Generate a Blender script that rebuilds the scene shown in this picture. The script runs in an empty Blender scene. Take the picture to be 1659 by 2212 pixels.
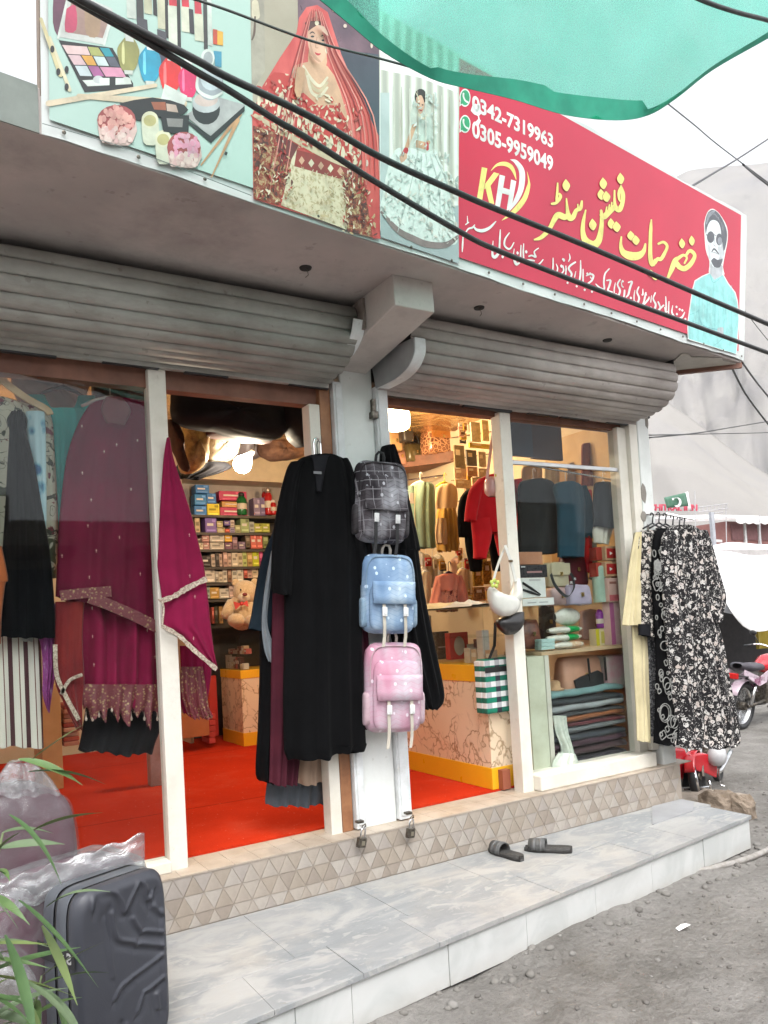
import bpy, math, random
from mathutils import Vector as V, Matrix, noise
PI = math.pi
rnd = random.Random(11)
SC = bpy.context.scene
COL = SC.collection

# ------------------------------------------------------------------ camera
CAM = V((-1.867, -3.2707, 1.0012))
YAW, PIT, ROL = .55, .0421, -.0579
FPX, PPX, PPY = 1662.6, 829.67, 1266.07          # in a 1659 x 2212 picture
fw = V((math.sin(YAW)*math.cos(PIT), math.cos(YAW)*math.cos(PIT), math.sin(PIT)))
rt0 = V((math.cos(YAW), -math.sin(YAW), 0)); up0 = rt0.cross(fw)
rt = rt0*math.cos(ROL)+up0*math.sin(ROL); up = up0*math.cos(ROL)-rt0*math.sin(ROL)
cd = bpy.data.cameras.new('camera'); cam = bpy.data.objects.new('camera', cd); COL.objects.link(cam)
cam.matrix_world = Matrix(((rt.x, up.x, -fw.x, CAM.x), (rt.y, up.y, -fw.y, CAM.y), (rt.z, up.z, -fw.z, CAM.z), (0, 0, 0, 1)))
cd.sensor_width = 36; cd.sensor_fit = 'AUTO'; cd.lens = 36*FPX/2212
cd.shift_x = -(PPX-829.5)/2212; cd.shift_y = (PPY-1106)/2212
cd.clip_start = .05; cd.clip_end = 6000
SC.camera = cam

# ------------------------------------------------------------------ light: overcast day
w = bpy.data.worlds.new('World'); SC.world = w; w.use_nodes = True
nt = w.node_tree; bg = nt.nodes['Background']
sky = nt.nodes.new('ShaderNodeTexSky'); sky.sky_type = 'NISHITA'; sky.sun_disc = False
SUN_EL, SUN_AZ = math.radians(58), math.radians(200)      # azimuth clockwise from +y
sky.sun_elevation = SUN_EL; sky.sun_rotation = SUN_AZ
sky.air_density = 1.0; sky.dust_density = 4.0; sky.ozone_density = 1.0
hs = nt.nodes.new('ShaderNodeHueSaturation'); hs.inputs['Saturation'].default_value = .12
nt.links.new(sky.outputs[0], hs.inputs['Color']); nt.links.new(hs.outputs[0], bg.inputs['Color'])
bg.inputs['Strength'].default_value = .15
sd = bpy.data.lights.new('sun', 'SUN'); sun = bpy.data.objects.new('sun', sd); COL.objects.link(sun)
sd.energy = .5; sd.angle = math.radians(24); sd.color = (1, .97, .93)
sdir = V((math.sin(SUN_AZ)*math.cos(SUN_EL), math.cos(SUN_AZ)*math.cos(SUN_EL), math.sin(SUN_EL)))
sun.rotation_euler = sdir.to_track_quat('Z', 'Y').to_euler(); sun.location = (0, -6, 8)
SC.view_settings.view_transform = 'Standard'; SC.view_settings.look = 'None'
SC.view_settings.gamma = 1; SC.view_settings.use_curve_mapping = False
SC.view_settings.exposure = 1.75

# ------------------------------------------------------------------ helpers
def ray(u, v): return rt*((u-PPX)/FPX)+up*(-(v-PPY)/FPX)+fw
def at(u, v, y=0.): d = ray(u, v); return CAM+d*((y-CAM.y)/d.y)
def atx(u, v, x): d = ray(u, v); return CAM+d*((x-CAM.x)/d.x)
def atz(u, v, z): d = ray(u, v); return CAM+d*((z-CAM.z)/d.z)
def dep(p): return (p-CAM).dot(fw)

WL = {}
def wl(o): return WL.get(o.name, V((0, 0, 0))) if o else V((0, 0, 0))
def tag(o, label=None, cat=None, group=None, kind=None):
    if label: o['label'] = label
    if cat: o['category'] = cat
    if group: o['group'] = group
    if kind: o['kind'] = kind
    return o
def thing(name, label, cat, loc, group=None, kind=None):
    o = bpy.data.objects.new(name, None); COL.objects.link(o); o.location = loc; o.empty_display_size = .05
    WL[o.name] = V(loc); return tag(o, label, cat, group, kind)

def crv(pts, n=6):
    """Catmull-Rom through tuples of any length"""
    out = []; P = [tuple(p) for p in pts]
    for i in range(len(P)-1):
        a, b, c, d = P[max(i-1, 0)], P[i], P[i+1], P[min(i+2, len(P)-1)]
        for k in range(n):
            t = k/n
            out.append(tuple(.5*(2*b[j]+(c[j]-a[j])*t+(2*a[j]-5*b[j]+4*c[j]-d[j])*t*t+(3*b[j]-a[j]-3*c[j]+d[j])*t**3) for j in range(len(b))))
    out.append(P[-1]); return out

class MB:
    def __init__(s): s.v = []; s.f = []; s.m = []; s.mi = 0
    def add(s, vs, fs):
        b = len(s.v); s.v += [V(p) for p in vs]
        for f in fs: s.f.append([b+i for i in f]); s.m.append(s.mi)
        return s
    def box(s, c, d, rz=0, mat=None):
        c = V(c); x, y, z = d[0]/2, d[1]/2, d[2]/2
        r = mat or Matrix.Rotation(rz, 3, 'Z')
        vs = [c+r@V((i*x, j*y, k*z)) for k in (-1, 1) for j in (-1, 1) for i in (-1, 1)]
        return s.add(vs, [(0, 2, 3, 1), (4, 5, 7, 6), (0, 1, 5, 4), (2, 6, 7, 3), (0, 4, 6, 2), (1, 3, 7, 5)])
    def bb(s, x0, x1, y0, y1, z0, z1): return s.box(((x0+x1)/2, (y0+y1)/2, (z0+z1)/2), (abs(x1-x0), abs(y1-y0), abs(z1-z0)))
    def poly(s, pts): return s.add(pts, [tuple(range(len(pts)))])
    def prism(s, pts, vec):
        n = len(pts); vec = V(vec); P = [V(p) for p in pts]
        return s.add(P+[p+vec for p in P], [tuple(range(n))[::-1], tuple(range(n, 2*n))]+[(i, (i+1) % n, n+(i+1) % n, n+i) for i in range(n)])
    def tube(s, pts, r, n=8, cap=True, flat=None):
        P = [V(p) for p in pts]; m = len(P); rs = r if isinstance(r, (list, tuple)) else [r]*m
        vs = []; T0 = None; N = None
        for i, p in enumerate(P):
            t = (P[min(i+1, m-1)]-P[max(i-1, 0)]).normalized()
            if N is None: N = t.orthogonal().normalized()
            else:
                N = (N-t*N.dot(t)); N = N.normalized() if N.length > 1e-6 else t.orthogonal().normalized()
            Bn = t.cross(N)
            for k in range(n):
                a = 2*PI*k/n; vs.append(p+(N*math.cos(a)+Bn*math.sin(a))*rs[i])
        fs = [(i*n+k, i*n+(k+1) % n, (i+1)*n+(k+1) % n, (i+1)*n+k) for i in range(m-1) for k in range(n)]
        if cap: fs += [tuple(range(n))[::-1], tuple((m-1)*n+k for k in range(n))]
        return s.add(vs, fs)
    def ribbon(s, pts, wv, th=.002):
        """strip of full width vector wv (or list) along pts with thickness"""
        P = [V(p) for p in pts]; m = len(P); W = wv if isinstance(wv, list) else [V(wv)]*m
        vs = []
        for i, p in enumerate(P):
            t = (P[min(i+1, m-1)]-P[max(i-1, 0)]).normalized(); nn = t.cross(W[i]).normalized()*th/2; h = W[i]/2
            vs += [p-h-nn, p+h-nn, p+h+nn, p-h+nn]
        fs = [(i*4+k, i*4+(k+1) % 4, i*4+4+(k+1) % 4, i*4+4+k) for i in range(m-1) for k in range(4)]+[(3, 2, 1, 0), tuple((m-1)*4+k for k in range(4))]
        return s.add(vs, fs)
    def lathe(s, prof, c, n=16, sx=1, sy=1, rot=None):
        c = V(c); r3 = rot or Matrix.Identity(3)
        vs = [c+r3@V((r*math.cos(2*PI*k/n)*sx, r*math.sin(2*PI*k/n)*sy, z)) for r, z in prof for k in range(n)]; m = len(prof)
        fs = [(i*n+k, i*n+(k+1) % n, (i+1)*n+(k+1) % n, (i+1)*n+k) for i in range(m-1) for k in range(n)]
        return s.add(vs, fs+[tuple(range(n))[::-1], tuple((m-1)*n+k for k in range(n))])
    def ell(s, c, r, n=14, m=9, rot=None, pw=1):
        c = V(c); r3 = rot or Matrix.Identity(3); vs = []
        for i in range(1, m):
            a = PI*i/m
            for k in range(n):
                b = 2*PI*k/n; q = V((math.sin(a)*math.cos(b), math.sin(a)*math.sin(b), math.cos(a)))
                if pw != 1: q = V([math.copysign(abs(x)**pw, x) for x in q])
                vs.append(c+r3@V((q.x*r[0], q.y*r[1], q.z*r[2])))
        vs += [c+r3@V((0, 0, r[2])), c-r3@V((0, 0, r[2]))]; t = len(vs)-2
        fs = [(i*n+k, (i+1)*n+k, (i+1)*n+(k+1) % n, i*n+(k+1) % n) for i in range(m-2) for k in range(n)]
        fs += [(t, k, (k+1) % n) for k in range(n)]+[(t+1, (m-2)*n+(k+1) % n, (m-2)*n+k) for k in range(n)]
        return s.add(vs, fs)
    def grid(s, G, closed=False):
        m, n = len(G), len(G[0]); vs = [p for r in G for p in r]
        return s.add(vs, [(i*n+k, i*n+(k+1) % n, (i+1)*n+(k+1) % n, (i+1)*n+k) for i in range(m-1) for k in range(n if closed else n-1)])
    def build(s, name, mats, parent=None, smooth=False, kind=None, bevel=0, label=None, cat=None, group=None, solid=0, sub=0):
        o0 = wl(parent)
        c = o0
        if parent is None and s.v:
            lo = [min(p[i] for p in s.v) for i in range(3)]; hi = [max(p[i] for p in s.v) for i in range(3)]
            c = V(((lo[0]+hi[0])/2, (lo[1]+hi[1])/2, lo[2]))
        me = bpy.data.meshes.new(name); me.from_pydata([tuple(p-c) for p in s.v], [], s.f)
        for mm in (mats if isinstance(mats, (list, tuple)) else [mats]): me.materials.append(mm)
        me.polygons.foreach_set('material_index', s.m)
        if smooth: me.polygons.foreach_set('use_smooth', [True]*len(s.f))
        me.update(); o = bpy.data.objects.new(name, me); COL.objects.link(o)
        if parent: o.parent = parent
        else: o.location = c
        WL[o.name] = c
        if bevel:
            b = o.modifiers.new('bevel', 'BEVEL'); b.width = bevel; b.segments = 2; b.limit_method = 'ANGLE'
        if solid:
            b = o.modifiers.new('solid', 'SOLIDIFY'); b.thickness = solid; b.offset = 0
        if sub:
            b = o.modifiers.new('sub', 'SUBSURF'); b.levels = sub; b.render_levels = sub
        return tag(o, label, cat, group, kind)

def dup(root, loc, label=None, group=None, rotz=None, cat=None):
    r = root.copy(); COL.objects.link(r); r.location = loc; WL[r.name] = V(loc)
    if rotz is not None: r.rotation_euler = (0, 0, rotz)
    if label: r['label'] = label
    if group: r['group'] = group
    for ch in list(root.children):
        c = ch.copy(); COL.objects.link(c); c.parent = r
        for g in ch.children:
            d = g.copy(); COL.objects.link(d); d.parent = c
    return r

# ------------------------------------------------------------------ materials
MC = {}
class NT:
    def __init__(s, name):
        s.m = bpy.data.materials.new(name); s.m.use_nodes = True; s.t = s.m.node_tree; s.p = s.t.nodes['Principled BSDF']; s.out = s.t.nodes['Material Output']
        s._c = None
    def n(s, typ, ins=None, **kw):
        nd = s.t.nodes.new('ShaderNode'+typ)
        for k, v in kw.items(): setattr(nd, k, v)
        for k, v in (ins or {}).items():
            if isinstance(v, bpy.types.NodeSocket): s.t.links.new(v, nd.inputs[k])
            else: nd.inputs[k].default_value = v
        return nd
    def co(s, kind='Object'):
        if s._c is None: s._c = s.n('TexCoord')
        return s._c.outputs[kind]
    def map(s, scale=(1, 1, 1), rot=(0, 0, 0), loc=(0, 0, 0), kind='Object', vec=None):
        return s.n('Mapping', {'Vector': vec or s.co(kind), 'Scale': scale, 'Rotation': rot, 'Location': loc}).outputs[0]
    def noise(s, sc=5, det=4, rough=.5, vec=None, dist=0): return s.n('TexNoise', {'Vector': vec or s.co(), 'Scale': sc, 'Detail': det, 'Roughness': rough, 'Distortion': dist}).outputs[0]
    def vor(s, sc=5, vec=None, feat='F1', out='Distance', rnd_=1): return s.n('TexVoronoi', {'Vector': vec or s.co(), 'Scale': sc, 'Randomness': rnd_}, feature=feat).outputs[out]
    def ramp(s, fac, stops, interp='LINEAR'):
        r = s.n('ValToRGB', {'Fac': fac}); r.color_ramp.interpolation = interp; e = r.color_ramp.elements
        while len(e) < len(stops): e.new(.5)
        for q, (p, c) in zip(e, stops): q.position = p; q.color = tuple(c)+(1,) if len(c) == 3 else c
        return r.outputs[0]
    def mix(s, fac, a, b, typ='MIX'):
        q = s.n('MixRGB', blend_type=typ)
        for k, v in (('Fac', fac), ('Color1', a), ('Color2', b)):
            if isinstance(v, bpy.types.NodeSocket): s.t.links.new(v, q.inputs[k])
            else: q.inputs[k].default_value = v if k == 'Fac' else tuple(v)+(1,)
        return q.outputs[0]
    def math(s, op, a, b=0., c=0.):
        q = s.n('Math', operation=op)
        for i, v in enumerate((a, b, c)):
            if isinstance(v, bpy.types.NodeSocket): s.t.links.new(v, q.inputs[i])
            else: q.inputs[i].default_value = v
        return q.outputs[0]
    def xyz(s, vec=None): return s.n('SeparateXYZ', {'Vector': vec or s.co()}).outputs
    def bump(s, h, st=.3, d=.01):
        b = s.n('Bump', {'Height': h, 'Strength': st, 'Distance': d}); s.t.links.new(b.outputs[0], s.p.inputs['Normal'])
    def set(s, **kw):
        names = {'col': 'Base Color', 'rough': 'Roughness', 'metal': 'Metallic', 'spec': 'Specular IOR Level', 'coat': 'Coat Weight', 'sheen': 'Sheen Weight', 'emit': 'Emission Color', 'es': 'Emission Strength', 'trans': 'Transmission Weight', 'alpha': 'Alpha', 'sss': 'Subsurface Weight'}
        for k, v in kw.items():
            q = s.p.inputs[names[k]]
            if isinstance(v, bpy.types.NodeSocket): s.t.links.new(v, q)
            elif isinstance(v, (tuple, list)): q.default_value = tuple(v)+(1,) if len(v) == 3 else v
            else: q.default_value = v
        return s

def M(name, col, rough=.6, metal=0., c2=None, sc=6, lo=.38, hi=.62, bump=0, bs=60, spec=.5, coat=0, det=5, sheen=0, bd=.004, dirt=0, dcol=(.10, .08, .06), dsc=2.2, dmap=(1, 1, 1)):
    """plain procedural surface: colour with blotchy variation, fine relief"""
    if name in MC: return MC[name]
    t = NT(name)
    c2 = c2 or tuple(x*.82 for x in col)
    cc = t.ramp(t.noise(sc, det, .6), [(lo, c2), (hi, col)])
    if dirt: cc = t.mix(t.math('MULTIPLY', t.ramp(t.noise(dsc, 9, .74, t.map(dmap)), [(.50, (0,)*3), (.68, (1,)*3)]), dirt), cc, dcol); cc = t.mix(t.math('MULTIPLY', t.ramp(t.noise(dsc*9, 4, .6), [(.66, (0,)*3), (.70, (1,)*3)]), dirt*.8), cc, dcol)
    t.set(col=cc, metal=metal, spec=spec, coat=coat, sheen=sheen)
    t.set(rough=t.ramp(t.noise(sc*2.3, 3), [(.3, (max(rough-.08, .02),)*3), (.7, (min(rough+.08, 1),)*3)]))
    if bump: t.bump(t.noise(bs, 4, .6), bump, bd)
    MC[name] = t.m; return t.m
def mfun(name):
    def deco(f):
        t = NT(name); r = f(t); MC[name] = t.m; return t.m
    return deco
def flat(col, rough=.5, key=None, spec=.3):
    k = key or 'ink_%d_%d_%d_%d' % (round(col[0]*99), round(col[1]*99), round(col[2]*99), round(rough*10))
    return M(k, col, rough, c2=tuple(x*.93 for x in col), sc=30, spec=spec)
def fabric(name, col, c2=None, rough=.85, weave=900, bump=.25, sheen=.15):
    if name in MC: return MC[name]
    t = NT(name); c2 = c2 or tuple(x*.78 for x in col)
    a = t.ramp(t.noise(7, 4), [(.35, c2), (.65, col)])
    t.set(col=t.mix(.05, a, t.noise(weave, 1), 'OVERLAY'), rough=rough, sheen=sheen, spec=(.12 if max(col) > .03 else .05)); t.bump(t.noise(weave, 2), bump*.12, .0005)
    MC[name] = t.m; return t.m

# garments: rows of (v, u_left, u_right) or (v_left, u_left, v_right, u_right) in picture px on the plane y
def cloth(b, rows, y=0., th=.03, n=30, folds=5, amp=.012, seed=0, hem=.012, up=5, open_=False, back=.7, wr=.004, flare=.25):
    r4 = [(r if len(r) == 4 else (r[0], r[1], r[0], r[2])) for r in rows]
    y0, y1 = y if isinstance(y, tuple) else (y, y)
    rr = crv(r4, up); m = len(rr); rg = random.Random(seed); G = []
    ph = [rg.uniform(0, 6.28) for _ in range(4)]; fr = [folds, folds*1.73, folds*.43]
    ths = th if isinstance(th, (tuple, list)) else (th, th)
    for i, r in enumerate(rr):
        s = i/(m-1); yy = y0+(y1-y0)*s; L, Rr = at(r[1], r[0], yy), at(r[3], r[2], yy); tk = ths[0]+(ths[1]-ths[0])*s
        row = []; a = amp*(flare+(1-flare)*s**1.2)
        def pt(t, side):
            P = L+(Rr-L)*t; w = max(0, math.sin(PI*t))**.5
            fo = sum(k*math.sin(6.283*f*t+p+1.1*math.sin(2.2*s+p)) for k, f, p in zip((1, .3, .75), fr, ph))
            nz = noise.noise(V((P.x*9+seed, P.z*5, side)))*wr*(1 if s > .03 else 0)
            q = V(P)
            q.y += side*tk*w*(1 if side < 0 else back)+(fo*a+nz)*(.35+.65*w)*(1 if side < 0 else .6)
            q.z += hem*fo*.20*s**6+.018*noise.noise(V((P.x*7, seed+side*.3, 1)))*s**8
            return q
        for k in range(n+1): row.append(pt(k/n, -1))
        if not open_:
            for k in range(n-1, 0, -2): row.append(pt(k/n, 1))
        G.append(row)
    return b.grid(G, closed=not open_)
def hook(b, p, h=.07, r=.0022, w=.02):
    """hanger hook rising from p"""
    p = V(p); pts = [p+V((0, 0, z)) for z in (0, h*.3, h*.55)]
    pts += [p+V((w*(math.cos(a)+1)*.5*1-0, 0, h*.62+w*.9*math.sin(a)+.0)) for a in [PI*(1-k/6) for k in range(7)]]
    return b.tube(pts, r, 6)
# ------------------------------------------------------------------ materials of the setting
@mfun('gravel')
def _(t):
    a = t.noise(1.1, 6, .65); b = t.noise(38, 6, .7); c = t.vor(60)
    col = t.ramp(a, [(.35, (.158, .150, .138)), (.5, (.205, .197, .185)), (.68, (.262, .253, .24))])
    col = t.mix(.45, col, t.ramp(b, [(.3, (.30, .28, .26)), (.5, (.5, .49, .48)), (.72, (.72, .70, .67))]), 'OVERLAY')
    col = t.mix(t.ramp(c, [(.05, (.5,)*3), (.16, (0,)*3)]), col, (.27, .26, .25))
    t.set(col=t.mix(t.ramp(t.noise(4.5, 6, .7), [(.5, (0,)*3), (.62, (.55,)*3)]), col, (.27, .257, .24)), rough=.95, spec=.05); t.bump(t.math('ADD', b, t.math('MULTIPLY', t.noise(11, 6, .7), 2.0)), .8, .025)
@mfun('marble')
def _(t):
    v = t.map((1, 1.9, 1), (0, 0, .25))
    n1 = t.noise(2.2, 7, .58, v, 1.4); n2 = t.noise(6, 8, .62, v, 2.2); n3 = t.noise(1.0, 3, .5, v)
    col = t.ramp(n1, [(.36, (.235, .248, .253)), (.5, (.27, .28, .284)), (.56, (.32, .322, .318)), (.62, (.37, .366, .355))])
    col = t.mix(t.ramp(n2, [(.52, (0,)*3), (.60, (.75,)*3)]), col, (.39, .385, .372))
    col = t.mix(t.ramp(n3, [(.45, (0,)*3), (.7, (.5,)*3)]), col, (.29, .282, .272))
    du = t.ramp(t.noise(3.1, 7, .72), [(.5, (0,)*3), (.68, (.55,)*3)]); col = t.mix(du, col, (.40, .37, .33)); sp = t.ramp(t.noise(38, 3, .6), [(.66, (0,)*3), (.72, (.5,)*3)]); col = t.mix(sp, col, (.26, .24, .215))
    t.set(col=col, rough=t.ramp(n2, [(.3, (.45,)*3), (.7, (.65,)*3)]), spec=.3); t.bump(t.noise(90, 3), .05, .002)
@mfun('riser_white')
def _(t):
    n = t.noise(3, 6, .6, dist=1.2); z = t.xyz(t.co('Object'))
    col = t.ramp(n, [(.38, (.46, .475, .465)), (.55, (.54, .55, .54)), (.8, (.59, .59, .58))])
    drt = t.math('MULTIPLY', t.ramp(z['Z'], [(0, (1,)*3), (.07, (0,)*3)]), t.noise(14, 5))
    col = t.mix(t.math('MULTIPLY', drt, .9), col, (.38, .35, .31)); st = t.ramp(t.noise(1.6, 6, .7), [(.58, (0,)*3), (.66, (.4,)*3)])
    t.set(col=t.mix(st, col, (.46, .46, .45)), rough=.35)
TILE = [M('tile_beige_%d' % i, c, .45, c2=tuple(x*.86 for x in c), sc=16, bump=.08, bs=120) for i, c in enumerate([(.36, .31, .262), (.325, .275, .225), (.385, .345, .305), (.34, .30, .268), (.29, .245, .205), (.37, .325, .28)])]
GROUT = M('grout', (.36, .31, .26), .9)
STILE = M('sill_tile', (.47, .40, .33), .5, c2=(.36, .29, .225), sc=5, bump=.05)
SLAT = M('shutter_grey', (.50, .455, .425), .55, c2=(.34, .305, .285), sc=2.6, bump=.12, bs=40, spec=.3, dirt=.55, dcol=(.17, .135, .11), dmap=(.5, 2, 2))
SLATL = M('shutter_dusty_green', (.43, .43, .40), .6, c2=(.28, .275, .25), sc=2.6, bump=.12, bs=40, spec=.3, dirt=.5, dcol=(.16, .14, .115), dmap=(.5, 2, 2))
CREAM = M('cream_paint', (.78, .745, .67), .5, c2=(.64, .60, .52), sc=4, bump=.1, bs=30, spec=.3, dirt=.34, dcol=(.30, .25, .19), dsc=4)
PWHITE = M('pillar_paint', (.80, .82, .80), .6, c2=(.66, .675, .65), sc=3, bump=.12, bs=25, dirt=.30, dcol=(.36, .33, .28), dsc=3)
GWHITE = M('guide_paint', (.74, .76, .77), .5, c2=(.58, .59, .59), sc=6, bump=.08, dirt=.3, dcol=(.33, .29, .25), dsc=5)
CONC = M('soffit_plaster', (.53, .475, .45), .95, c2=(.37, .335, .32), sc=1.7, lo=.3, hi=.7, bump=.35, bs=18, det=8, spec=.1, dirt=.45, dcol=(.20, .175, .165), dsc=1.6)
FASC = M('fascia_green_grey', (.20, .225, .205), .9, c2=(.15, .17, .155), sc=5, bump=.2)
WOOD = M('brown_wood', (.36, .165, .075), .55, c2=(.24, .10, .045), sc=9, bump=.15)
DWOOD = M('lintel_wood', (.22, .095, .06), .6, c2=(.15, .062, .04), sc=7, bump=.1)
@mfun('carpet_red')
def _(t):
    n = t.noise(2.2, 6, .65); f = t.noise(160, 3, .7); l = t.noise(70, 2, .5); x = t.xyz(); sm = t.math('LESS_THAN', t.math('ABSOLUTE', t.math('SUBTRACT', t.math('FRACT', t.math('MULTIPLY', t.math('ADD', x['Y'], t.math('MULTIPLY', x['X'], .06)), .55)), .5)), .0025)
    c = t.ramp(n, [(.35, (.40, .022, .005)), (.65, (.50, .030, .007))]); c = t.mix(.22, c, t.ramp(f, [(.3, (.25, .012, .003)), (.7, (.62, .05, .02))])); c = t.mix(t.math('MULTIPLY', t.ramp(t.noise(1.3, 7, .7), [(.52, (0,)*3), (.66, (.30,)*3)]), 1.), c, (.52, .10, .055)); c = t.mix(sm, c, (.14, .008, .003)); c = t.mix(t.ramp(l, [(.735, (0,)*3), (.75, (.6,)*3)]), c, (.55, .35, .28))
    t.set(col=c, rough=1, spec=.05); t.bump(f, .4, .004)
CARPET = MC['carpet_red']
WALLC = M('inner_wall_cream', (.62, .52, .38), .8, c2=(.55, .45, .32), sc=2)
DARK = M('dark_void', (.035, .032, .03), .8)
BLK = M('black_plastic', (.018, .018, .02), .45)
STEEL = M('chrome', (.75, .75, .76), .18, 1.0, c2=(.6, .6, .6), sc=20)
DSTEEL = M('worn_steel', (.22, .20, .17), .42, 1.0, c2=(.10, .085, .07), sc=40, bump=.2)
WHITE = M('white_paint', (.78, .78, .77), .5)
@mfun('glass')
def _(t):
    tr = t.n('BsdfTransparent', {'Color': (.93, .95, .94, 1)}); g = t.n('BsdfGlossy', {'Roughness': .015, 'Color': (.9, .93, .95, 1)})
    f = t.n('LayerWeight', {'Blend': .18}).outputs['Fresnel']
    mx = t.n('MixShader', {0: t.math('ADD', t.math('MULTIPLY', f, .17), .010)}); t.t.links.new(tr.outputs[0], mx.inputs[1]); t.t.links.new(g.outputs[0], mx.inputs[2])
    t.t.links.new(mx.outputs[0], t.out.inputs[0])
def plastic_wrap(name, tint, a):
    t = NT(name)
    tr = t.n('BsdfTransparent', {'Color': tint+(1,)}); g = t.n('BsdfGlossy', {'Roughness': .12, 'Color': (1, 1, 1, 1)}); d = t.n('BsdfDiffuse', {'Color': (.42, .43, .44, 1)})
    nz = t.ramp(t.noise(9, 6, .7, dist=1.5), [(.35, (a*.45,)*3), (.7, (min(a*1.7, 1),)*3)])
    b = t.n('Bump', {'Height': t.noise(16, 5, .65, dist=2), 'Strength': .4, 'Distance': .02}); t.t.links.new(b.outputs[0], g.inputs['Normal'])
    m1 = t.n('MixShader', {0: .36}); t.t.links.new(d.outputs[0], m1.inputs[1]); t.t.links.new(g.outputs[0], m1.inputs[2])
    m2 = t.n('MixShader', {0: nz}); t.t.links.new(tr.outputs[0], m2.inputs[1]); t.t.links.new(m1.outputs[0], m2.inputs[2]); t.t.links.new(m2.outputs[0], t.out.inputs[0])
    MC[name] = t.m; return t.m
WRAP = plastic_wrap('clear_plastic', (.9, .92, .93), .10); WRAPM = plastic_wrap('milky_plastic', (.86, .88, .88), .32)
@mfun('counter_laminate')
def _(t):
    v = t.map((1, 1, .8), (.3, .5, .2)); w_ = t.noise(5, 5, .6); d2 = t.vor(3.2, t.n('VectorMath', {0: v, 1: t.n('TexNoise', {'Vector': v, 'Scale': 3.5, 'Detail': 5}).outputs[1]}, operation='ADD').outputs[0], 'DISTANCE_TO_EDGE')
    d3 = t.vor(5.5, t.n('VectorMath', {0: t.map((1, 1.6, 1), (.9, .2, .6), (3, 1, 2)), 1: t.n('TexNoise', {'Vector': v, 'Scale': 2.5, 'Detail': 5}).outputs[1]}, operation='ADD').outputs[0], 'DISTANCE_TO_EDGE')
    f2 = t.math('MULTIPLY', t.ramp(d3, [(.0, (.8,)*3), (.05, (0,)*3)]), t.ramp(t.noise(6, 4), [(.42, (0,)*3), (.55, (1,)*3)])); f = t.math('MULTIPLY', t.ramp(d2, [(.0, (1,)*3), (.035, (0,)*3)]), t.ramp(w_, [(.36, (0,)*3), (.5, (1,)*3)]))
    base = t.ramp(t.noise(2.5, 3), [(.3, (.70, .54, .38)), (.7, (.76, .62, .47))])
    t.set(col=t.mix(t.math('MAXIMUM', f, f2), base, (.24, .13, .05)), rough=.35)
YEL = M('yellow_band', (.80, .42, .015), .35, c2=(.74, .37, .012), sc=3)
@mfun('gold_foil')
def _(t):
    n = t.noise(5, 5, .6, dist=1.2)
    t.set(col=t.ramp(n, [(.3, (.45, .27, .11)), (.6, (.72, .50, .24))]), rough=.22, metal=.75); t.bump(t.noise(3.2, 4, .6, dist=1.5), .7, .08)

# ------------------------------------------------------------------ ground, mountains
b = MB(); xs = []; ys = []
def span(a, bb, n): return [a+(bb-a)*i/n for i in range(n)]
xs = [-380, -150, -60, -25, -10, -6]+span(-2.2, 4.2, 230)+span(4.2, 5, 10)+span(5, 14, 36)+span(14, 60, 14)+[60, 120, 250, 450, 700]
ys = [-380, -150, -60, -25, -12, -7]+span(-4.2, -2.6, 12)+span(-2.6, -.5, 90)+span(-.5, 1.5, 40)+span(1.5, 9, 30)+span(9, 40, 14)+[40, 90, 250, 450, 700]
def gz(x, y):
    d = math.hypot(x-1, y+1); k = 1/(1+(d/12)**2)
    z = -.398+(noise.noise(V((x*.7, y*.7, 3)))*.022+noise.noise(V((x*2.6, y*2.6, 9)))*.012+noise.noise(V((x*9, y*9, 1)))*.008+abs(noise.noise(V((x*1.4+y*.3, y*4.2-x*.5, 5))))*.03+noise.noise(V((x*21, y*21, 7)))*.005)*k
    return z-.02*max(0, min(1, (x-2.6)/3))
for yy in ys: pass
G = [[V((x, yy, gz(x, yy))) for x in xs] for yy in ys]
b.grid(G); b.build('ground', MC['gravel'], smooth=True, kind='structure')
# loose stones: nobody could count them
b = MB()
PB = []
for s_ in range(6):
    q = MB(); q.ell((0, 0, 0), (1, .8, .55), 7, 5); PB.append(([p*(1+.35*noise.noise(p*1.7+V((s_*5, 0, 0)))) for p in q.v], q.f))
rg = random.Random(5)
for i in range(5600):
    if i < 4700: x, y = rg.uniform(-1.6, 4.5), rg.uniform(-2.6, .6)
    else: x, y = rg.uniform(2.3, 12), rg.uniform(-2, 7)
    fy = -.932+.11136*(x+1.064)
    if x < 2.14 and y > fy-.01: continue
    near = (x < 2.2 and fy-y < .16)
    r = rg.choice([.003, .003, .004, .004, .005, .006, .008, .011]) * (rg.uniform(.7, 1.5))
    if near and rg.random() < .5: r = rg.uniform(.007, .026)
    vs, fs = PB[i % 6]; a = rg.uniform(0, 6.28); ca, sa = math.cos(a), math.sin(a)
    b.mi = rg.choice((0, 0, 1, 2)); z = gz(x, y)+r*.12
    b.add([V((x+(p.x*ca-p.y*sa)*r, y+(p.x*sa+p.y*ca)*r, z+p.z*r)) for p in vs], fs)
b.build('pebbles', [M('pebble_grey', (.19, .18, .165), .95, spec=.1), M('pebble_pale', (.235, .225, .21), .95, spec=.1), M('pebble_dark', (.15, .14, .13), .95, spec=.1)], kind='stuff', smooth=True)

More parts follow.
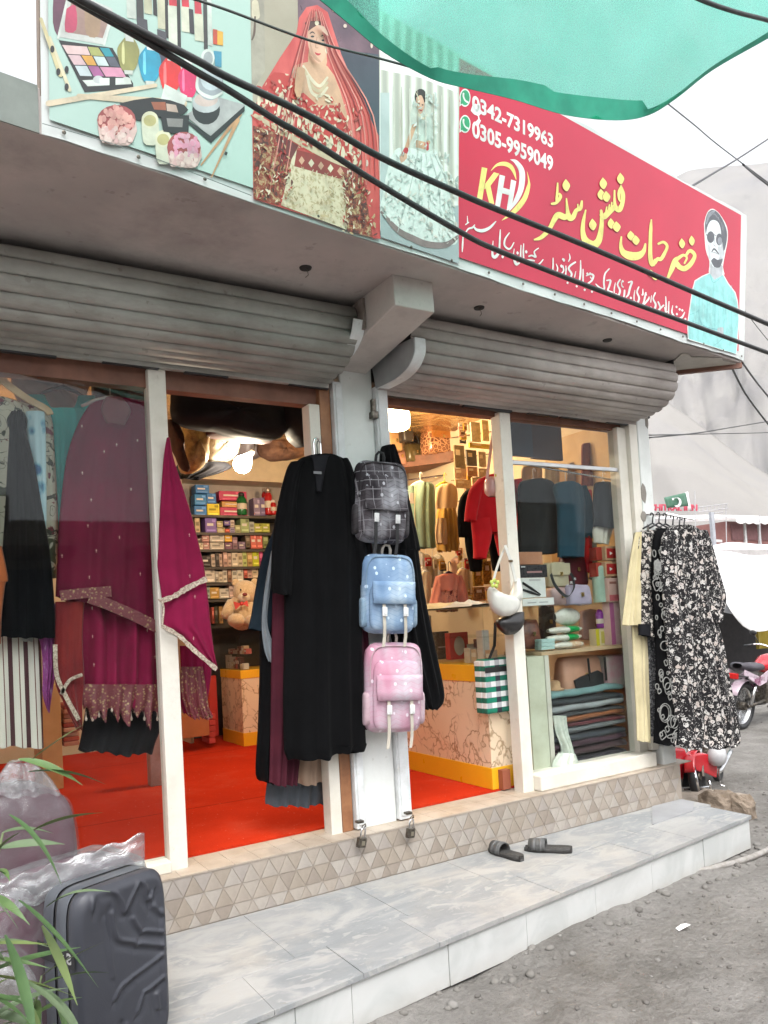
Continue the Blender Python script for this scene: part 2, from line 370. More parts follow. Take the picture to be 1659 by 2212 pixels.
@mfun('scree')
def _(t):
    v = t.map((.006, .006, .007)); n = t.noise(1.6, 7, .6, v, .6); n2 = t.noise(9, 6, .65, v)
    col = t.ramp(n, [(.3, (.19, .18, .176)), (.5, (.25, .237, .22)), (.62, (.215, .207, .207)), (.75, (.29, .27, .25))])
    t.set(col=t.mix(t.ramp(n2, [(.58, (0,)*3), (.70, (.5,)*3)]), col, (.13, .125, .12)), rough=1, spec=.05)
def ridge(name, prof, d0, d1, base_h, seed):
    """a slope rising away from the camera; prof: (u, v) skyline in the picture"""
    b = MB(); G = []
    K = crv(prof, 16); m = 48
    for j in range(m+1):
        s = j/m; row = []
        for k, (u, v) in enumerate(K):
            d = d0+(d1-d0)*s; gq = 1-abs(noise.noise(V((k*.020+s*1.9, s*.6, seed*3.)))*2); gq2 = 1-abs(noise.noise(V((k*.048+s*4.0, s*1.2, seed*5.)))*2); d += (gq*.11+gq2*.035)*(d1-d0)*s*(1-s)*2; q = ray(u, v); q = q/math.hypot(q.x, q.y); P = CAM+q*d
            x, y = P.x, P.y; z = -2+(P.z+2)*(s**1.15)
            am = base_h*(s*(1-s)*4*.8+.02)
            z += am*(noise.noise(V((x*.012, y*.012, seed)))+.5*noise.noise(V((x*.04, y*.04, seed)))+.25*noise.noise(V((x*.12, y*.12, seed))))
            row.append(V((x, y, z)))
        G.append(row)
    last = G[-1]; G.append([p+V((fw.x*60, fw.y*60, -60)) for p in last])
    b.grid(G); return b.build(name, MC['scree'], smooth=True, kind='structure')
ridge('mountain', [(1180, 480), (1300, 420), (1400, 388), (1452, 384), (1490, 368), (1540, 362), (1600, 358), (1659, 352), (1760, 330), (1900, 350)], 110, 520, 34, 4)
ridge('foothill', [(1180, 880), (1300, 850), (1400, 850), (1480, 895), (1560, 955), (1659, 1025), (1800, 1090)], 60, 180, 8, 9)

# ------------------------------------------------------------------ marble step
YF = lambda x: -.932+.11136*(x+1.064)
ZS = -.2121
st = thing('marble_step', None, None, (0, -.5, -.4), kind='structure')
b = MB(); b.prism([(-3.4, YF(-3.4)+.02, -.48), (2.06, YF(2.06)+.02, -.48), (2.12, -.1, -.48), (-3.4, -.1, -.48)], (0, 0, .25)); b.build('core', M('cement', (.30, .285, .27), .95, bump=.3), st)
rg = random.Random(3)
def slab(pts, th=.02, z=None, name='slab'):
    b = MB(); z = ZS if z is None else z
    b.prism([(p[0], p[1], z-th) for p in pts], (0, 0, th+rg.uniform(-.0012, .0012)))
    o = b.build(name, MC['marble'], st, bevel=.0015); return o
g = .0007
x = -3.3
while x < 2.08:
    x2 = min(x+.34*rg.uniform(.92, 1.08), 2.085)
    if 2.085-x2 < .12: x2 = 2.085
    slab([(x+g, YF(x)-.014), (x2-g, YF(x2)-.014), (x2-g, YF(x2)+.27-g), (x+g, YF(x)+.27-g)]); x = x2
x = -3.35
while x < 2.1:
    x2 = min(x+.52*rg.uniform(.9, 1.1), 2.13)
    if 2.13-x2 < .15: x2 = 2.13
    slab([(x+g, YF(x)+.27+g), (x2-g, YF(x2)+.27+g), (x2-g, -.104), (x+g, -.104)]); x = x2
b = MB(); b.prism([(1.55, -.36, ZS+.001), (1.93, -.33, ZS+.001), (2.09, -.22, ZS+.001), (2.1, -.115, ZS+.001), (1.85, -.11, ZS+.001)], (0, 0, .006)); b.build('loose_slab', M('slate_grey', (.33, .335, .345), .5, sc=3), st, label='darker grey slab lying loose at the far end')
RJ = [-3.3, -2.9, -2.45, -2.0, -1.55]
for u, v in [(560, 2240), (638, 2212), (761, 2180), (970, 2090), (1138, 2020), (1287, 1955), (1409, 1900), (1520, 1850)]:
    d = ray(u, v); n_ = V((-.11136, 1, 0)); p0 = V((-1.064, -.932, 0)); P = CAM+d*(n_.dot(p0-CAM)/n_.dot(d)); RJ.append(P.x)
RJ.append(2.075)
for i in range(len(RJ)-1):
    b = MB(); x, x2 = RJ[i]+.0012, RJ[i+1]-.0012; o_ = rg.uniform(0, .004)
    b.prism([(x, YF(x)-o_, -.392), (x2, YF(x2)-o_, -.392), (x2, YF(x2)+.019, -.392), (x, YF(x)+.019, -.392)], (0, 0, .158))
    b.build('riser_tile', MC['riser_white'], st, bevel=.0015)
b = MB(); b.prism([(2.061, YF(2.06)+.02, -.42), (2.078, YF(2.06)+.02, -.42), (2.135, -.104, -.42), (2.12, -.104, -.42)], (0, 0, .186)); b.build('end_tile', MC['riser_white'], st)

# ------------------------------------------------------------------ the shop building
bld = thing('shop_building', 'single storey shop with two open roller shutters, white pillar and concrete canopy', 'building', (0, 0, 0))
pl = MB(); pl.bb(-3.4, 2.142, -.098, .1, -.45, -.004); pl = pl.build('plinth', GROUT, bld)
# triangular tiles, each a piece of its own
S, HH = .0835, .0765
meshes = {}
def tri_mesh(kind, mat_i):
    k = (kind, mat_i)
    if k not in meshes:
        gp = .0013; h, dn, cut = kind
        lo = -h
        if dn: P = [(-S/2, 0), (S/2, 0)]; wb = S/2*(1-h/HH)
        else: P = []; wb = 0
        if dn: P = [(-S/2+gp*1.7, -gp), (-wb+(0 if wb > .001 else 0), -h+(gp if wb > .001 else gp*2)), (wb, -h+(gp if wb > .001 else gp*2)), (S/2-gp*1.7, -gp)]
        else:
            wb = S/2*h/HH; P = [(0, -gp*2), (-wb+gp*1.7, -h+gp), (wb-gp*1.7, -h+gp)]
        if dn and wb <= .001: P = [P[0], (0, -h+gp*2), P[3]]
        q = MB(); q.prism([(px, 0, pz) for px, pz in P], (0, -.003, 0))
        me = bpy.data.meshes.new('tile'); me.from_pydata([tuple(v) for v in q.v], [], q.f); me.materials.append(TILE[mat_i]); meshes[k] = me
    return meshes[k]
rg = random.Random(21)
for row in range(3):
    z0 = -.005-row*HH; h = min(HH, z0+ZS*-1-.001) if z0-HH < ZS else HH
    off = S/2 if row % 2 else 0
    for k in range(41):
        for dn in (0, 1):
            x = 2.085-k*S-off*(1 if row % 2 else 0)+(S/2 if dn else 0)
            if x > 2.142-S/2: continue
            o = bpy.data.objects.new('tile', tri_mesh((round(h, 4), dn, 0), rg.choice((0, 0, 1, 2, 2, 3, 4, 5)))); COL.objects.link(o); o.parent = pl; o.location = (x, -.098, z0)
sl = MB(); sl.bb(-3.4, 2.142, -.102, .14, -.004, -.0005); sl = sl.build('sill', GROUT, bld)
for k in range(30):
    for j in range(2):
        x = -1.2+k*.115; y = -.1015+j*.122
        q = MB(); q.bb(x+.001, x+.114, y+.001, y+.121, 0, .0045); q.build('tile', STILE, sl)
b = MB(); b.bb(-3.4, 2.05, .142, 4.2, -.1, .004); b.build('floor', M('screed', (.3, .27, .25), .9), bld)
def panel(name, x0, x1, y0, y1, z0, z1, m): b = MB(); b.bb(x0, x1, y0, y1, z0, z1); return b.build(name, m, bld)
panel('back_wall', -3.5, 2.3, 3.75, 3.9, -.1, 2.9, WALLC)
panel('side_wall', 2.08, 2.15, .03, 3.75, -.45, 2.9, WALLC)
panel('side_wall', -3.6, -3.5, 0, 3.9, -.45, 2.9, WALLC)
panel('ceiling', -3.5, 2.08, .12, 3.75, 2.56, 2.64, MC['gold_foil'])
panel('roof', -3.6, 2.3, .0, 3.9, 2.81, 2.95, FASC)
panel('header_wall', -3.6, 2.25, .02, .12, 2.2, 2.8, DARK)
# right pilaster with chipped plaster
b = MB(); b.bb(2.06, 2.165, -.03, .03, .12, 2.46); b.build('pilaster', PWHITE, bld, bevel=.006)
b = MB(); b.bb(2.045, 2.165, -.06, .03, -.004, .118); b.build('pilaster_foot', PWHITE, bld, bevel=.01)
b = MB()
for u, v, su, sv in [(1391, 1066, 9, 22), (1391, 1115, 11, 12), (1397, 905, 6, 26), (1400, 1140, 5, 8)]:
    c = at(u, v, -.032); r = su*dep(c)/FPX; r2 = sv*dep(c)/FPX
    b.prism([c+V((r*math.cos(a)*rg.uniform(.7, 1.1), 0, r2*math.sin(a)*rg.uniform(.7, 1.1))) for a in [k*PI/5 for k in range(10)]], (0, .004, 0))
b.build('chipped_plaster', M('bare_cement', (.27, .245, .215), .95, bump=.4), bld)
# pillar, rails
b = MB(); b.bb(-.052, .135, -.002, .14, 0, 2.3); b.build('pillar', PWHITE, bld, bevel=.008)
for x0, x1 in ((-.104, -.054), (.137, .207)):
    b = MB(); b.bb(x0, x1, -.028, .05, .012, 2.165); b.bb(x0+.01, x1-.004, -.034, -.0282, .03, 2.15); b.build('guide_rail', GWHITE, bld, bevel=.003)
b = MB(); b.bb(1.985, 2.055, -.028, .05, .095, 2.2); b.build('guide_rail', CREAM, bld, bevel=.003)
b = MB(); b.bb(.105, .14, -.04, -.004, 2.0, 2.035); b.bb(.115, .134, -.03, -.004, 2.036, 2.1); b.build('latch', DSTEEL, bld, bevel=.003)
# beam carrying the canopy
b = MB(); b.prism([(-.1, .1, 2.22), (-.1, 0, 2.232), (-.1, -.61, 2.318), (-.1, -.605, 2.455), (-.1, .1, 2.455)], (.205, 0, 0)); b.build('canopy_beam', M('beam_plaster', (.60, .555, .52), .9, c2=(.46, .42, .395), sc=5, bump=.2, dirt=.4, dcol=(.22, .19, .175), dsc=5), bld, bevel=.006)
# curved shutter brackets either side of the pillar
def bracket(x0, x1, prof, plate):
    b = MB(); C = crv(prof, 5)
    b.ribbon([(((x0+x1)/2), y, z) for y, z in C], V((x1-x0, 0, 0)), .006)
    b.build('bracket_flange', GWHITE, bld)
    b = MB(); P = [(plate, y, z) for y, z in C]+[(plate, .0, prof[-1][1]+.02)]
    b.prism(P, (.004, 0, 0)); b.build('bracket_plate', M('bracket_grey', (.33, .34, .345), .55, bump=.1), bld)
bracket(.142, .2, [(-.03, 2.155), (-.12, 2.150), (-.24, 2.152), (-.33, 2.175), (-.385, 2.225), (-.39, 2.29)], .137)
bracket(-.165, -.104, [(-.03, 2.215), (-.11, 2.213), (-.2, 2.216), (-.28, 2.24), (-.34, 2.285), (-.365, 2.34)], -.105)
b = MB(); C = crv([(-.02, 2.2), (-.14, 2.225), (-.25, 2.265), (-.315, 2.35), (-.33, 2.47)], 5); b.prism([(2.06, y, z) for y, z in C]+[(2.06, 0, 2.47)], (.006, 0, 0)); b.build('bracket_plate', M('bracket_dark', (.06, .058, .06), .6), bld)
b = MB(); b.bb(-.118, -.104, -.372, -.30, 2.30, 2.44); b.build('shutter_lug', M('rusty_grey', (.26, .22, .2), .7, c2=(.14, .1, .08), sc=12), bld)
# lintels and posts
panel('lintel', -3.4, -.167, .035, .1, 2.055, 2.2, DWOOD); panel('lintel', .21, 1.98, .035, .1, 2.1, 2.2, DWOOD)
def post(name, x0, x1, y0, y1, z0, z1, m, bev=.004): b = MB(); b.bb(x0, x1, y0, y1, z0, z1); return b.build(name, m, bld, bevel=bev)
post('window_post', -.985, -.909, -.005, .075, .0, 2.13, CREAM)
post('door_post', .955, 1.033, -.005, .075, .0, 2.12, CREAM)
post('door_jamb', -.225, -.168, .0, .08, .0, 2.05, CREAM); post('door_jamb', -.166, -.108, .0, .09, .004, 2.2, WOOD)
post('door_jamb', 1.905, 1.983, .0, .08, .09, 2.11, CREAM)
post('window_ledge', 1.034, 1.984, -.06, .1, .0045, .092, CREAM, .008); post('window_ledge', -3.3, -.986, -.03, .075, .0045, .05, CREAM)
post('glazing_bar', 1.034, 1.904, .012, .03, 1.83, 1.855, M('aluminium', (.6, .6, .6), .35, .6))
b = MB(); b.bb(1.034, 1.904, .034, .039, .093, 2.1); b.build('window_pane', MC['glass'], bld)
b = MB(); b.bb(-3.3, -.986, .034, .039, .051, 2.055); b.build('window_pane', MC['glass'], bld)
post('inner_post', -.6, -.51, 1.78, 1.87, .013, .62, M('scuffed_paint', (.42, .3, .27), .6, c2=(.3, .2, .17), sc=8))
# canopy slab, skewed to the wall like the step
zc = 2.452
b = MB(); L_, R_ = V((-3.6, -1.205, zc)), V((2.545, -.452, zc)); b.prism([L_, R_, V((2.20, -.15, zc)), V((2.20, .2, zc)), V((-3.6, .2, zc))], (0, 0, .14)); b.build('canopy_slab', CONC, bld, bevel=.004)
b = MB(); b.prism([L_+V((0, -.006, .0)), V((-1.52, -.955, zc)), V((-1.52, -.95, zc)), L_], (0, 0, .142)); b.build('fascia', FASC, bld)
for u, v in [(660, 579), (1035, 665), (1312, 735)]: b = MB(); c = atz(u, v, zc-.002); b.lathe([(.024, -.004), (.026, .002)], c, 14); b.build('light_hole', DARK, bld)
b = MB()
for u, v in [(660, 579), (1035, 665)]:
    c = atz(u, v, zc-.004); b.tube([c+V((.006, 0, 0)), c+V((.008, -.006, -.03)), c+V((-.008, -.01, -.045))], .0014, 5)
b.build('loose_wire', DSTEEL, bld)
# broken plaster and wooden edge board at the right end
b = MB(); rg = random.Random(8); e0, e1 = V((2.03, -.42, zc-.002)), V((2.44, -.47, zc-.002)); pts = [V((2.19, -.15, zc-.002)), V((2.52, -.44, zc-.002))]+[e1+(e0-e1)*k/8+V((rg.uniform(-.03, .03), rg.uniform(-.03, .03), 0)) for k in range(9)]
b.prism(pts, (0, 0, -.006)); b.build('broken_plaster', M('fresh_plaster', (.50, .465, .42), .9), bld)
b = MB(); b.box(((2.20+2.545)/2, (-.15-.452)/2, zc-.016), (math.hypot(.345, .302), .03, .03), math.atan2(-.302, .345)); b.build('edge_board', DWOOD, bld)

# ------------------------------------------------------------------ roller shutters
def shutter(name, label, x0, x1, prof, m, nsl, barz, seed):
    t = thing(name, label, 'roller shutter', ((x0+x1)/2, -.2, 2.15), 'roller shutters rolled up over the openings'); C = crv(prof, 12); rg = random.Random(seed)
    L = [0]
    for i in range(1, len(C)): L.append(L[-1]+math.hypot(C[i][0]-C[i-1][0], C[i][1]-C[i-1][1]))
    def pos(s):
        s *= L[-1]
        for i in range(1, len(C)):
            if L[i] >= s or i == len(C)-1:
                k = (s-L[i-1])/(L[i]-L[i-1]); y = C[i-1][0]+(C[i][0]-C[i-1][0])*k; z = C[i-1][1]+(C[i][1]-C[i-1][1])*k
                ty, tz = C[i][0]-C[i-1][0], C[i][1]-C[i-1][1]; q = math.hypot(ty, tz); return y, z, -tz/q, ty/q
    for j in range(nsl):
        b = MB(); G = []; dx = rg.uniform(-.004, .004); sag = rg.uniform(-.003, .003)
        for k in range(9):
            s = (j+k/8)/nsl; y, z, ny, nz = pos(s); h = .013*math.sin(PI*k/8)**.42+(.002 if k in (0, 8) else 0)
            G.append([V((x0+dx, y+ny*h, z+nz*h)), V(((x0+x1)/2, y+ny*h+sag, z+nz*h-.003)), V((x1+dx, y+ny*h, z+nz*h))])
        b.grid(G); b.build('slat', m, t, smooth=True, solid=.0012)
    b = MB(); b.bb(x0, x1, -.03, .0, barz-.028, barz+.012); b.build('bottom_bar', m, t, bevel=.004)
    xx = x0+.05
    while xx < x1-.1:
        w_ = rg.uniform(.15, .5); b = MB(); b.bb(xx, min(xx+w_, x1), -.026, -.004, barz-.028-rg.uniform(.004, .012), barz-.0285); b.build('rubber_seal', BLK, t); xx += w_+rg.uniform(.02, .3)
    b = MB(); b.tube([(x0, -.2, 2.36), (x1, -.2, 2.36)], .09, 14); b.build('drum', DARK, t)
shutter('roller_shutter', 'grey corrugated roller shutter rolled up above the right window and doorway', .15, 2.055, [(-.012, 2.16), (-.06, 2.163), (-.16, 2.17), (-.26, 2.20), (-.325, 2.26), (-.345, 2.34), (-.33, 2.42)], SLAT, 9, 2.155, 1)
shutter('roller_shutter', 'dusty greenish roller shutter rolled up above the left window of dresses', -3.2, -.125, [(-.012, 2.16), (-.06, 2.163), (-.16, 2.175), (-.25, 2.21), (-.31, 2.27), (-.325, 2.34), (-.30, 2.42)], SLATL, 8, 2.155, 2)
# carpet
b = MB(); b.bb(-3.4, -.17, .128, 3.7, .0045, .013); b.bb(-.17, .13, .15, 3.7, .0045, .013); b.bb(.13, 2.05, .128, 3.7, .0045, .013)
b.build('carpet', CARPET, label='red orange carpet covering the shop floor', cat='carpet')
# ------------------------------------------------------------------ banner over the canopy
SB0, SB1 = V((-1.513, -.958, 2.452)), V((2.556, -.470, 2.461))
SD = (SB1-SB0).normalized(); SU = V((.012, -.098, 1)).normalized(); SU = (SU-SD*SU.dot(SD)*0); SN = SD.cross(SU).normalized()   # SN points to the street
if SN.y > 0: SN = -SN
def sg(u, v, off=0.): d = ray(u, v); return CAM+d*(SN.dot(SB0-CAM)/SN.dot(d))+SN*off
SH = .885
ban = thing('shop_banner', 'long printed banner above the shop with makeup, two brides and gold lettering on red', 'banner', SB0)
b = MB()
for i in range(0, 1): pass
b.prism([SB0-SN*.05, SB1-SN*.05, SB1-SN*.05+SU*SH, SB0-SN*.05+SU*SH], SN*.03); b.build('frame', M('frame_wood', (.25, .2, .16), .8), ban)
# the flex sheet, tacked and slightly puckered
b = MB(); n = 120; m = 22; G = []
Lm = (SB1-SB0).length
for j in range(m+1):
    row = []
    for i in range(n+1):
        s, h = i/n*Lm, j/m*SH; e = min(1, min(j, m-j)/2.)
        z = .0035*noise.noise(V((s*2.2, h*2.2, 2)))*e+.0016*noise.noise(V((s*7, h*5, 4)))+(.002*math.sin(s*18) if j in (0, m) else 0)
        row.append(SB0+SD*s+SU*(h+(.004*math.sin(s*5.1)+.003*noise.noise(V((s*9, 0, 0))) if j in (0, m) else 0))+SN*(z-.006))
    G.append(row)
b.grid(G)
SHEET = M('flex_white', (.58, .61, .595), .38, c2=(.53, .56, .545), sc=3, spec=.45)
b.build('sheet', SHEET, ban, smooth=True)
LAY = [0]
def K1(x, y): return ((x/1.508)*.54, (y/1.508)*.54)             # crop scales used while tracing the print
def K2(x, y): return ((x/1.508+900)*.54, (y/1.508)*.54)
def K3(x, y): return ((x/1.304+1800)*.54, (y/1.304+300)*.54)
def K5(x, y): return ((x/4.1475+1830)*.54, (y/4.1475+340)*.54)
def K7(x, y): return ((x/1.659)*.54, (y/1.659)*.54)
def K8(x, y): return ((x/3.159+2720)*.54, (y/3.159+800)*.54)
def KA(x, y): return ((x/2.37+2150)*.54, (y/2.37+650)*.54)
def KB(x, y): return ((x/3.318+1800)*.54, (y/3.318+800)*.54)
def KC(x, y): return ((x/3.0164+2250)*.54, (y/3.0164+950)*.54)
class Print:
    def __init__(s, K): LAY[0] = 30 if LAY[0] else 0; s.b = MB(); s.K = K; s.mats = []
    def mat(s, m):
        if m not in s.mats: s.mats.append(m)
        s.b.mi = s.mats.index(m)
    def pt(s, x, y): u, v = s.K(x, y); return sg(u, v, s.off)
    def lay(s): LAY[0] += 1; s.off = .0012+LAY[0]*.00002
    def poly(s, pts, m, smooth=0):
        s.mat(m); s.lay(); P = crv(list(pts)+[pts[0]], smooth)[:-1] if smooth else pts
        s.b.poly([s.pt(*p) for p in P]); return s
    def ell(s, cx, cy, rx, ry, m, n=18, rot=0):
        return s.poly([(cx+rx*math.cos(a)*math.cos(rot)-ry*math.sin(a)*math.sin(rot), cy+rx*math.cos(a)*math.sin(rot)+ry*math.sin(a)*math.cos(rot)) for a in [2*PI*k/n for k in range(n)]], m)
    def stroke(s, pts, m, k=1., n=5):
        s.mat(m); s.lay(); C = crv(pts, n); vs = []
        for i, (x, y, w_) in enumerate(C):
            a, c = C[max(i-1, 0)], C[min(i+1, len(C)-1)]; dx, dy = c[0]-a[0], c[1]-a[1]; q = math.hypot(dx, dy) or 1
            h = max(w_, 2)*k/2; vs += [s.pt(x-dy/q*h, y+dx/q*h), s.pt(x+dy/q*h, y-dx/q*h)]
        s.b.add(vs, [(2*i, 2*i+1, 2*i+3, 2*i+2) for i in range(len(C)-1)])
        for e in (0, -1):
            if C[e][2]*k > 12:
                s.lay(); s.b.poly([s.pt(C[e][0]+C[e][2]*k*.5*math.cos(a), C[e][1]+C[e][2]*k*.5*math.sin(a)) for a in [2*PI*j/10 for j in range(10)]])
        return s
    def dot(s, x, y, m, rx=30, ry=50): return s.poly([(x-rx*.15, y-ry), (x+rx*.75, y-ry*.35), (x+rx, y+ry*.2), (x+rx*.2, y+ry), (x-rx*.75, y+ry*.55), (x-rx, y-ry*.15)], m, 3)
    def done(s, name, **k): return s.b.build(name, s.mats, ban, **k)
# ---- grounds of the four panels
MINT = M('print_mint', (.36, .50, .445), .36, c2=(.335, .475, .42), sc=2); 
@mfun('print_red')
def _(t):
    n = t.noise(2.5, 4); t.set(col=t.ramp(n, [(.3, (.44, .006, .036)), (.7, (.52, .010, .046))]), rough=.33, spec=.5)
RED = MC['print_red']
LAYG = Print(lambda x, y: (x, y))
def spoly(p, s0, s1, h0, h1, m): p.mat(m); p.lay(); p.b.poly([SB0+SD*s0+SU*h0+SN*p.off, SB0+SD*s1+SU*h0+SN*p.off, SB0+SD*s1+SU*h1+SN*p.off, SB0+SD*s0+SU*h1+SN*p.off])
def sx(u, v): return (sg(u, v)-SB0).dot(SD)
X1, X2, X3, X4 = sx(546, 420), sx(819, 320), sx(990, 380), sx(1597, 640)
p = LAYG; e0 = .045
spoly(p, .02, X1, e0, SH-.01, MINT)
BEIGE = M('print_beige', (.36, .33, .255), .4, c2=(.29, .265, .20), sc=2.5); NAVY = M('print_navy', (.045, .055, .075), .35, c2=(.03, .035, .05), sc=4); MAUVE = M('print_mauve', (.16, .09, .115), .35, c2=(.09, .055, .075), sc=6)
spoly(p, X1, X2, e0, SH-.01, BEIGE)
@mfun('print_curtain')
def _(t):
    wv = t.n('TexWave', {'Vector': t.co(), 'Scale': 5.5, 'Distortion': 1.2, 'Detail': 2}, bands_direction='X').outputs[1]
    t.set(col=t.ramp(wv, [(.1, (.35, .36, .31)), (.6, (.50, .50, .43)), (.9, (.62, .64, .60))]), rough=.38)
spoly(p, X2, X3, e0, SH-.01, MC['print_curtain'])
spoly(p, X3, X4, e0, SH-.022, RED)
GREY = M('print_floor', (.30, .37, .37), .4, sc=3); p.K = K2
p.poly([(936, 1290), (1000, 1260), (1408, 1240), (1410, 1590), (938, 1430)], GREY)
p.poly([(936, 560), (990, 560), (990, 1290), (936, 1300)], M('print_door', (.40, .47, .46), .4))
p.poly([(1050, 340), (1400, 500), (1400, 560), (1180, 470), (935, 420), (930, 265)], WHITE)
p.done('ground_print')
# ---- makeup panel
def ink(col, rough=.4, key=None):
    k = key or 'print_%d_%d_%d' % tuple(round(x*99) for x in col)
    return M(k, tuple(min(1, x*1.10) for x in col), rough, c2=tuple(x*.70+.01 for x in col), sc=13, lo=.34, hi=.68, spec=.45, det=7)
p = Print(K7)
BLKI, PAL, TAN, SIL = ink((.022, .024, .026)), ink((.56, .62, .57)), ink((.52, .42, .27)), ink((.42, .46, .46))
p.poly([(360, -140), (460, -60), (400, 230), (350, 150)], ink((.12, .05, .08)), 3).poly([(470, -60), (745, 60), (745, 140), (690, 300), (392, 248)], ink((.5, .53, .5)))
p.poly([(480, -30), (740, 80), (680, 255), (430, 215)], ink((.30, .20, .17))).poly([(440, 60), (500, 40), (505, 200), (430, 205)], ink((.45, .06, .12)), 3).poly([(560, 40), (660, 100), (650, 240), (570, 225)], ink((.32, .22, .14)), 3)
p.stroke([(455, -40, 16), (385, 255, 16)], PAL).stroke([(745, 100, 14), (690, 300, 14)], PAL)
p.poly([(388, 268), (745, 320), (882, 555), (885, 590), (560, 615)], BLKI)
W = [((410, 300), (575, 312), (598, 368), (447, 360), (.60, .45, .44)), ((580, 312), (650, 318), (690, 376), (605, 370), (.33, .36, .12)), ((660, 318), (722, 322), (755, 378), (698, 377), (.02, .25, .30)),
     ((450, 366), (530, 370), (572, 434), (490, 432), (.55, .40, .42)), ((538, 370), (608, 373), (640, 436), (580, 434), (.62, .33, .06)), ((618, 376), (690, 380), (722, 440), (650, 437), (.50, .62, .60)), ((700, 380), (760, 383), (795, 447), (732, 441), (.09, .10, .13)),
     ((495, 438), (575, 440), (610, 508), (530, 505), (.46, .54, .56)), ((582, 440), (650, 443), (690, 508), (620, 508), (.32, .10, .25)), ((660, 446), (800, 452), (835, 515), (700, 510), (.58, .27, .38))]
for q in W: p.poly(q[:4], ink(q[4]))
p.poly([(545, 535), (860, 520), (872, 560), (580, 575)], PAL).ell(650, 530, 34, 26, SIL).ell(835, 535, 32, 22, PAL).poly([(660, 520), (820, 520), (820, 552), (660, 552)], ink((.6, .66, .62))).poly([(725, 510), (765, 510), (765, 570), (725, 570)], BLKI)
# lipsticks and bottle caps along the top
rg = random.Random(4)
for i, (x, w_, y0, y1, c) in enumerate([(835, 60, -60, 120, (.5, .56, .5)), (900, 46, -80, 150, (.05, .05, .05)), (950, 52, -60, 90, (.42, .43, .30)), (1010, 24, -90, 100, (.03, .03, .03)), (1040, 50, -80, 190, (.50, .50, .36)), (1090, 22, -90, 250, (.03, .03, .03)), (1115, 50, -70, 40, (.55, .04, .06)), (1112, 58, 38, 300, (.54, .58, .48)), (1170, 22, -60, 320, (.03, .03, .03)), (1200, 46, -70, 45, (.55, .04, .06)), (1198, 54, 45, 210, (.56, .58, .46)), (1250, 30, 60, 220, (.04, .04, .045)), (1285, 44, -60, 92, (.52, .05, .07)), (1285, 58, 92, 270, (.52, .54, .42)), (1345, 24, -60, 330, (.05, .05, .05)), (1372, 28, -60, 300, (.50, .56, .50))]):
    p.poly([(x, y0), (x+w_, y0+6), (x+w_+8, y1+10), (x+6, y1)], ink(c))
for x, y, w_, c in [(905, 115, 70, (.06, .06, .07)), (1040, 195, 60, (.07, .07, .08)), (1045, 330, 60, (.05, .05, .08))]: p.poly([(x, y), (x+w_, y+20), (x+w_+6, y+110), (x+4, y+90)], ink(c))
p.poly([(1410, 195), (1478, 215), (1478, 305), (1412, 295)], ink((.62, .35, .05))).poly([(1410, 195), (1440, 200), (1440, 300), (1412, 295)], ink((.45, .07, .04)))
p.poly([(1415, 340), (1468, 345), (1468, 450), (1425, 440)], ink((.05, .25, .36)))
for cx, cy, rx, ry, c in [(850, 365, 72, 112, (.27, .27, .09)), (992, 430, 74, 118, (.02, .28, .42)), (1128, 500, 74, 116, (.60, .03, .03)), (1245, 545, 64, 110, (.58, .03, .12))]:
    p.poly([(cx-rx*.35, cy-ry), (cx+rx*.4, cy-ry), (cx+rx, cy-ry*.25), (cx+rx*.8, cy+ry*.6), (cx+rx*.3, cy+ry), (cx-rx*.5, cy+ry*.95), (cx-rx*.9, cy+ry*.3), (cx-rx, cy-ry*.4)], ink(c, .2), 4)
    p.poly([(cx-rx*.6, cy-ry*.6), (cx-rx*.4, cy-ry*.7), (cx-rx*.35, cy+ry*.5), (cx-rx*.6, cy+ry*.4)], ink(tuple(min(1, x*1.7+.12) for x in c), .2), 3)
    p.poly([(cx-rx*.45, cy-ry-70), (cx+rx*.35, cy-ry-60), (cx+rx*.5, cy-ry+30), (cx-rx*.25, cy-ry+20)], ink((.60, .64, .60)))
    p.poly([(cx-rx*.4, cy+ry*.92), (cx+rx*.4, cy+ry*.95), (cx+rx*.4, cy+ry*1.2), (cx-rx*.35, cy+ry*1.15)], ink((.5, .55, .5)))
# brushes
for a, c, w1, w2, cc in [((270, 130), (400, 500), 22, 30, (.50, .45, .26)), ((330, 250), (460, 600), 14, 26, (.55, .52, .36)), ((320, 690), (1030, 570), 40, 26, (.58, .50, .36)), ((520, 640), (1210, 690), 30, 60, (.56, .48, .34)), ((1590, 760), (1330, 1100), 26, 10, (.42, .25, .13)), ((1575, 800), (1400, 1180), 26, 8, (.45, .27, .14))]:
    p.stroke([a+(w1,), ((a[0]+c[0])/2, (a[1]+c[1])/2, (w1+w2)/2), c+(w2,)], ink(cc))
for x, y in [(385, 480), (440, 465), (440, 580), (345, 330)]: p.ell(x, y, 14, 24, BLKI)
p.poly([(1060, 680), (1090, 560), (1240, 640), (1220, 700)], PAL)
p.poly([(790, 690), (1010, 650), (1220, 700), (1220, 760), (1000, 790), (880, 800)], BLKI, 2).poly([(1000, 680), (1095, 680), (1100, 735), (1020, 730)], ink((.27, .09, .05))).poly([(1100, 690), (1165, 700), (1180, 750), (1105, 740)], ink((.42, .33, .27)))
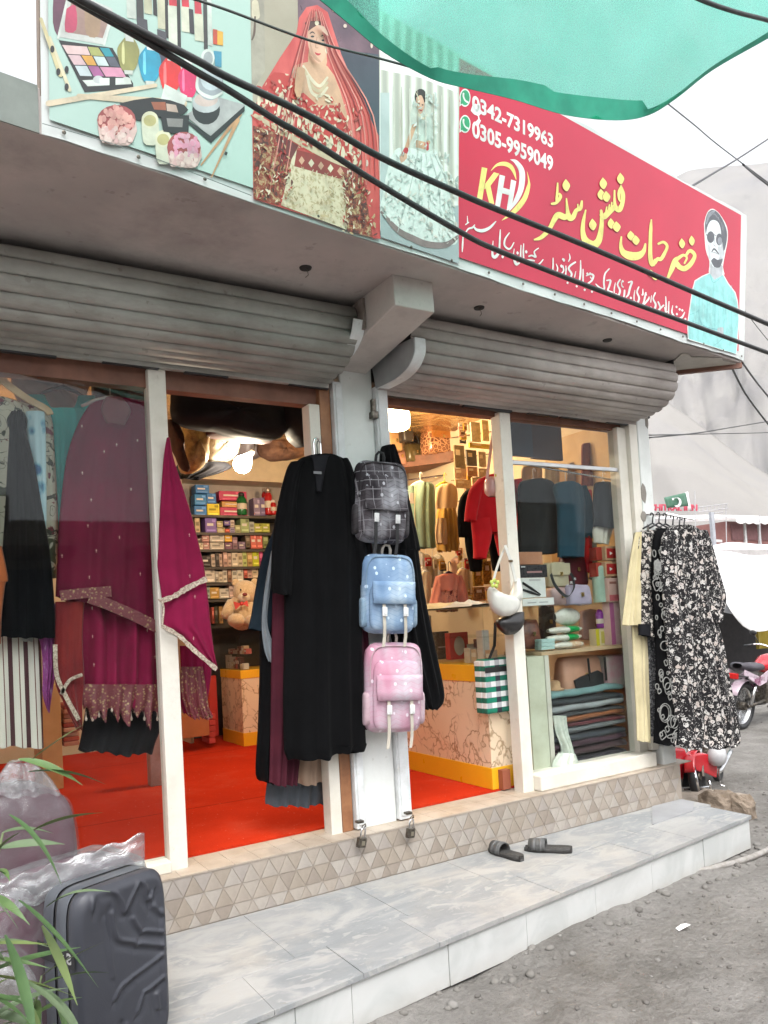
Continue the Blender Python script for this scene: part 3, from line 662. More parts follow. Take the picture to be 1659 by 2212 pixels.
# compact stack and jar
p.poly([(1225, 770), (1420, 640), (1625, 700), (1395, 910)], ink((.35, .37, .36))).poly([(1215, 780), (1395, 905), (1395, 950), (1220, 800)], BLKI).poly([(1395, 905), (1620, 705), (1620, 740), (1395, 955)], BLKI)
p.ell(1365, 730, 92, 100, BLKI).ell(1365, 690, 92, 62, ink((.40, .44, .44))).ell(1365, 665, 78, 46, ink((.48, .40, .36))).ell(1390, 560, 90, 110, ink((.28, .32, .34))).ell(1400, 520, 74, 84, ink((.44, .52, .54))).stroke([(1310, 500, 14), (1310, 600, 22), (1400, 650, 22), (1470, 620, 14)], PAL)
p.ell(1375, 390, 46, 62, PAL).ell(1378, 392, 32, 46, ink((.30, .34, .34)))
# pots of beads
def pot(cx, cy, rx, ry, h, c1, c2):
    p.poly([(cx-rx, cy), (cx+rx, cy), (cx+rx*.82, cy+h), (cx+rx*.3, cy+h*1.12), (cx-rx*.5, cy+h*1.05), (cx-rx*.85, cy+h*.85)], ink((.52, .40, .36)), 2).ell(cx, cy, rx, ry, ink((.30, .07, .07)))
    for k in range(int(rx*.55)):
        a, q = rg.uniform(0, 6.28), math.sqrt(rg.random()); p.ell(cx+rx*.9*q*math.cos(a), cy+ry*.88*q*math.sin(a)+rg.uniform(0, 14), 15, 19, ink(rg.choice((c1, c2))), 8)
    for k in range(int(rx*.3)): p.ell(cx+rx*rg.uniform(-.8, .75), cy+h*rg.uniform(.35, .95), 15, 19, ink(rg.choice(((.58, .44, .40), (.56, .38, .36), (.6, .50, .45)))), 8)
p.K = K7
pot(770, 800, 128, 100, 150, (.60, .33, .28), (.55, .27, .24))
for cx, cy, r in ((990, 800, 56), (1078, 925, 54)): p.poly([(cx-r, cy), (cx+r, cy), (cx+r*.85, cy+150), (cx, cy+170), (cx-r*.8, cy+145)], ink((.50, .54, .42)), 2).ell(cx, cy, r, 56, ink((.55, .56, .40))).ell(cx, cy+6, r*.75, 38, ink((.40, .38, .17)))
p.poly([(1060, 770), (1250, 770), (1245, 900), (1080, 880)], BLKI).poly([(1100, 790), (1210, 795), (1205, 850), (1110, 845)], ink((.20, .2, .19)))
pot(1215, 985, 112, 105, 120, (.58, .27, .36), (.55, .33, .40))
p.poly([(1490, 1010), (1505, 1020), (1495, 1040), (1480, 1030)], BLKI)
p.K = K1; p.stroke([(250, 752, 5), (800, 915, 5), (1510, 1185, 5)], ink((.12, .15, .14)))
p.done('makeup_print')
# ---- bride in red
@mfun('print_veil')
def _(t): t.set(col=t.ramp(t.noise(4, 4, .6, t.map((2, 1, .7))), [(.3, (.36, .035, .035)), (.55, (.52, .09, .08)), (.75, (.60, .20, .17))]), rough=.35)
@mfun('print_lace')
def _(t):
    v = t.vor(46, None, 'F1'); n = t.noise(26, 5, .7); t.set(col=t.mix(t.ramp(t.math('ADD', v, t.math('MULTIPLY', n, .5)), [(.42, (1,)*3), (.6, (0,)*3)]), (.40, .04, .035), (.56, .50, .36)), rough=.4)
@mfun('print_brocade')
def _(t):
    n = t.noise(70, 5, .7); v = t.vor(60); t.set(col=t.ramp(t.math('MULTIPLY', n, t.math('ADD', v, .75)), [(.25, (.22, .16, .08)), (.45, (.38, .32, .19)), (.62, (.56, .51, .36))]), rough=.4)
@mfun('print_jewel')
def _(t):
    n = t.noise(36, 6, .75); t.set(col=t.ramp(n, [(.32, (.07, .02, .018)), (.45, (.22, .05, .03)), (.55, (.36, .25, .13)), (.66, (.60, .52, .38))], 'CONSTANT'), rough=.4)
VEIL, LACE, BROC, JEW = MC['print_veil'], MC['print_lace'], MC['print_brocade'], MC['print_jewel']
SKIN, SKIN2, CRM = ink((.58, .36, .25)), ink((.53, .33, .21)), ink((.60, .55, .40))
p = Print(K2)
p.poly([(436, -60), (925, -60), (935, 1440), (700, 1380), (560, 500)], NAVY).poly([(436, -60), (925, -60), (926, 330), (700, 300), (440, 200)], MAUVE, 0)
p.poly([(150, -60), (235, -60), (240, 430), (160, 560)], ink((.32, .30, .24))).stroke([(180, 20, 40), (185, 95, 50)], CRM).stroke([(180, 100, 10), (175, 200, 14), (160, 245, 8)], ink((.10, .07, .05)))
p.poly([(490, 45), (555, 32), (618, 75), (655, 190), (700, 330), (800, 560), (925, 820), (934, 1442), (800, 1400), (170, 1200), (162, 700), (225, 520), (330, 350), (430, 200), (445, 110)], VEIL)
p.poly([(470, 130), (540, 70), (600, 120), (640, 250), (625, 420), (480, 400), (440, 360)], ink((.50, .10, .09)), 2)
p.poly([(412, 400), (500, 375), (615, 400), (690, 540), (745, 800), (600, 760), (440, 640), (400, 480)], SKIN2, 2)
p.poly([(505, 300), (610, 320), (600, 430), (560, 460), (500, 400)], SKIN2, 2)
p.poly([(498, 180), (545, 135), (590, 165), (622, 250), (612, 330), (565, 385), (520, 335), (498, 260)], SKIN, 3)
p.poly([(480, 140), (545, 100), (600, 150), (618, 200), (560, 150), (500, 190)], ink((.09, .04, .035)), 2).stroke([(548, 70, 8), (550, 125, 10)], CRM).ell(552, 140, 12, 16, CRM)
p.stroke([(510, 205, 4), (525, 195, 8), (540, 205, 3)], BLKI).stroke([(575, 222, 3), (592, 215, 8), (606, 232, 3)], BLKI).ell(526, 222, 11, 6, BLKI).ell(590, 245, 10, 6, BLKI).stroke([(553, 225, 4), (545, 285, 6), (560, 290, 4)], ink((.42, .23, .15))).stroke([(540, 318, 4), (558, 330, 14), (576, 325, 4)], ink((.42, .04, .05))).ell(612, 300, 10, 24, CRM)
for k in range(3): p.stroke([(470+k*12, 400+k*30, 14), (520, 480+k*38, 18), (570, 520+k*30, 20), (615, 470+k*30, 14)], CRM if k != 1 else ink((.50, .42, .27)))
p.stroke([(410, 420, 18), (430, 520, 22), (400, 640, 22)], CRM)
p.poly([(400, 610), (470, 560), (560, 640), (680, 640), (745, 800), (700, 900), (500, 850), (400, 760)], LACE, 2)
p.poly([(168, 690), (260, 470), (330, 440), (420, 480), (430, 620), (520, 690), (640, 700), (760, 790), (830, 1010), (700, 1010), (440, 890), (168, 720)], LACE, 2)
for k in range(26): 
    t_ = k/25; x, y = 200+t_*600, 600+t_*330+60*math.sin(k*1.9); p.stroke([(x, y+40, 12), (x+6, y, 26), (x+4, y-40, 6)], CRM)
p.poly([(168, 760), (300, 800), (440, 890), (320, 1240), (170, 1195)], JEW).poly([(300, 800), (440, 880), (400, 960), (330, 1000)], ink((.13, .03, .03)))
p.poly([(430, 905), (820, 1010), (730, 1390), (700, 1375), (335, 1240), (400, 960)], BROC)
p.poly([(430, 905), (820, 1005), (790, 1110), (415, 1005)], ink((.24, .035, .03)))
for k in range(6): p.ell(460+k*58, 970+k*16, 18, 26, CRM if k % 2 else ink((.5, .3, .2)), 4)
p.stroke([(180, 700, 24), (450, 860, 34), (640, 960, 34), (810, 1030, 26)], ink((.50, .42, .28)))
p.poly([(700, 1040), (840, 1040), (905, 1440), (735, 1395)], JEW).poly([(830, 1080), (900, 1180), (935, 1442), (890, 1440)], VEIL)
for k in range(14): p.ell(rg.uniform(640, 920), rg.uniform(60, 330) if k < 9 else rg.uniform(700, 1200), rg.uniform(5, 14), rg.uniform(8, 22), ink((.62, .50, .42)), 8)
def scatter(p, n, x0, x1, y0, y1, mats, s0, s1, inside, seed):
    r = random.Random(seed); k = 0
    while k < n:
        x, y = r.uniform(x0, x1), r.uniform(y0, y1)
        if not inside(x, y): continue
        k += 1; q = r.uniform(s0, s1); a = r.uniform(-1.2, 1.2); p.stroke([(x-q*math.sin(a), y-q*math.cos(a), q*.35), (x+q*.2, y, q*.75), (x+q*math.sin(a), y+q*math.cos(a), q*.2)], r.choice(mats), 1, 2)
VD, VL, VM = ink((.26, .03, .03)), ink((.62, .24, .20)), ink((.46, .10, .08))
for k in range(26):
    t_ = k/25; p.stroke([(545+70*(t_-.5), 60+30*abs(t_-.5), 3), (500+190*t_-40+60*(t_-.5), 330, 7), (330+560*t_, 700, 9), (240+690*t_, 1150, 4)] if (t_ < .2 or t_ > .72) else [(500+90*t_, 60, 2), (470+170*t_, 130, 4)], (VD, VL, VM)[k % 3], .9, 4)
scatter(p, 150, 190, 820, 500, 1000, [CRM, ink((.48, .40, .27)), ink((.50, .07, .06)), ink((.30, .05, .04))], 8, 22, lambda x, y: 560+.34*(x-200) < y+120 and y < 700+.40*(x-180)+60 and y > 470, 3)
scatter(p, 130, 172, 440, 770, 1230, [ink((.10, .03, .025)), CRM, ink((.42, .30, .16)), ink((.36, .04, .035))], 6, 18, lambda x, y: y < 1190+.3*(x-170) and x < 300+.1*(y-770)+60, 4)
scatter(p, 90, 700, 900, 1050, 1420, [ink((.10, .03, .025)), CRM, ink((.42, .30, .16)), ink((.36, .04, .035))], 6, 18, lambda x, y: x > 700 and x < 850+.15*(y-1050), 5)
scatter(p, 160, 350, 800, 980, 1370, [ink((.56, .50, .35)), ink((.30, .24, .13)), ink((.44, .37, .22))], 5, 13, lambda x, y: y < 1240+.36*(x-340)-10 and y > 1010+.2*(x-430) and x > 420-(y-980)*.28 and x < 790-(y-1000)*.2, 6)
scatter(p, 40, 430, 720, 600, 900, [CRM, SKIN2, ink((.46, .30, .18))], 5, 14, lambda x, y: True, 7)
p.poly([(498, 250), (520, 330), (565, 383), (548, 385), (505, 340)], ink((.44, .26, .17)), 2).poly([(540, 165), (585, 175), (610, 230), (575, 205)], ink((.62, .42, .31)), 2).poly([(420, 420), (470, 430), (440, 600), (405, 560)], ink((.44, .27, .16)), 2)
p.done('bride_print')
# ---- bride in white
p = Print(K2)
@mfun('print_gown')
def _(t):
    n = t.noise(30, 5, .7); t.set(col=t.ramp(n, [(.3, (.42, .50, .46)), (.55, (.55, .62, .58)), (.7, (.62, .65, .60))]), rough=.4)
GOWN = MC['print_gown']
p.poly([(1150, 560), (1205, 540), (1250, 700), (1290, 960), (1280, 1080), (1200, 1000), (1110, 900), (1115, 700)], ink((.52, .57, .50)), 2)
p.poly([(1150, 900), (1260, 900), (1290, 960), (1340, 1120), (1402, 1420), (1360, 1482), (1190, 1478), (1060, 1400), (940, 1275), (950, 1180), (975, 1040), (1020, 910), (1090, 890)], GOWN, 3)
p.poly([(1140, 750), (1190, 700), (1240, 720), (1262, 800), (1250, 910), (1155, 905)], ink((.46, .54, .48)), 2).poly([(1150, 845), (1215, 860), (1215, 905), (1150, 890)], SKIN2)
p.stroke([(1140, 760, 26), (1105, 860, 24), (1080, 930, 22)], SKIN2).stroke([(1225, 860, 24), (1180, 885, 20)], SKIN2).stroke([(1090, 905, 30), (1078, 935, 30)], ink((.42, .03, .04))).stroke([(1214, 870, 26), (1218, 900, 20)], ink((.42, .03, .04))).poly([(1050, 940), (1090, 925), (1095, 955), (1060, 985)], SKIN, 2)
p.ell(1178, 585, 36, 48, ink((.03, .022, .022))).poly([(1152, 590), (1180, 575), (1198, 610), (1200, 650), (1178, 690), (1156, 660)], SKIN, 3).stroke([(1150, 560, 5), (1168, 600, 5)], CRM).stroke([(1165, 690, 10), (1195, 718, 12), (1215, 690, 8)], CRM).ell(1168, 628, 6, 4, BLKI).ell(1190, 634, 6, 4, BLKI).stroke([(1170, 662, 3), (1180, 668, 8), (1190, 664, 3)], ink((.4, .06, .06)))
p.stroke([(942, 1280, 14), (1040, 1390, 34), (1130, 1440, 40), (1220, 1475, 40), (1330, 1478, 36), (1400, 1430, 20)], ink((.20, .16, .15)))
for k in range(5): p.stroke([(1160+k*25, 930, 4), (1110+k*60, 1150, 6), (1040+k*85, 1400, 4)], ink((.40, .46, .43)))
scatter(p, 240, 945, 1400, 930, 1470, [ink((.60, .66, .62)), ink((.40, .48, .44)), ink((.52, .52, .46)), ink((.34, .40, .37))], 6, 20, lambda x, y: y < 1290+.42*(x-940)+20 and y > 920+abs(x-1180)*.9-120 and x > 1010-(y-930)*.25, 8)
scatter(p, 40, 1120, 1280, 560, 900, [ink((.60, .65, .60)), ink((.42, .5, .46))], 6, 18, lambda x, y: True, 9)
for k in range(8): p.stroke([(1010+k*48, 520+k*10, 3), (1012+k*48, 760, 6), (1012+k*48, 930, 3)], ink((.34, .32, .24)) if k % 2 else ink((.58, .58, .50)))
p.done('gown_print')
# ---- gold and white lettering
GOLD = ink((.80, .70, .20), .4, 'print_gold'); GOLDE = ink((.30, .03, .03), .4, 'print_edge'); LWHT = ink((.74, .74, .71), .4, 'print_white')
def textpoly(p, s, BL, BR, TL, m, off=.018):
    c = bpy.data.curves.new('txt', 'FONT'); c.body = s; c.size = 1; c.offset = off; c.resolution_u = 3
    o = bpy.data.objects.new('txt', c); COL.objects.link(o); bpy.context.view_layer.update()
    me = bpy.data.meshes.new_from_object(o.evaluated_get(bpy.context.evaluated_depsgraph_get()))
    vs = [v.co.copy() for v in me.vertices]; fs = [tuple(f.vertices) for f in me.polygons]
    x0, x1 = min(v.x for v in vs), max(v.x for v in vs); y0, y1 = min(v.y for v in vs), max(v.y for v in vs)
    p.mat(m); p.lay(); A, B_, C_ = p.pt(*BL), p.pt(*BR), p.pt(*TL)
    p.b.add([A+(B_-A)*((v.x-x0)/(x1-x0))+(C_-A)*((v.y-y0)/(y1-y0)) for v in vs], fs)
    bpy.data.objects.remove(o); bpy.data.meshes.remove(me); bpy.data.curves.remove(c)
p = Print(K5)
textpoly(p, '0342-7319963', (238, 420), (1580, 1062), (238, 152), LWHT, .03); p.done('phone_number'); p = Print(K5)
textpoly(p, '0305-9959049', (238, 868), (1580, 1450), (238, 582), LWHT, .03)
p.done('phone_number')
p = Print(K5)
WG = ink((.02, .30, .13), .4)
for cy in (215, 650):
    p.ell(120, cy, 92, 150, LWHT).poly([(30, cy+60), (70, cy+110), (28, cy+145)], LWHT).ell(122, cy, 76, 128, WG).poly([(48, cy+50), (80, cy+95), (48, cy+110)], WG)
    p.stroke([(95, cy-70, 30), (95, cy-20, 26), (120, cy+40, 24), (165, cy+75, 34)], LWHT, 1)
p.done('phone_icon')
p = Print(K5)
p.poly([(400, 1365), (490, 1385), (405, 1905), (320, 1880)], GOLD).poly([(455, 1640), (600, 1450), (690, 1475), (530, 1690), (440, 1730)], GOLD).poly([(455, 1690), (535, 1640), (605, 1978), (520, 1955)], GOLD)
p.poly([(695, 1490), (785, 1515), (700, 2025), (620, 2005)], LWHT).poly([(885, 1570), (970, 1600), (890, 2060), (810, 2085)], LWHT).poly([(735, 1700), (880, 1745), (865, 1835), (725, 1795)], LWHT)
p.stroke([(550, 1425, 4), (650, 1330, 40), (770, 1310, 70), (870, 1350, 70), (930, 1440, 50), (970, 1575, 5)], GOLD).stroke([(870, 1240, 5), (960, 1275, 60), (1050, 1400, 90), (1070, 1550, 95), (1040, 1750, 90), (960, 1930, 70), (850, 2100, 5)], LWHT).stroke([(1150, 1440, 4), (1180, 1600, 30), (1170, 1700, 60), (1110, 1880, 80), (1010, 2020, 90), (900, 2130, 70), (730, 2250, 6)], GOLD)
p.done('logo')
T = [[(1400, 890, 20), (1440, 838, 34), (1486, 882, 34), (1450, 960, 44), (1390, 1008, 50), (1335, 990, 44)], [(1390, 955, 18), (1412, 905, 18), (1380, 880, 24), (1335, 905, 34), (1300, 935, 50), (1270, 1010, 46), (1248, 1060, 34), (1215, 1135, 20)], [(1340, 990, 44), (1310, 955, 50)],
     [(1075, 540, 12), (1070, 620, 30), (1065, 760, 34), (1065, 900, 42), (1085, 968, 44), (1112, 930, 34)], [(1110, 950, 34), (1135, 915, 30), (1160, 920, 34), (1185, 890, 34), (1225, 800, 28), (1190, 757, 26), (1143, 772, 22)],
     [(790, 708, 16), (785, 790, 32), (810, 855, 58), (880, 888, 78), (950, 885, 72), (1000, 845, 42), (1018, 775, 18)],
     [(452, 455, 14), (430, 560, 34), (425, 660, 44), (450, 740, 64), (520, 785, 78), (575, 740, 62), (600, 620, 44), (605, 520, 34), (598, 460, 26)], [(598, 500, 30), (625, 515, 54), (660, 485, 54), (705, 440, 52), (730, 420, 46)], [(640, 480, 14), (652, 425, 14)], [(666, 460, 14), (677, 405, 14)], [(692, 440, 14), (700, 382, 14)],
     [(725, 270, 16), (725, 370, 24), (738, 430, 42), (770, 448, 52), (800, 385, 38), (805, 300, 38), (785, 225, 18)], [(785, 240, 26), (768, 290, 30), (770, 350, 22), (788, 380, 8)],
     [(415, 370, 20), (402, 435, 38), (362, 458, 38), (332, 518, 48), (298, 528, 54), (280, 470, 36), (268, 340, 12)], [(376, 395, 12), (380, 440, 16)], [(290, 500, 44), (250, 520, 56), (190, 500, 58), (150, 550, 48), (120, 610, 40), (80, 668, 42), (20, 718, 36), (-40, 735, 12)],
     [(185, 200, 16), (181, 300, 24), (176, 360, 27)], [(130, 395, 20), (175, 383, 28), (213, 330, 30), (203, 300, 20)]]
p = Print(KA)
for k, m in ((1.22, GOLDE), (1.0, GOLD)):
    for s in T: p.stroke(s, m, k if k == 1 else 1+8/max(20, max(q[2] for q in s)))
for x, y, rx, ry in [(1365, 768, 28, 48), (1458, 742, 27, 48), (880, 695, 34, 46), (928, 738, 34, 46), (1072, 1052, 32, 34), (1112, 1082, 32, 34), (518, 590, 35, 56), (618, 200, 34, 56), (598, 305, 34, 52), (648, 325, 36, 52), (782, 155, 33, 55), (692, 580, 32, 50), (745, 610, 36, 50), (266, 218, 35, 58)]:
    p.dot(x, y, GOLDE, rx+4, ry+4); p.dot(x, y, GOLD, rx, ry)
p.done('gold_lettering')
TC = [[(215, 275, 10), (215, 420, 22), (205, 500, 20), (190, 535, 10)], [(245, 385, 12), (245, 470, 18), (245, 550, 16)], [(280, 465, 10), (330, 445, 20), (370, 460, 22), (350, 520, 22), (300, 560, 18)], [(345, 500, 10), (335, 480, 15)], [(560, 380, 14), (510, 440, 18), (495, 540, 20), (500, 620, 22), (450, 610, 20), (395, 560, 10)], [(530, 520, 14), (575, 520, 22), (560, 590, 22), (545, 640, 20), (600, 660, 14)], [(635, 545, 8), (622, 610, 14), (620, 670, 12)],
      [(690, 510, 16), (660, 570, 18), (690, 640, 22), (670, 700, 22), (640, 680, 14)], [(745, 640, 20), (740, 700, 20), (725, 740, 8)], [(705, 535, 8), (715, 590, 14), (735, 600, 10)], [(790, 545, 14), (835, 535, 20), (810, 610, 24), (790, 690, 22), (765, 720, 14)], [(870, 635, 8), (860, 700, 14), (860, 770, 12)], [(915, 600, 16), (895, 660, 18), (920, 730, 22), (900, 790, 22), (870, 770, 12)], [(965, 620, 8), (965, 690, 16), (950, 690, 10)], [(1000, 670, 20), (980, 770, 20), (965, 820, 18), (1030, 750, 22), (1040, 720, 14)], [(1070, 700, 8), (1060, 780, 14)],
      [(1115, 670, 16), (1090, 740, 18), (1120, 810, 22), (1100, 870, 22), (1060, 840, 12)], [(1150, 780, 18), (1175, 850, 18), (1150, 900, 10)], [(1160, 870, 20), (1215, 820, 20)], [(1240, 710, 10), (1245, 820, 18), (1240, 920, 16)], [(1280, 770, 10), (1275, 850, 16), (1275, 930, 14)], [(1225, 840, 8), (1240, 900, 16), (1265, 890, 10)], [(1325, 820, 10), (1315, 900, 18), (1340, 950, 18)], [(1470, 900, 10), (1440, 960, 22), (1400, 980, 20)], [(75, 195, 8), (85, 250, 16), (65, 295, 10)], [(150, 300, 18), (90, 340, 22), (70, 380, 22), (105, 440, 22), (90, 490, 20)], [(45, 370, 10), (30, 450, 14)], [(155, 410, 8), (140, 480, 14)]]
TB = [[(155, 695, 10), (160, 600, 22), (165, 500, 18)], [(210, 420, 18), (240, 385, 22), (290, 370, 25), (320, 335, 15)], [(310, 360, 20), (350, 400, 35), (430, 410, 45), (520, 370, 35), (600, 290, 15)], [(222, 215, 8), (225, 270, 14), (225, 310, 16)], [(200, 330, 14), (240, 300, 16)], [(660, 395, 12), (655, 500, 24), (650, 600, 24), (640, 700, 30), (590, 760, 45), (555, 720, 30), (565, 545, 8)], [(780, 440, 14), (725, 520, 22), (715, 600, 24), (760, 650, 24), (800, 640, 20), (840, 570, 14)], [(845, 650, 10), (835, 760, 18), (870, 850, 40), (910, 840, 20)], [(935, 600, 12), (930, 700, 20), (930, 770, 20)], [(970, 580, 12), (965, 680, 20), (970, 790, 20)], [(1040, 750, 20), (1080, 740, 22), (1130, 760, 24), (1110, 690, 18), (1170, 640, 12)], [(1010, 800, 18), (1060, 800, 22), (1110, 810, 20)], [(1230, 790, 12), (1200, 830, 18), (1170, 870, 22), (1260, 910, 18), (1330, 930, 14)], [(1360, 770, 12), (1360, 860, 20), (1355, 940, 18)], [(1400, 850, 10), (1420, 910, 18), (1405, 970, 14)], [(1490, 880, 18), (1500, 940, 22), (1470, 980, 14)], [(1530, 880, 14), (1530, 990, 14)]]
p = Print(KC)
for s in TC: p.stroke(s, LWHT, 1.05)
for x, y in [(350, 655), (262, 632), (295, 438), (328, 437), (820, 730), (1370, 838), (1375, 925), (1408, 868), (1440, 880), (1478, 985), (55, 548), (165, 590), (720, 530), (1000, 690), (0, 265)]: p.dot(x, y, LWHT, 13, 16)
p.K = KB
for s in TB: p.stroke(s, LWHT, 1.0)
for x, y in [(888, 705), (1003, 690), (1503, 800), (1470, 880), (690, 755)]: p.dot(x, y, LWHT, 16, 24)
p.done('white_lettering')
# ---- portrait of a man
p = Print(K8)
TEAL, PALE, GRY, DGR, MGR = ink((.26, .62, .60)), ink((.70, .76, .76)), ink((.44, .47, .49)), ink((.09, .095, .11)), ink((.25, .27, .3))
body = [(375, 930), (430, 1010), (540, 950), (600, 1060), (690, 1180), (718, 1290), (738, 1500), (705, 1945), (400, 1850), (105, 1755), (100, 1560), (158, 1150), (190, 1030), (280, 972)]
p.poly([(x+(x-420)*.035, y+(-12 if y < 1700 else 6)) for x, y in body], LWHT)
p.poly([(300, 300), (340, 160), (410, 112), (500, 180), (590, 340), (600, 500), (560, 720), (540, 850), (550, 960), (370, 950), (370, 780), (320, 620)], LWHT, 3)
p.poly([(382, 760), (535, 830), (535, 955), (435, 1015), (378, 930)], GRY)
p.poly([(340, 270), (420, 235), (500, 280), (560, 470), (550, 720), (500, 850), (420, 850), (375, 765), (335, 620), (322, 400)], PALE, 3)
p.poly([(500, 300), (550, 450), (552, 700), (505, 840), (470, 820), (520, 600)], GRY, 2)
p.poly(body, TEAL)
p.poly([(322, 440), (312, 300), (350, 165), (420, 125), (500, 190), (578, 350), (590, 500), (552, 650), (530, 520), (505, 350), (470, 275), (400, 255), (350, 320)], DGR, 3).poly([(350, 170), (420, 130), (440, 150), (370, 220), (340, 300), (322, 300)], MGR, 2)
p.ell(385, 470, 48, 74, DGR).ell(492, 500, 42, 76, DGR).ell(500, 520, 28, 50, MGR).stroke([(425, 440, 10), (455, 450, 10)], DGR).stroke([(325, 440, 12), (340, 445, 12)], DGR)
p.stroke([(440, 480, 5), (425, 570, 8), (460, 585, 6)], MGR).stroke([(395, 665, 8), (430, 620, 22), (490, 690, 10)], DGR).stroke([(405, 665, 4), (440, 668, 10), (475, 685, 4)], MGR).poly([(388, 770), (425, 730), (470, 760), (535, 745), (520, 810), (495, 855), (430, 850)], DGR, 2)
p.stroke([(375, 935, 6), (420, 1045, 8), (540, 955, 6)], ink((.16, .45, .45))).stroke([(420, 1060, 6), (430, 1600, 6)], ink((.2, .53, .52))).stroke([(230, 1400, 10), (280, 1580, 18), (480, 1640, 10)], ink((.16, .46, .47))).poly([(470, 1620), (540, 1610), (550, 1700), (480, 1720)], GRY, 2).stroke([(590, 1250, 6), (560, 1500, 8), (550, 1700, 6)], ink((.19, .5, .5)))
for a in [((150, 1530), (300, 1590), (420, 1630)), ((560, 1720), (480, 1800), (420, 1840)), ((120, 1450), (200, 1420), (240, 1380))]: p.stroke([q+(7,) for q in a], ink((.16, .45, .45)))
for k in range(9): p.stroke([(345+k*26, 170+k*k*2.2, 3), (370+k*22, 150+k*k*3, 7), (410+k*18, 190+k*k*4, 3)], MGR if k % 2 else ink((.16, .165, .18)))
p.poly([(345, 560), (375, 600), (385, 740), (360, 730)], ink((.52, .56, .57)), 2).poly([(470, 590), (530, 600), (540, 740), (490, 700)], ink((.50, .54, .56)), 2).poly([(380, 290), (470, 300), (480, 400), (370, 370)], ink((.74, .77, .77)), 2)
for k in range(10): p.stroke([(180+k*52, 1080+(k % 3)*60, 4), (190+k*50, 1350, 12), (170+k*54, 1700, 4)], ink((.22, .55, .54)) if k % 2 else ink((.32, .66, .64)))
p.done('portrait_print')
# peeling white scraps over the first number, eyelets along the hem
p = Print(K5); p.poly([(215, 430), (240, 350), (290, 312), (355, 340), (370, 300), (385, 480), (345, 520), (270, 490)], WHITE).poly([(275, 640), (345, 560), (385, 590), (340, 690)], WHITE).poly([(330, 500), (350, 500), (365, 580), (345, 590)], WHITE); p.off += .004; p.done('peeling_scrap')
for k in range(19):
    q = MB(); c = SB0+SD*(.06+k*.222)+SU*.022+SN*.003; q.lathe([(.006, -.003), (.006, .0), (.003, .001)], c, 8, rot=SN.to_track_quat('Z', 'Y').to_matrix()); q.build('tack', DSTEEL, ban)
# ------------------------------------------------------------------ fabrics
MAR = fabric('maroon_chiffon', (.150, .008, .034), (.115, .006, .026), .8, sheen=.0)
MAG = fabric('magenta_chiffon', (.23, .008, .050), (.18, .006, .038), .75, sheen=.03)
REDM = fabric('rust_maroon', (.22, .022, .02), (.15, .012, .016), .7)
BLACKF = fabric('black_crepe', (.004, .004, .0045), (.003, .003, .0034), .72, sheen=.02)
BLACK2 = fabric('black_satin', (.016, .016, .019), (.010, .010, .012), .6, sheen=0)
NAVYF = fabric('ink_blue_crepe', (.012, .022, .032), (.009, .016, .024), .75, sheen=0)
WINE = fabric('wine_crepe', (.075, .014, .024), (.05, .010, .018), .8, sheen=0)
GREYF = fabric('grey_satin', (.22, .25, .27), (.15, .17, .19), .5)
BEIGEF = fabric('beige_crepe', (.42, .30, .22), (.33, .23, .17), .8)
TURQ = fabric('turquoise_cotton', (.03, .33, .31), (.025, .27, .255), .8)
CREAMF = fabric('cream_cotton', (.60, .52, .32), (.48, .41, .25), .85)
@mfun('gold_lace')
def _(t):
    n = t.noise(95, 4, .7); v = t.vor(70); f = t.math('ADD', t.math('MULTIPLY', v, .8), t.math('MULTIPLY', n, .6))
    t.set(col=t.ramp(f, [(.3, (.48, .34, .18)), (.5, (.30, .19, .10)), (.62, (.16, .03, .04))]), rough=.4, metal=t.ramp(f, [(.4, (.55,)*3), (.6, (0,)*3)])); t.bump(f, .8, .003)
@mfun('silver_trim')
def _(t): n = t.noise(140, 4, .7); t.set(col=t.ramp(n, [(.35, (.22, .15, .12)), (.5, (.45, .36, .28)), (.65, (.68, .60, .48))]), rough=.4, metal=.3); t.bump(n, .8, .003)
@mfun('stripes_brown_white')
def _(t):
    x = t.xyz()['X']; f = t.math('FRACT', t.math('MULTIPLY', x, 17.5)); f2 = t.math('FRACT', t.math('ADD', t.math('MULTIPLY', x, 17.5), .32))
    c = t.mix(t.math('LESS_THAN', f, .3), (.60, .57, .50), (.07, .022, .026)); t.set(col=t.mix(t.math('LESS_THAN', f2, .07), c, (.16, .07, .06)), rough=.85); t.bump(t.noise(600, 2), .2, .001)
@mfun('cream_floral')
def _(t):
    v = t.map((1, 1, .8)); n = t.noise(9, 3, .5, v, 1.4); n2 = t.noise(13, 2, .5, t.map((1, 1, 1), loc=(3, 4, 5)), .8); l = t.noise(8, 2, .4, t.map(loc=(9, 1, 2)), 2.2)
    c = t.mix(t.ramp(n, [(.57, (0,)*3), (.60, (1,)*3)]), (.50, .48, .38), (.16, .02, .035)); c = t.mix(t.ramp(n2, [(.60, (0,)*3), (.62, (1,)*3)]), c, (.05, .06, .03))
    c = t.mix(t.ramp(l, [(.485, (0,)*3), (.495, (1,)*3), (.505, (1,)*3), (.515, (0,)*3)]), c, (.035, .04, .03)); t.set(col=c, rough=.85)
@mfun('blue_star_print')
def _(t):
    d = t.vor(17, t.map((1, 1, .7)), 'F1', 'Distance'); n = t.noise(10, 3, .6, dist=1); f = t.math('ADD', d, t.math('MULTIPLY', n, .5))
    t.set(col=t.ramp(f, [(.42, (.04, .13, .27)), (.5, (.17, .38, .50)), (.62, (.42, .60, .66))]), rough=.8)
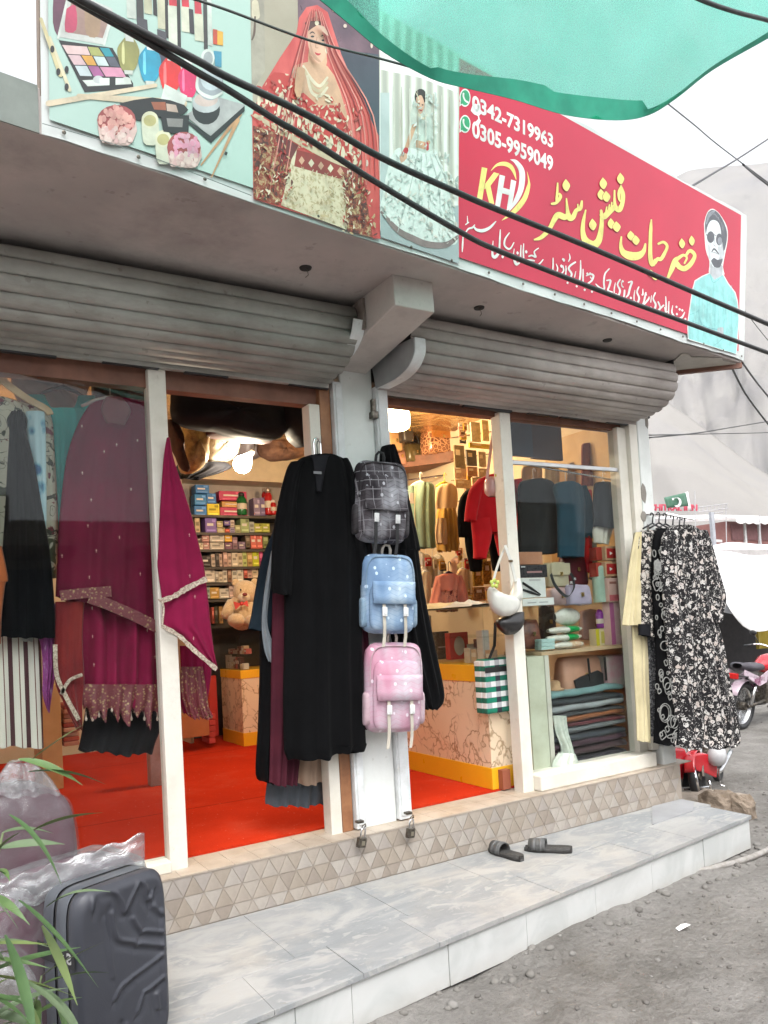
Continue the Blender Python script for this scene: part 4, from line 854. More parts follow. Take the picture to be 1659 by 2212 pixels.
@mfun('purple_print')
def _(t): n = t.noise(24, 4, .7, t.map((1, 1, .5)), 1); t.set(col=t.ramp(n, [(.4, (.20, .025, .15)), (.55, (.25, .05, .22)), (.66, (.42, .26, .38))]), rough=.8)
def floral(name, sc, thr, c1, c2, c3, seed=0):
    t = NT(name); wv = t.n('TexNoise', {'Vector': t.map(loc=(seed, 0, 0)), 'Scale': sc*.9, 'Detail': 2}).outputs[1]
    v = t.n('VectorMath', {0: t.map((1, .5, .85), loc=(seed, 2, 1)), 1: t.n('VectorMath', {0: wv, 'Scale': .8/sc*1.6}, operation='SCALE').outputs[0]}, operation='ADD').outputs[0]
    a = t.n('TexVoronoi', {'Vector': v, 'Scale': sc}); d, cc = a.outputs['Distance'], a.outputs['Color']; s = t.xyz(cc)
    pet = t.math('LESS_THAN', d, t.math('MULTIPLY', t.math('ADD', .45, s['X']), thr)); n2 = t.noise(sc*3.2, 2, .5, v); ctr = t.math('LESS_THAN', d, .1)
    col = t.mix(t.math('MULTIPLY', pet, t.ramp(n2, [(.36, (0,)*3), (.42, (1,)*3)])), c1, t.mix(s['Y'], c2, c3)); col = t.mix(t.math('MULTIPLY', ctr, .7), col, c1)
    lf = t.noise(sc*1.6, 2, .4, v, 2.4); col = t.mix(t.math('MULTIPLY', t.ramp(lf, [(.60, (0,)*3), (.63, (1,)*3)]), .8), col, c2)
    t.set(col=col, rough=.85, spec=.2); t.bump(t.noise(500, 2), .2, .001); MC[name] = t.m; return t.m
FLO1 = floral('black_rose_print', 33, .36, (.012, .011, .012), (.52, .50, .48), (.47, .40, .36))
FLO2 = floral('black_daisy_print', 40, .40, (.014, .012, .012), (.50, .47, .43), (.46, .38, .33), 4)
FLO3 = floral('grey_speckle_print', 85, .42, (.03, .03, .033), (.16, .16, .165), (.22, .21, .21), 7)
HAN = M('hanger_black', (.02, .02, .022), .35); HANW = M('hanger_white', (.7, .69, .66), .35); HWOOD = M('hanger_wood', (.50, .34, .17), .45, c2=(.4, .26, .12), sc=14)

def garment(name, label, cat, y, parts, group=None, org=None, hanger=None):
    """parts: list of (part name, material, rows, kwargs); hanger: (u, v, half width px, material)"""
    r = parts[0][2]; c = at((r[0][1]+r[0][-1])/2, r[0][0], y if not isinstance(y, tuple) else y[0])
    t = thing(name, label, cat, c, group)
    for pn, m, rows, kw in parts:
        b = MB(); k = dict(kw); yy = k.pop('y', y); cloth(b, rows, yy, **k); b.build(pn, m, t, smooth=True)
    if hanger:
        u, v, hw, m = hanger[:4]; yy = (y if not isinstance(y, tuple) else y[0])+.004; b = MB(); c = at(u, v, yy); s = dep(c)/FPX; w_ = hw*s*1.15
        b.tube([c+V((-w_, 0, -w_*.42)), c+V((-w_*.5, 0, -w_*.16)), c, c+V((w_*.5, 0, -w_*.16)), c+V((w_, 0, -w_*.42))], [.006, .009, .011, .009, .006], 8)
        hook(b, c+V((0, 0, .006)), .075, .0026, .022); b.build('hanger', m, t, smooth=True)
    return t
def trim(t, name, m, pts, y, wpx, th=.004, n=6, wob=0):
    b = MB(); C = crv(pts, n); P = [at(u, v, y) for u, v in C]; rg = random.Random(3); W = []
    for i in range(len(P)):
        d = (P[min(i+1, len(P)-1)]-P[max(i-1, 0)]).normalized(); nn = V((0, 1, 0)).cross(d).normalized(); W.append(nn*(wpx*dep(P[i])/FPX*(1+wob*rg.uniform(-.5, .5))))
    b.ribbon(P, W, th); return b.build(name, m, t)

# ------------------------------------------------------------------ left window
t = garment('maroon_dress', 'sheer maroon dress with gold border hanging in the left window', 'dress', .13, [
    ('body', MAR, [(866, 212, 300), (876, 192, 330), (918, 167, 345), (975, 147, 350), (1040, 136, 352), (1145, 126, 354), (1200, 124, 1226, 355), (1262, 121, 1310, 355), (1290, 120, 1358, 354)], dict(th=.05, folds=5, amp=.010, n=40)),
    ('underskirt', MAG, [(1270, 150, 356), (1340, 172, 358), (1420, 176, 358), (1485, 178, 360), (1520, 180, 360)], dict(th=.035, folds=5, amp=.024, n=44, y=.15, hem=.01, flare=.6)),
    ('side_panel', REDM, [(1300, 119, 182), (1380, 117, 178), (1470, 118, 182), (1520, 138, 178), (1574, 164, 178)], dict(th=.02, folds=3, amp=.008, y=.105)),
    ('yoke', fabric('sheer_yoke', (.17, .055, .06), (.12, .035, .045), .7), [(858, 228, 262), (885, 218, 282), (912, 230, 270)], dict(th=.012, folds=1, amp=.001, y=.066))], hanger=(238, 858, 52, M('hanger_clear', (.35, .3, .28), .2)))
b = MB(); cloth(b, [(1478, 178, 352), (1508, 176, 352), (1530, 180, 348), (1540, 182, 346)], .112, th=.03, folds=7, amp=.014, n=60, hem=.16); b.build('lace_hem', MC['gold_lace'], t, smooth=True)
trim(t, 'gold_border', MC['gold_lace'], [(130, 1287), (185, 1281), (240, 1277)], .066, 22); trim(t, 'gold_border', MC['gold_lace'], [(193, 1291), (235, 1306), (290, 1330), (342, 1356)], .06, 24)
trim(t, 'side_border', MC['silver_trim'], [(119, 1392), (122, 1455), (140, 1500), (170, 1555)], .07, 9); trim(t, 'side_border', MC['silver_trim'], [(132, 1500), (150, 1470), (178, 1457)], .07, 7)
rg = random.Random(6)
def spangles(t, m, pts, y):
    for u, v in pts:
        q = MB(); c = at(u, v, y); s = .0085; q.add([c, c+V((-s, -.001, s*.9)), c+V((-s*.3, -.002, s*.3)), c+V((0, -.001, s*1.3)), c+V((s*.3, -.002, s*.3)), c+V((s, -.001, s*.9)), c+V((s*.3, -.001, -s*.5)), c+V((-s*.3, -.001, -s*.5))], [(0, 1, 2), (0, 2, 3), (0, 3, 4), (0, 4, 5), (0, 6, 7)]); q.build('spangle', m, t)
SPG = M('spangle_pink', (.62, .38, .33), .4)
spangles(t, SPG, [(177, 922), (225, 977), (252, 962), (297, 953), (178, 1023), (283, 1058), (197, 1081), (190, 1137), (258, 1162), (134, 1202), (208, 1191), (303, 1241), (193, 1248)], .072)
spangles(t, SPG, [(199, 1315), (200, 1376), (203, 1437), (296, 1397), (318, 1363), (335, 1420), (170, 1363)], .108)
for k in range(12):
    u = 186+k*14; v = 1536+rg.uniform(-2, 22); b = MB(); c = at(u, v, .1); b.lathe([(.001, .03), (.0015, .012), (.0055, .0), (.003, -.008)], c, 6); b.build('tassel', M('tassel_bead', (.62, .5, .42), .4), t)
garment('black_skirt', 'black skirt showing below the maroon dress', 'skirt', .24, [('body', BLACK2, [(1490, 190, 352), (1560, 180, 350), (1605, 172, 335), (1624, 168, 330)], dict(th=.04, folds=6, amp=.012, hem=.02))])
t = garment('turquoise_dress', 'turquoise sleeveless dress on a dark hanger in the left window', 'dress', .24, [('body', TURQ, [(884, 78, 182), (905, 92, 186), (950, 102, 178), (1020, 112, 166), (1120, 116, 160), (1200, 120, 155)], dict(th=.03, folds=4, amp=.008)),
    ('shoulder', TURQ, [(853, 58, 97), (870, 74, 104), (890, 88, 118)], dict(th=.01, folds=1, amp=.002)), ('shoulder', TURQ, [(855, 168, 205), (872, 164, 204), (895, 150, 190)], dict(th=.01, folds=1, amp=.002))], hanger=(137, 836, 42, HAN))
t = garment('floral_dress', 'cream dress with dark flowers on a wooden hanger at the left edge', 'dress', .2, [('body', MC['cream_floral'], [(862, -60, 20), (884, -90, 90), (905, -100, 112), (980, -100, 118), (1080, -100, 124), (1170, -100, 126), (1250, -100, 124)], dict(th=.05, folds=5, amp=.012))])
b = MB(); P = [at(u, v, .13) for u, v in crv([(-40, 838), (0, 822), (20, 834), (60, 862), (100, 884), (108, 896)], 4)]; b.ribbon(P, V((0, .012, 0)), .028); c = at(14, 826, .13); hook(b, c, .1, .003, .03); b.build('hanger', HWOOD, t, bevel=.004)
garment('star_blouse', 'pale blue star print top squeezed behind the black dress', 'top', .12, [('body', MC['blue_star_print'], [(890, 55, 96), (930, 58, 99), (1000, 64, 100), (1080, 72, 101), (1150, 84, 100), (1178, 92, 99)], dict(th=.02, folds=2, amp=.006))])
garment('black_dress', 'black sleeveless dress against the glass at the far left', 'dress', .085, [('body', BLACKF, [(897, 20, 54), (915, 17, 57), (935, 20, 58), (1000, 16, 74), (1080, 12, 88), (1180, 6, 106), (1280, 2, 116), (1376, 2, 119)], dict(th=.03, folds=4, amp=.012)), ('ruffle', BLACKF, [(890, 24, 50), (905, 15, 59), (922, 18, 58)], dict(th=.03, folds=4, amp=.012, flare=1))])
garment('orange_garment', 'plain orange garment hanging at the left edge of the picture', 'garment', .07, [('body', fabric('orange_cotton', (.46, .13, .045), (.36, .095, .03)), [(1180, -60, 4), (1250, -70, 18), (1262, -70, 12), (1330, -70, 4), (1390, -60, 2)], dict(th=.02, folds=2, amp=.006))])
garment('striped_cloth', 'brown and white striped cloth hanging behind the potted plant', 'cloth', .16, [('body', MC['stripes_brown_white'], [(1372, -60, 88), (1440, -60, 90), (1540, -60, 92), (1612, -60, 94)], dict(th=.02, folds=4, amp=.008))])
garment('purple_scarf', 'purple printed scarf hanging beside the striped cloth', 'scarf', .14, [('body', MC['purple_print'], [(1304, 80, 130), (1350, 74, 128), (1395, 88, 124), (1450, 92, 120), (1500, 92, 112), (1536, 103, 106)], dict(th=.02, folds=3, amp=.008))])
garment('grey_blouse', 'pale grey blouse corner between black dress and purple scarf', 'blouse', .15, [('body', fabric('pale_grey_cotton', (.45, .46, .43)), [(1310, 50, 80), (1345, 50, 76), (1382, 40, 72)], dict(th=.02, folds=2, amp=.005))])

# ------------------------------------------------------------------ left doorway
t = garment('magenta_shawl', 'magenta shawl with silver trim tied at the window post', 'shawl', -.035, [('body', MAG, [(946, 360, 366), (975, 355, 371), (1002, 352, 378), (1108, 345, 412), (1195, 341, 434), (1225, 340, 441), (1300, 350, 450), (1350, 352, 455), (1375, 384, 458), (1410, 420, 463), (1446, 464, 470)], dict(th=.016, folds=3, amp=.008, n=34, y=(-.03, -.01)))])
trim(t, 'silver_border', MC['silver_trim'], [(348, 1298), (376, 1288), (405, 1270), (447, 1250)], -.052, 11, wob=.5); trim(t, 'silver_border', MC['silver_trim'], [(349, 1352), (385, 1372), (420, 1405), (468, 1446)], -.045, 9, wob=.5)
trim(t, 'silver_border', MC['silver_trim'], [(342, 1294), (353, 1310), (350, 1352)], -.05, 4)
spangles(t, SPG, [(409, 1157), (410, 1251-6), (421, 1290), (418, 1380)], -.05)
b = MB(); cloth(b, [(1395, 388, 462), (1440, 390, 458), (1490, 390, 452), (1518, 390, 448), (1545, 398, 460)], .16, th=.02, folds=4, amp=.012, hem=.03); b.build('lower_end', MAG, t, smooth=True)
b = MB(); cloth(b, [(1440, 390, 438), (1490, 390, 446), (1530, 400, 452), (1550, 410, 460)], .135, th=.016, folds=5, amp=.012, hem=.03); b.build('lace_hem', MC['gold_lace'], t, smooth=True)
# the row of cloaks on the door jamb
garment('ink_blue_cloak', 'ink blue cloak at the left of the black cloaks in the doorway', 'cloak', .10, [('body', NAVYF, [(1106, 600, 660), (1150, 588, 660), (1204, 566, 660), (1270, 552, 660), (1327, 543, 650), (1362, 536, 640)], dict(th=.04, folds=3, amp=.012)), ('skirt', BLACKF, [(1350, 560, 640), (1450, 560, 640), (1560, 557, 632), (1674, 553, 612), (1688, 574, 606)], dict(th=.05, folds=4, amp=.014))], 'cloaks hung in the left doorway')
garment('satin_scarf', 'pale grey satin sash trailing among the dark cloaks', 'sash', .045, [('body', GREYF, [(1190, 586, 592), (1270, 572, 584), (1345, 565, 577), (1400, 570, 593), (1428, 580, 594)], dict(th=.01, folds=2, amp=.005))])
garment('wine_cloak', 'wine red cloak between the ink blue and the front black cloak', 'cloak', .03, [('body', WINE, [(1250, 590, 660), (1300, 588, 660), (1400, 586, 660), (1500, 585, 660), (1600, 584, 650), (1692, 582, 640)], dict(th=.04, folds=4, amp=.012))], 'cloaks hung in the left doorway')
garment('plum_cloak', 'plum cloak whose sleeve shows right of the front black cloak', 'cloak', .0, [('body', fabric('plum_crepe', (.10, .014, .034), (.07, .010, .024)), [(1150, 740, 800), (1210, 740, 806), (1255, 742, 811), (1262, 742, 808), (1300, 744, 790), (1400, 744, 796), (1500, 744, 804), (1575, 744, 811)], dict(th=.03, folds=3, amp=.01))], 'cloaks hung in the left doorway')
garment('beige_cloak', 'beige cloak hem showing under the front black cloak', 'cloak', .10, [('body', BEIGEF, [(1500, 640, 704), (1600, 640, 704), (1665, 634, 704), (1690, 640, 700)], dict(th=.03, folds=3, amp=.01))], 'cloaks hung in the left doorway')
garment('grey_cloak', 'slate grey cloak hem, lowest of the hanging cloaks', 'cloak', .14, [('body', fabric('slate_crepe', (.085, .095, .11), (.06, .068, .08)), [(1550, 590, 706), (1640, 582, 706), (1720, 573, 706), (1737, 574, 704)], dict(th=.03, folds=6, amp=.012))], 'cloaks hung in the left doorway')
t = garment('black_cloak', 'long black cloak hung in front at the doorway jamb', 'cloak', -.06, [
    ('body', BLACKF, [(985, 664, 716), (992, 646, 742), (1014, 632, 756), (1065, 622, 768), (1150, 616, 776), (1250, 614, 780), (1394, 613, 781), (1500, 611, 785), (1600, 613, 789), (1622, 614, 1606, 791), (1640, 622, 1622, 786)], dict(th=.06, folds=4, amp=.015, n=48, hem=.02)),
    ('sleeve', BLACKF, [(998, 628, 660), (1014, 619, 652), (1065, 605, 642), (1151, 590, 636), (1254, 585, 630), (1282, 590, 628)], dict(th=.035, folds=2, amp=.008, y=-.075)),
    ('sleeve', BLACKF, [(992, 730, 750), (1014, 738, 760), (1078, 742, 777), (1181, 752, 800), (1254, 762, 806), (1268, 770, 800)], dict(th=.035, folds=2, amp=.008, y=-.075)),
    ('collar', BLACK2, [(984, 668, 712), (996, 676, 706), (1060, 684, 694)], dict(th=.01, folds=1, amp=.001, y=-.12))], 'cloaks hung in the left doorway', hanger=(686, 984, 46, HAN))
b = MB(); c = at(685, 962, -.06); b.tube([c+V((-.018, 0, -.05)), c+V((-.018, 0, .01)), c+V((-.012, 0, .028)), c+V((0, 0, .036)), c+V((.012, 0, .028)), c+V((.018, 0, .01)), c+V((.018, 0, -.05))], .0045, 6); b.build('hanger_hook', STEEL, t)
b = MB(); c = at(686, 1021, -.135); b.box(c, (.04, .003, .012)); b.build('neck_label', M('label_grey', (.18, .18, .19), .6), t)
t = garment('black_coat', 'black cloak hanging right of the three backpacks', 'cloak', -.05, [('body', BLACKF, [(964, 826, 848), (974, 822, 854), (1006, 820, 866), (1086, 822, 884), (1183, 826, 905), (1196, 828, 902), (1293, 832, 917), (1400, 850, 938), (1500, 880, 957), (1530, 906, 938)], dict(th=.05, folds=4, amp=.012, n=36, hem=.02))])

# ------------------------------------------------------------------ backpacks on the pillar
def backpack(label, cu, cv, wpx, hpx, y, m, m2, strapm, tilt, bucklem, tops):
    c = at(cu, cv, y); s = dep(c)/FPX; W_, H_, D_ = wpx*s/.80, hpx*s, .12
    t = thing('backpack', label, 'backpack', c, 'backpacks hanging one above another on the pillar'); Rm = Matrix.Rotation(tilt, 3, 'Y')@Matrix.Rotation(math.radians(-10), 3, 'Z')
    def L(x, y_, z): return c+Rm@V((x*W_, y_*D_, z*H_))
    def slabb(name, x0, x1, z0, z1, d0, d1, mm, r=.3, n=5, puff=.10, parent=t):
        b = MB(); G = []; cx, cz, hx, hz = (x0+x1)/2, (z0+z1)/2, (x1-x0)/2, (z1-z0)/2
        for i, (q, yy) in enumerate([(0, d0), (.93, d0), (1, d0*.6+d1*.4), (1.0, d0*.3+d1*.7), (.9, d1*.97+d0*.03), (.55, d1+(d1-d0)*puff*.6), (0.01, d1+(d1-d0)*puff)]):
            row = []
            for k in range(32):
                a = 2*PI*k/32; ca, sa = math.cos(a), math.sin(a); px = math.copysign(abs(ca)**r, ca); pz = math.copysign(abs(sa)**r, sa)
                nz = noise.noise(V((px*2, pz*2, yy*3+cu)))*.03
                row.append(L(cx+hx*q*px*(1+nz), yy+nz*.4, cz+hz*q*pz*(1+nz)))
            G.append(row)
        b.grid(G, True); return b.build(name, mm, parent, smooth=True)
    body = slabb('body', -.5, .5, -.5, .5, .5, -.3, m, .32)
    fp = slabb('front_pocket', -.42, .42, -.47, .12 if tops else .30, -.2, -.55, m, .35)
    slabb('side_pocket', -.54, -.40, -.42, -.05, .25, -.22, m2, .4); slabb('side_pocket', .40, .54, -.42, -.05, .25, -.22, m2, .4)
    b = MB(); G = [[L(-.40+.8*k/8, -.66-.03*math.sin(PI*k/8)-(.10 if j == 3 else 0), z) for k in range(9)] for j, z in enumerate((.14, .08, -.03, -.135))]; b.grid(G); b.build('flap', m, t, smooth=True, solid=.010)
    for sx_ in (-.2, .2):
        b = MB(); b.ribbon([L(sx_, -.70, -.12), L(sx_, -.74, -.2), L(sx_, -.72, -.3), L(sx_+.01, -.70, -.42), L(sx_+.02, -.62, -.54), L(sx_+.0, -.6, -.66)], V((.016, 0, 0)), .003); st_ = b.build('strap', strapm, t)
        b = MB(); p0 = L(sx_, -.78, -.235); b.box(p0, (.024, .010, .042), mat=Rm); b.box(p0+V((0, -.0065, -.006)), (.012, .004, .014), mat=Rm); b.build('buckle', bucklem, t, bevel=.003)
    b = MB(); b.tube([L(-.1, .1, .47), L(-.09, .05, .58), L(-.05, .02, .62), L(.03, .02, .61), L(.06, .05, .56), L(.06, .1, .47)], .007, 6); b.build('handle', strapm, t, smooth=True)
    b = MB(); P = []
    for k in range(33):
        a = PI*k/32; P.append(L(.46*math.copysign(abs(math.cos(a))**.45, math.cos(a)), -.30, .02+.44*abs(math.sin(a))**.45))
    b.tube(P, .0035, 5); b.build('zip', m2, t)
    return t
def quilt(name, c1, c2, c3, line=None, sc=1):
    t = NT(name); s = t.xyz(); u = t.math('MULTIPLY', s['X'], 70); zig = t.math('ABSOLUTE', t.math('SUBTRACT', t.math('FRACT', t.math('MULTIPLY', s['X'], 13)), .5)); f = t.math('FRACT', t.math('ADD', t.math('MULTIPLY', s['Z'], 42), t.math('MULTIPLY', zig, 1.6)))
    g_ = t.noise(4.2, 2, .5, t.map((2.2, 1, .8))); col = t.ramp(g_, [(.36, c1), (.52, c2), (.66, c3)])
    col = t.mix(t.math('MULTIPLY', t.math('LESS_THAN', f, .22), .32), col, c1); w = t.vor(24, t.map((1, .4, .8)), 'F1'); col = t.mix(t.math('LESS_THAN', w, .17), col, tuple(min(1, x*1.25+.06) for x in c3))
    if line:
        lx = t.math('LESS_THAN', t.math('FRACT', t.math('MULTIPLY', s['X'], 24)), .07); lz = t.math('LESS_THAN', t.math('FRACT', t.math('MULTIPLY', s['Z'], 21)), .07); col = t.mix(t.math('MULTIPLY', t.math('MAXIMUM', lx, lz), .8), col, line)
    t.set(col=col, rough=.95, spec=.05); t.bump(f, .5, .003); MC[name] = t.m; return t.m
QG = quilt('quilt_grey', (.03, .026, .03), (.10, .09, .10), (.33, .33, .36), (.28, .27, .29)); QG2 = quilt('quilt_dark', (.025, .022, .024), (.05, .045, .048), (.12, .115, .12))
QB = quilt('quilt_blue', (.17, .27, .43), (.27, .38, .54), (.44, .54, .64)); QB2 = quilt('quilt_blue_dull', (.17, .27, .38), (.24, .34, .45), (.36, .43, .5))
QP = quilt('quilt_pink', (.54, .26, .35), (.56, .38, .46), (.58, .50, .56)); QP2 = quilt('quilt_pink_dull', (.46, .30, .34), (.52, .38, .42), (.56, .46, .50))
WEBB = M('webbing_black', (.02, .02, .022), .7); WEBW = M('webbing_cream', (.58, .53, .45), .7); BUCK = M('buckle_silver', (.62, .62, .62), .35, .4)
backpack('dark grey checked backpack, topmost on the pillar', 822, 1085, 96, 178, -.13, QG, QG2, WEBB, .09, BUCK, 0)
backpack('pale blue backpack hanging between the grey and pink ones', 838, 1283, 96, 172, -.13, QB, QB2, WEBW, .06, WHITE, 1)
backpack('pink backpack, lowest of the three on the pillar', 850, 1484, 104, 192, -.13, QP, QP2, WEBW, .07, WHITE, 0)

# ------------------------------------------------------------------ clothes outside at the right corner
garment('cream_shawl', 'pleated cream shawl hanging at the corner beside the floral dresses', 'shawl', -.09, [('body', CREAMF, [(1150, 1372, 1380), (1200, 1362, 1384), (1280, 1352, 1386), (1345, 1345, 1388), (1350, 1346, 1388)], dict(th=.02, folds=5, amp=.010, flare=.7, y=-.11)), ('lower_end', CREAMF, [(1340, 1364, 1398), (1450, 1368, 1400), (1540, 1374, 1402), (1602, 1377, 1403)], dict(th=.02, folds=3, amp=.008))])
GD = 'dark printed dresses on hangers at the shop corner'
garment('dotted_dress', 'dark dress with small pale dots, leftmost of the corner dresses', 'dress', -.12, [('body', FLO2, [(1146, 1385, 1430), (1160, 1377, 1436), (1200, 1376, 1440), (1290, 1378, 1440), (1340, 1380, 1440), (1372, 1380, 1420)], dict(th=.03, folds=3, amp=.008)), ('cuff', BLACK2, [(1348, 1379, 1404), (1362, 1380, 1403), (1374, 1380, 1402)], dict(th=.03, folds=1, amp=.002, y=-.14))], GD)
garment('speckled_dress', 'grey speckled long dress between the dotted and the ring print dress', 'dress', -.10, [('body', FLO3, [(1145, 1405, 1470), (1190, 1398, 1480), (1300, 1393, 1480), (1430, 1400, 1490), (1590, 1402, 1500)], dict(th=.04, folds=4, amp=.01))], GD)
t = garment('ring_dress', 'black dress printed with pale rings and clasps along its side', 'dress', -.16, [('body', BLACKF, [(1142, 1420, 1480), (1165, 1410, 1500), (1250, 1406, 1510), (1350, 1412, 1510), (1450, 1416, 1510), (1560, 1414, 1500), (1606, 1412, 1500)], dict(th=.04, folds=4, amp=.010))], GD)
RP = M('ring_print', (.24, .24, .225), .8, c2=(.17, .17, .16), sc=60)
def ringp(u, v, r1, r2=None, sq=0, y=-.205):
    b = MB(); c = at(u, v, y); s = dep(c)/FPX; P = []
    for k in range(25):
        a = 2*PI*k/24; ca, sa = math.cos(a), math.sin(a); p_ = .35 if sq else 1
        x, z = math.copysign(abs(ca)**p_, ca)*r1*s*1.15, math.copysign(abs(sa)**p_, sa)*(r2 or r1)*s; P.append(c+V((x*math.cos(.4*sq)-z*math.sin(.4*sq), 0, x*math.sin(.4*sq)+z*math.cos(.4*sq))))
    b.tube(P, 1.15*s, 4, cap=False); b.build('ring_print', RP, t)
for q in [(1420, 1262, 11, 12, 1), (1420, 1262, 4, 5), (1424, 1262, 4, 5), (1440, 1476, 10, 13), (1444, 1488, 10, 13), (1458, 1472, 10, 12, 1), (1450, 1558, 11, 13), (1457, 1560, 11, 13), (1466, 1588, 10, 14, 1), (1463, 1588, 4, 6), (1468, 1589, 4, 6), (1434, 1330, 6, 9), (1452, 1430, 9, 12), (1428, 1455, 6, 9), (1436, 1395, 12, 10), (1436, 1540, 12, 16), (1437, 1540, 16, 20), (1432, 1588, 8, 8, 1), (1452, 1590, 14, 4)]: ringp(*q)
rg = random.Random(41)
for k in range(34):
    v = rg.uniform(1170, 1600); r = rg.uniform(2.2, 5.5); ringp(1408+(v-1170)*.016+rg.uniform(4, 26+max(0, (v-1400)*.13)), v, r, r*rg.uniform(.8, 1.7), rg.random() < .4)
b = MB(); c = at(1420, 1222, -.207); s = dep(c)/FPX; b.prism([c+V((12*s*(1+.12*math.sin(k*2.6))*math.cos(k*PI/7), 0, 14*s*(1+.12*math.sin(k*2.6))*math.sin(k*PI/7))) for k in range(14)], (0, -.002, 0)); b.build('flower_print', RP, t)
t = garment('rose_dress', 'long black dress covered in white and pink roses, rightmost at the corner', 'dress', -.2, [('body', FLO1, [(1136, 1450, 1484), (1146, 1438, 1508), (1170, 1428, 1516), (1225, 1426, 1524), (1300, 1432, 1530), (1380, 1438, 1556), (1480, 1448, 1574), (1560, 1460, 1590), (1604, 1454, 1592), (1613, 1458, 1570)], dict(th=.06, folds=6, amp=.016, n=48, hem=.02)),
    ('sleeve', FLO1, [(1146, 1496, 1526), (1180, 1506, 1538), (1240, 1516, 1554), (1290, 1524, 1567), (1325, 1526, 1560), (1345, 1530, 1556)], dict(th=.03, folds=2, amp=.01, y=-.22))], GD)
rod = MB(); rod.tube([at(1396, 1112, -.03), at(1440, 1110, -.12), at(1500, 1122, -.24)], .006, 8); rod = rod.build('clothes_rod', STEEL, label='thin metal rod carrying the dresses at the shop corner', cat='rod')
for k, (u, v, yy) in enumerate([(1408, 1113, -.07), (1422, 1112, -.1), (1436, 1114, -.12), (1452, 1118, -.15), (1466, 1121, -.18), (1476, 1123, -.2)]):
    b = MB(); c = at(u, v, yy); b.tube([c+V((.014*math.cos(a), 0, .014*math.sin(a)+.0)) for a in [PI*1.05-k2*PI*1.35/9 for k2 in range(10)]]+[c+V((.004, 0, -.028)), c+V((.0, 0, -.05))], .0045, 6); c2 = c+V((0, 0, -.05))
    b.tube([c2+V((-.09, 0, -.035)), c2, c2+V((.09, 0, -.035))], .006, 6)
    b.build('hanger', HAN, smooth=True, label='black plastic hanger on the corner rod, %s from the wall' % ('first', 'second', 'third', 'fourth', 'fifth', 'sixth')[k], cat='hanger', group='hangers on the corner rod')

# ------------------------------------------------------------------ clothes inside the right doorway
GRN = fabric('sage_cotton', (.185, .27, .215), (.14, .21, .165)); PEA = fabric('peach_cotton', (.58, .40, .22), (.5, .33, .17)); MUS = fabric('mustard_cotton', (.46, .27, .06), (.36, .2, .04)); REDF = fabric('red_fleece', (.50, .008, .014), (.40, .006, .010)); PINKF = fabric('salmon_cotton', (.62, .24, .17), (.52, .18, .12)); WTF = fabric('white_cotton', (.6, .57, .5))
t = garment('sage_dress', 'sage green child dress on a white hanger in the right shop', 'dress', 1.6, [('body', GRN, [(1043, 896, 928), (1052, 890, 936), (1090, 886, 938), (1140, 888, 939), (1183, 892, 940)], dict(th=.05, folds=3, amp=.016)), ('side_panel', GRN, [(1050, 880, 892), (1085, 884, 892), (1095, 884, 893), (1175, 894, 903)], dict(th=.03, folds=1, amp=.006))], hanger=(908, 1040, 22, HANW))
trim(t, 'piping', CREAMF, [(897, 1055), (896, 1110), (900, 1180)], 1.53, 1.2)
b = MB(); c = at(889, 1076, 1.5); b.box(c, (.035, .004, .08)); b.build('price_tag', WHITE, t)
t = garment('peach_dress', 'peach and mustard child dress on a yellow hanger', 'dress', 1.4, [('bodice', PEA, [(1046, 952, 976), (1056, 942, 986), (1085, 940, 988), (1108, 944, 982)], dict(th=.04, folds=2, amp=.008)), ('skirt', MUS, [(1100, 944, 982), (1120, 942, 986), (1160, 942, 990), (1190, 946, 988)], dict(th=.06, folds=5, amp=.018, hem=.03)), ('overlay', PEA, [(1120, 942, 962), (1150, 940, 964), (1174, 944, 964)], dict(th=.03, folds=3, amp=.012, y=1.33))], hanger=(960, 1042, 20, M('hanger_yellow', (.6, .5, .03), .4)))
garment('black_tracksuit', 'black child tracksuit half hidden by the red one', 'tracksuit', 1.0, [('jacket', BLACKF, [(1058, 1008, 1040), (1075, 994, 1060), (1110, 988, 1060), (1156, 990, 1060), (1158, 994, 1060)], dict(th=.05, folds=2, amp=.01)), ('trouser_leg', BLACKF, [(1130, 1003, 1048), (1180, 1006, 1042), (1232, 1018, 1037)], dict(th=.05, folds=1, amp=.008)), ('trouser_leg', BLACKF, [(1130, 1050, 1090), (1180, 1056, 1092), (1232, 1066, 1088)], dict(th=.05, folds=1, amp=.008))])
garment('red_tracksuit', 'bright red child tracksuit behind the white door post', 'tracksuit', .45, [('jacket', REDF, [(1026, 1052, 1086), (1036, 1036, 1106), (1060, 1024, 1114), (1100, 1018, 1116), (1146, 1036, 1112), (1152, 1044, 1110)], dict(th=.06, folds=2, amp=.012)), ('sleeve', REDF, [(1034, 1034, 1052), (1060, 1014, 1040), (1100, 1006, 1030), (1126, 1005, 1026)], dict(th=.04, folds=1, amp=.006)), ('sleeve', REDF, [(1036, 1108, 1124), (1070, 1112, 1132), (1120, 1118, 1138), (1146, 1116, 1128)], dict(th=.04, folds=1, amp=.006)), ('trouser_leg', REDF, [(1120, 1017, 1064), (1165, 1022, 1058), (1207, 1026, 1044)], dict(th=.05, folds=1, amp=.008)), ('trouser_leg', REDF, [(1140, 1066, 1104), (1165, 1070, 1106), (1200, 1080, 1100)], dict(th=.05, folds=1, amp=.008))])
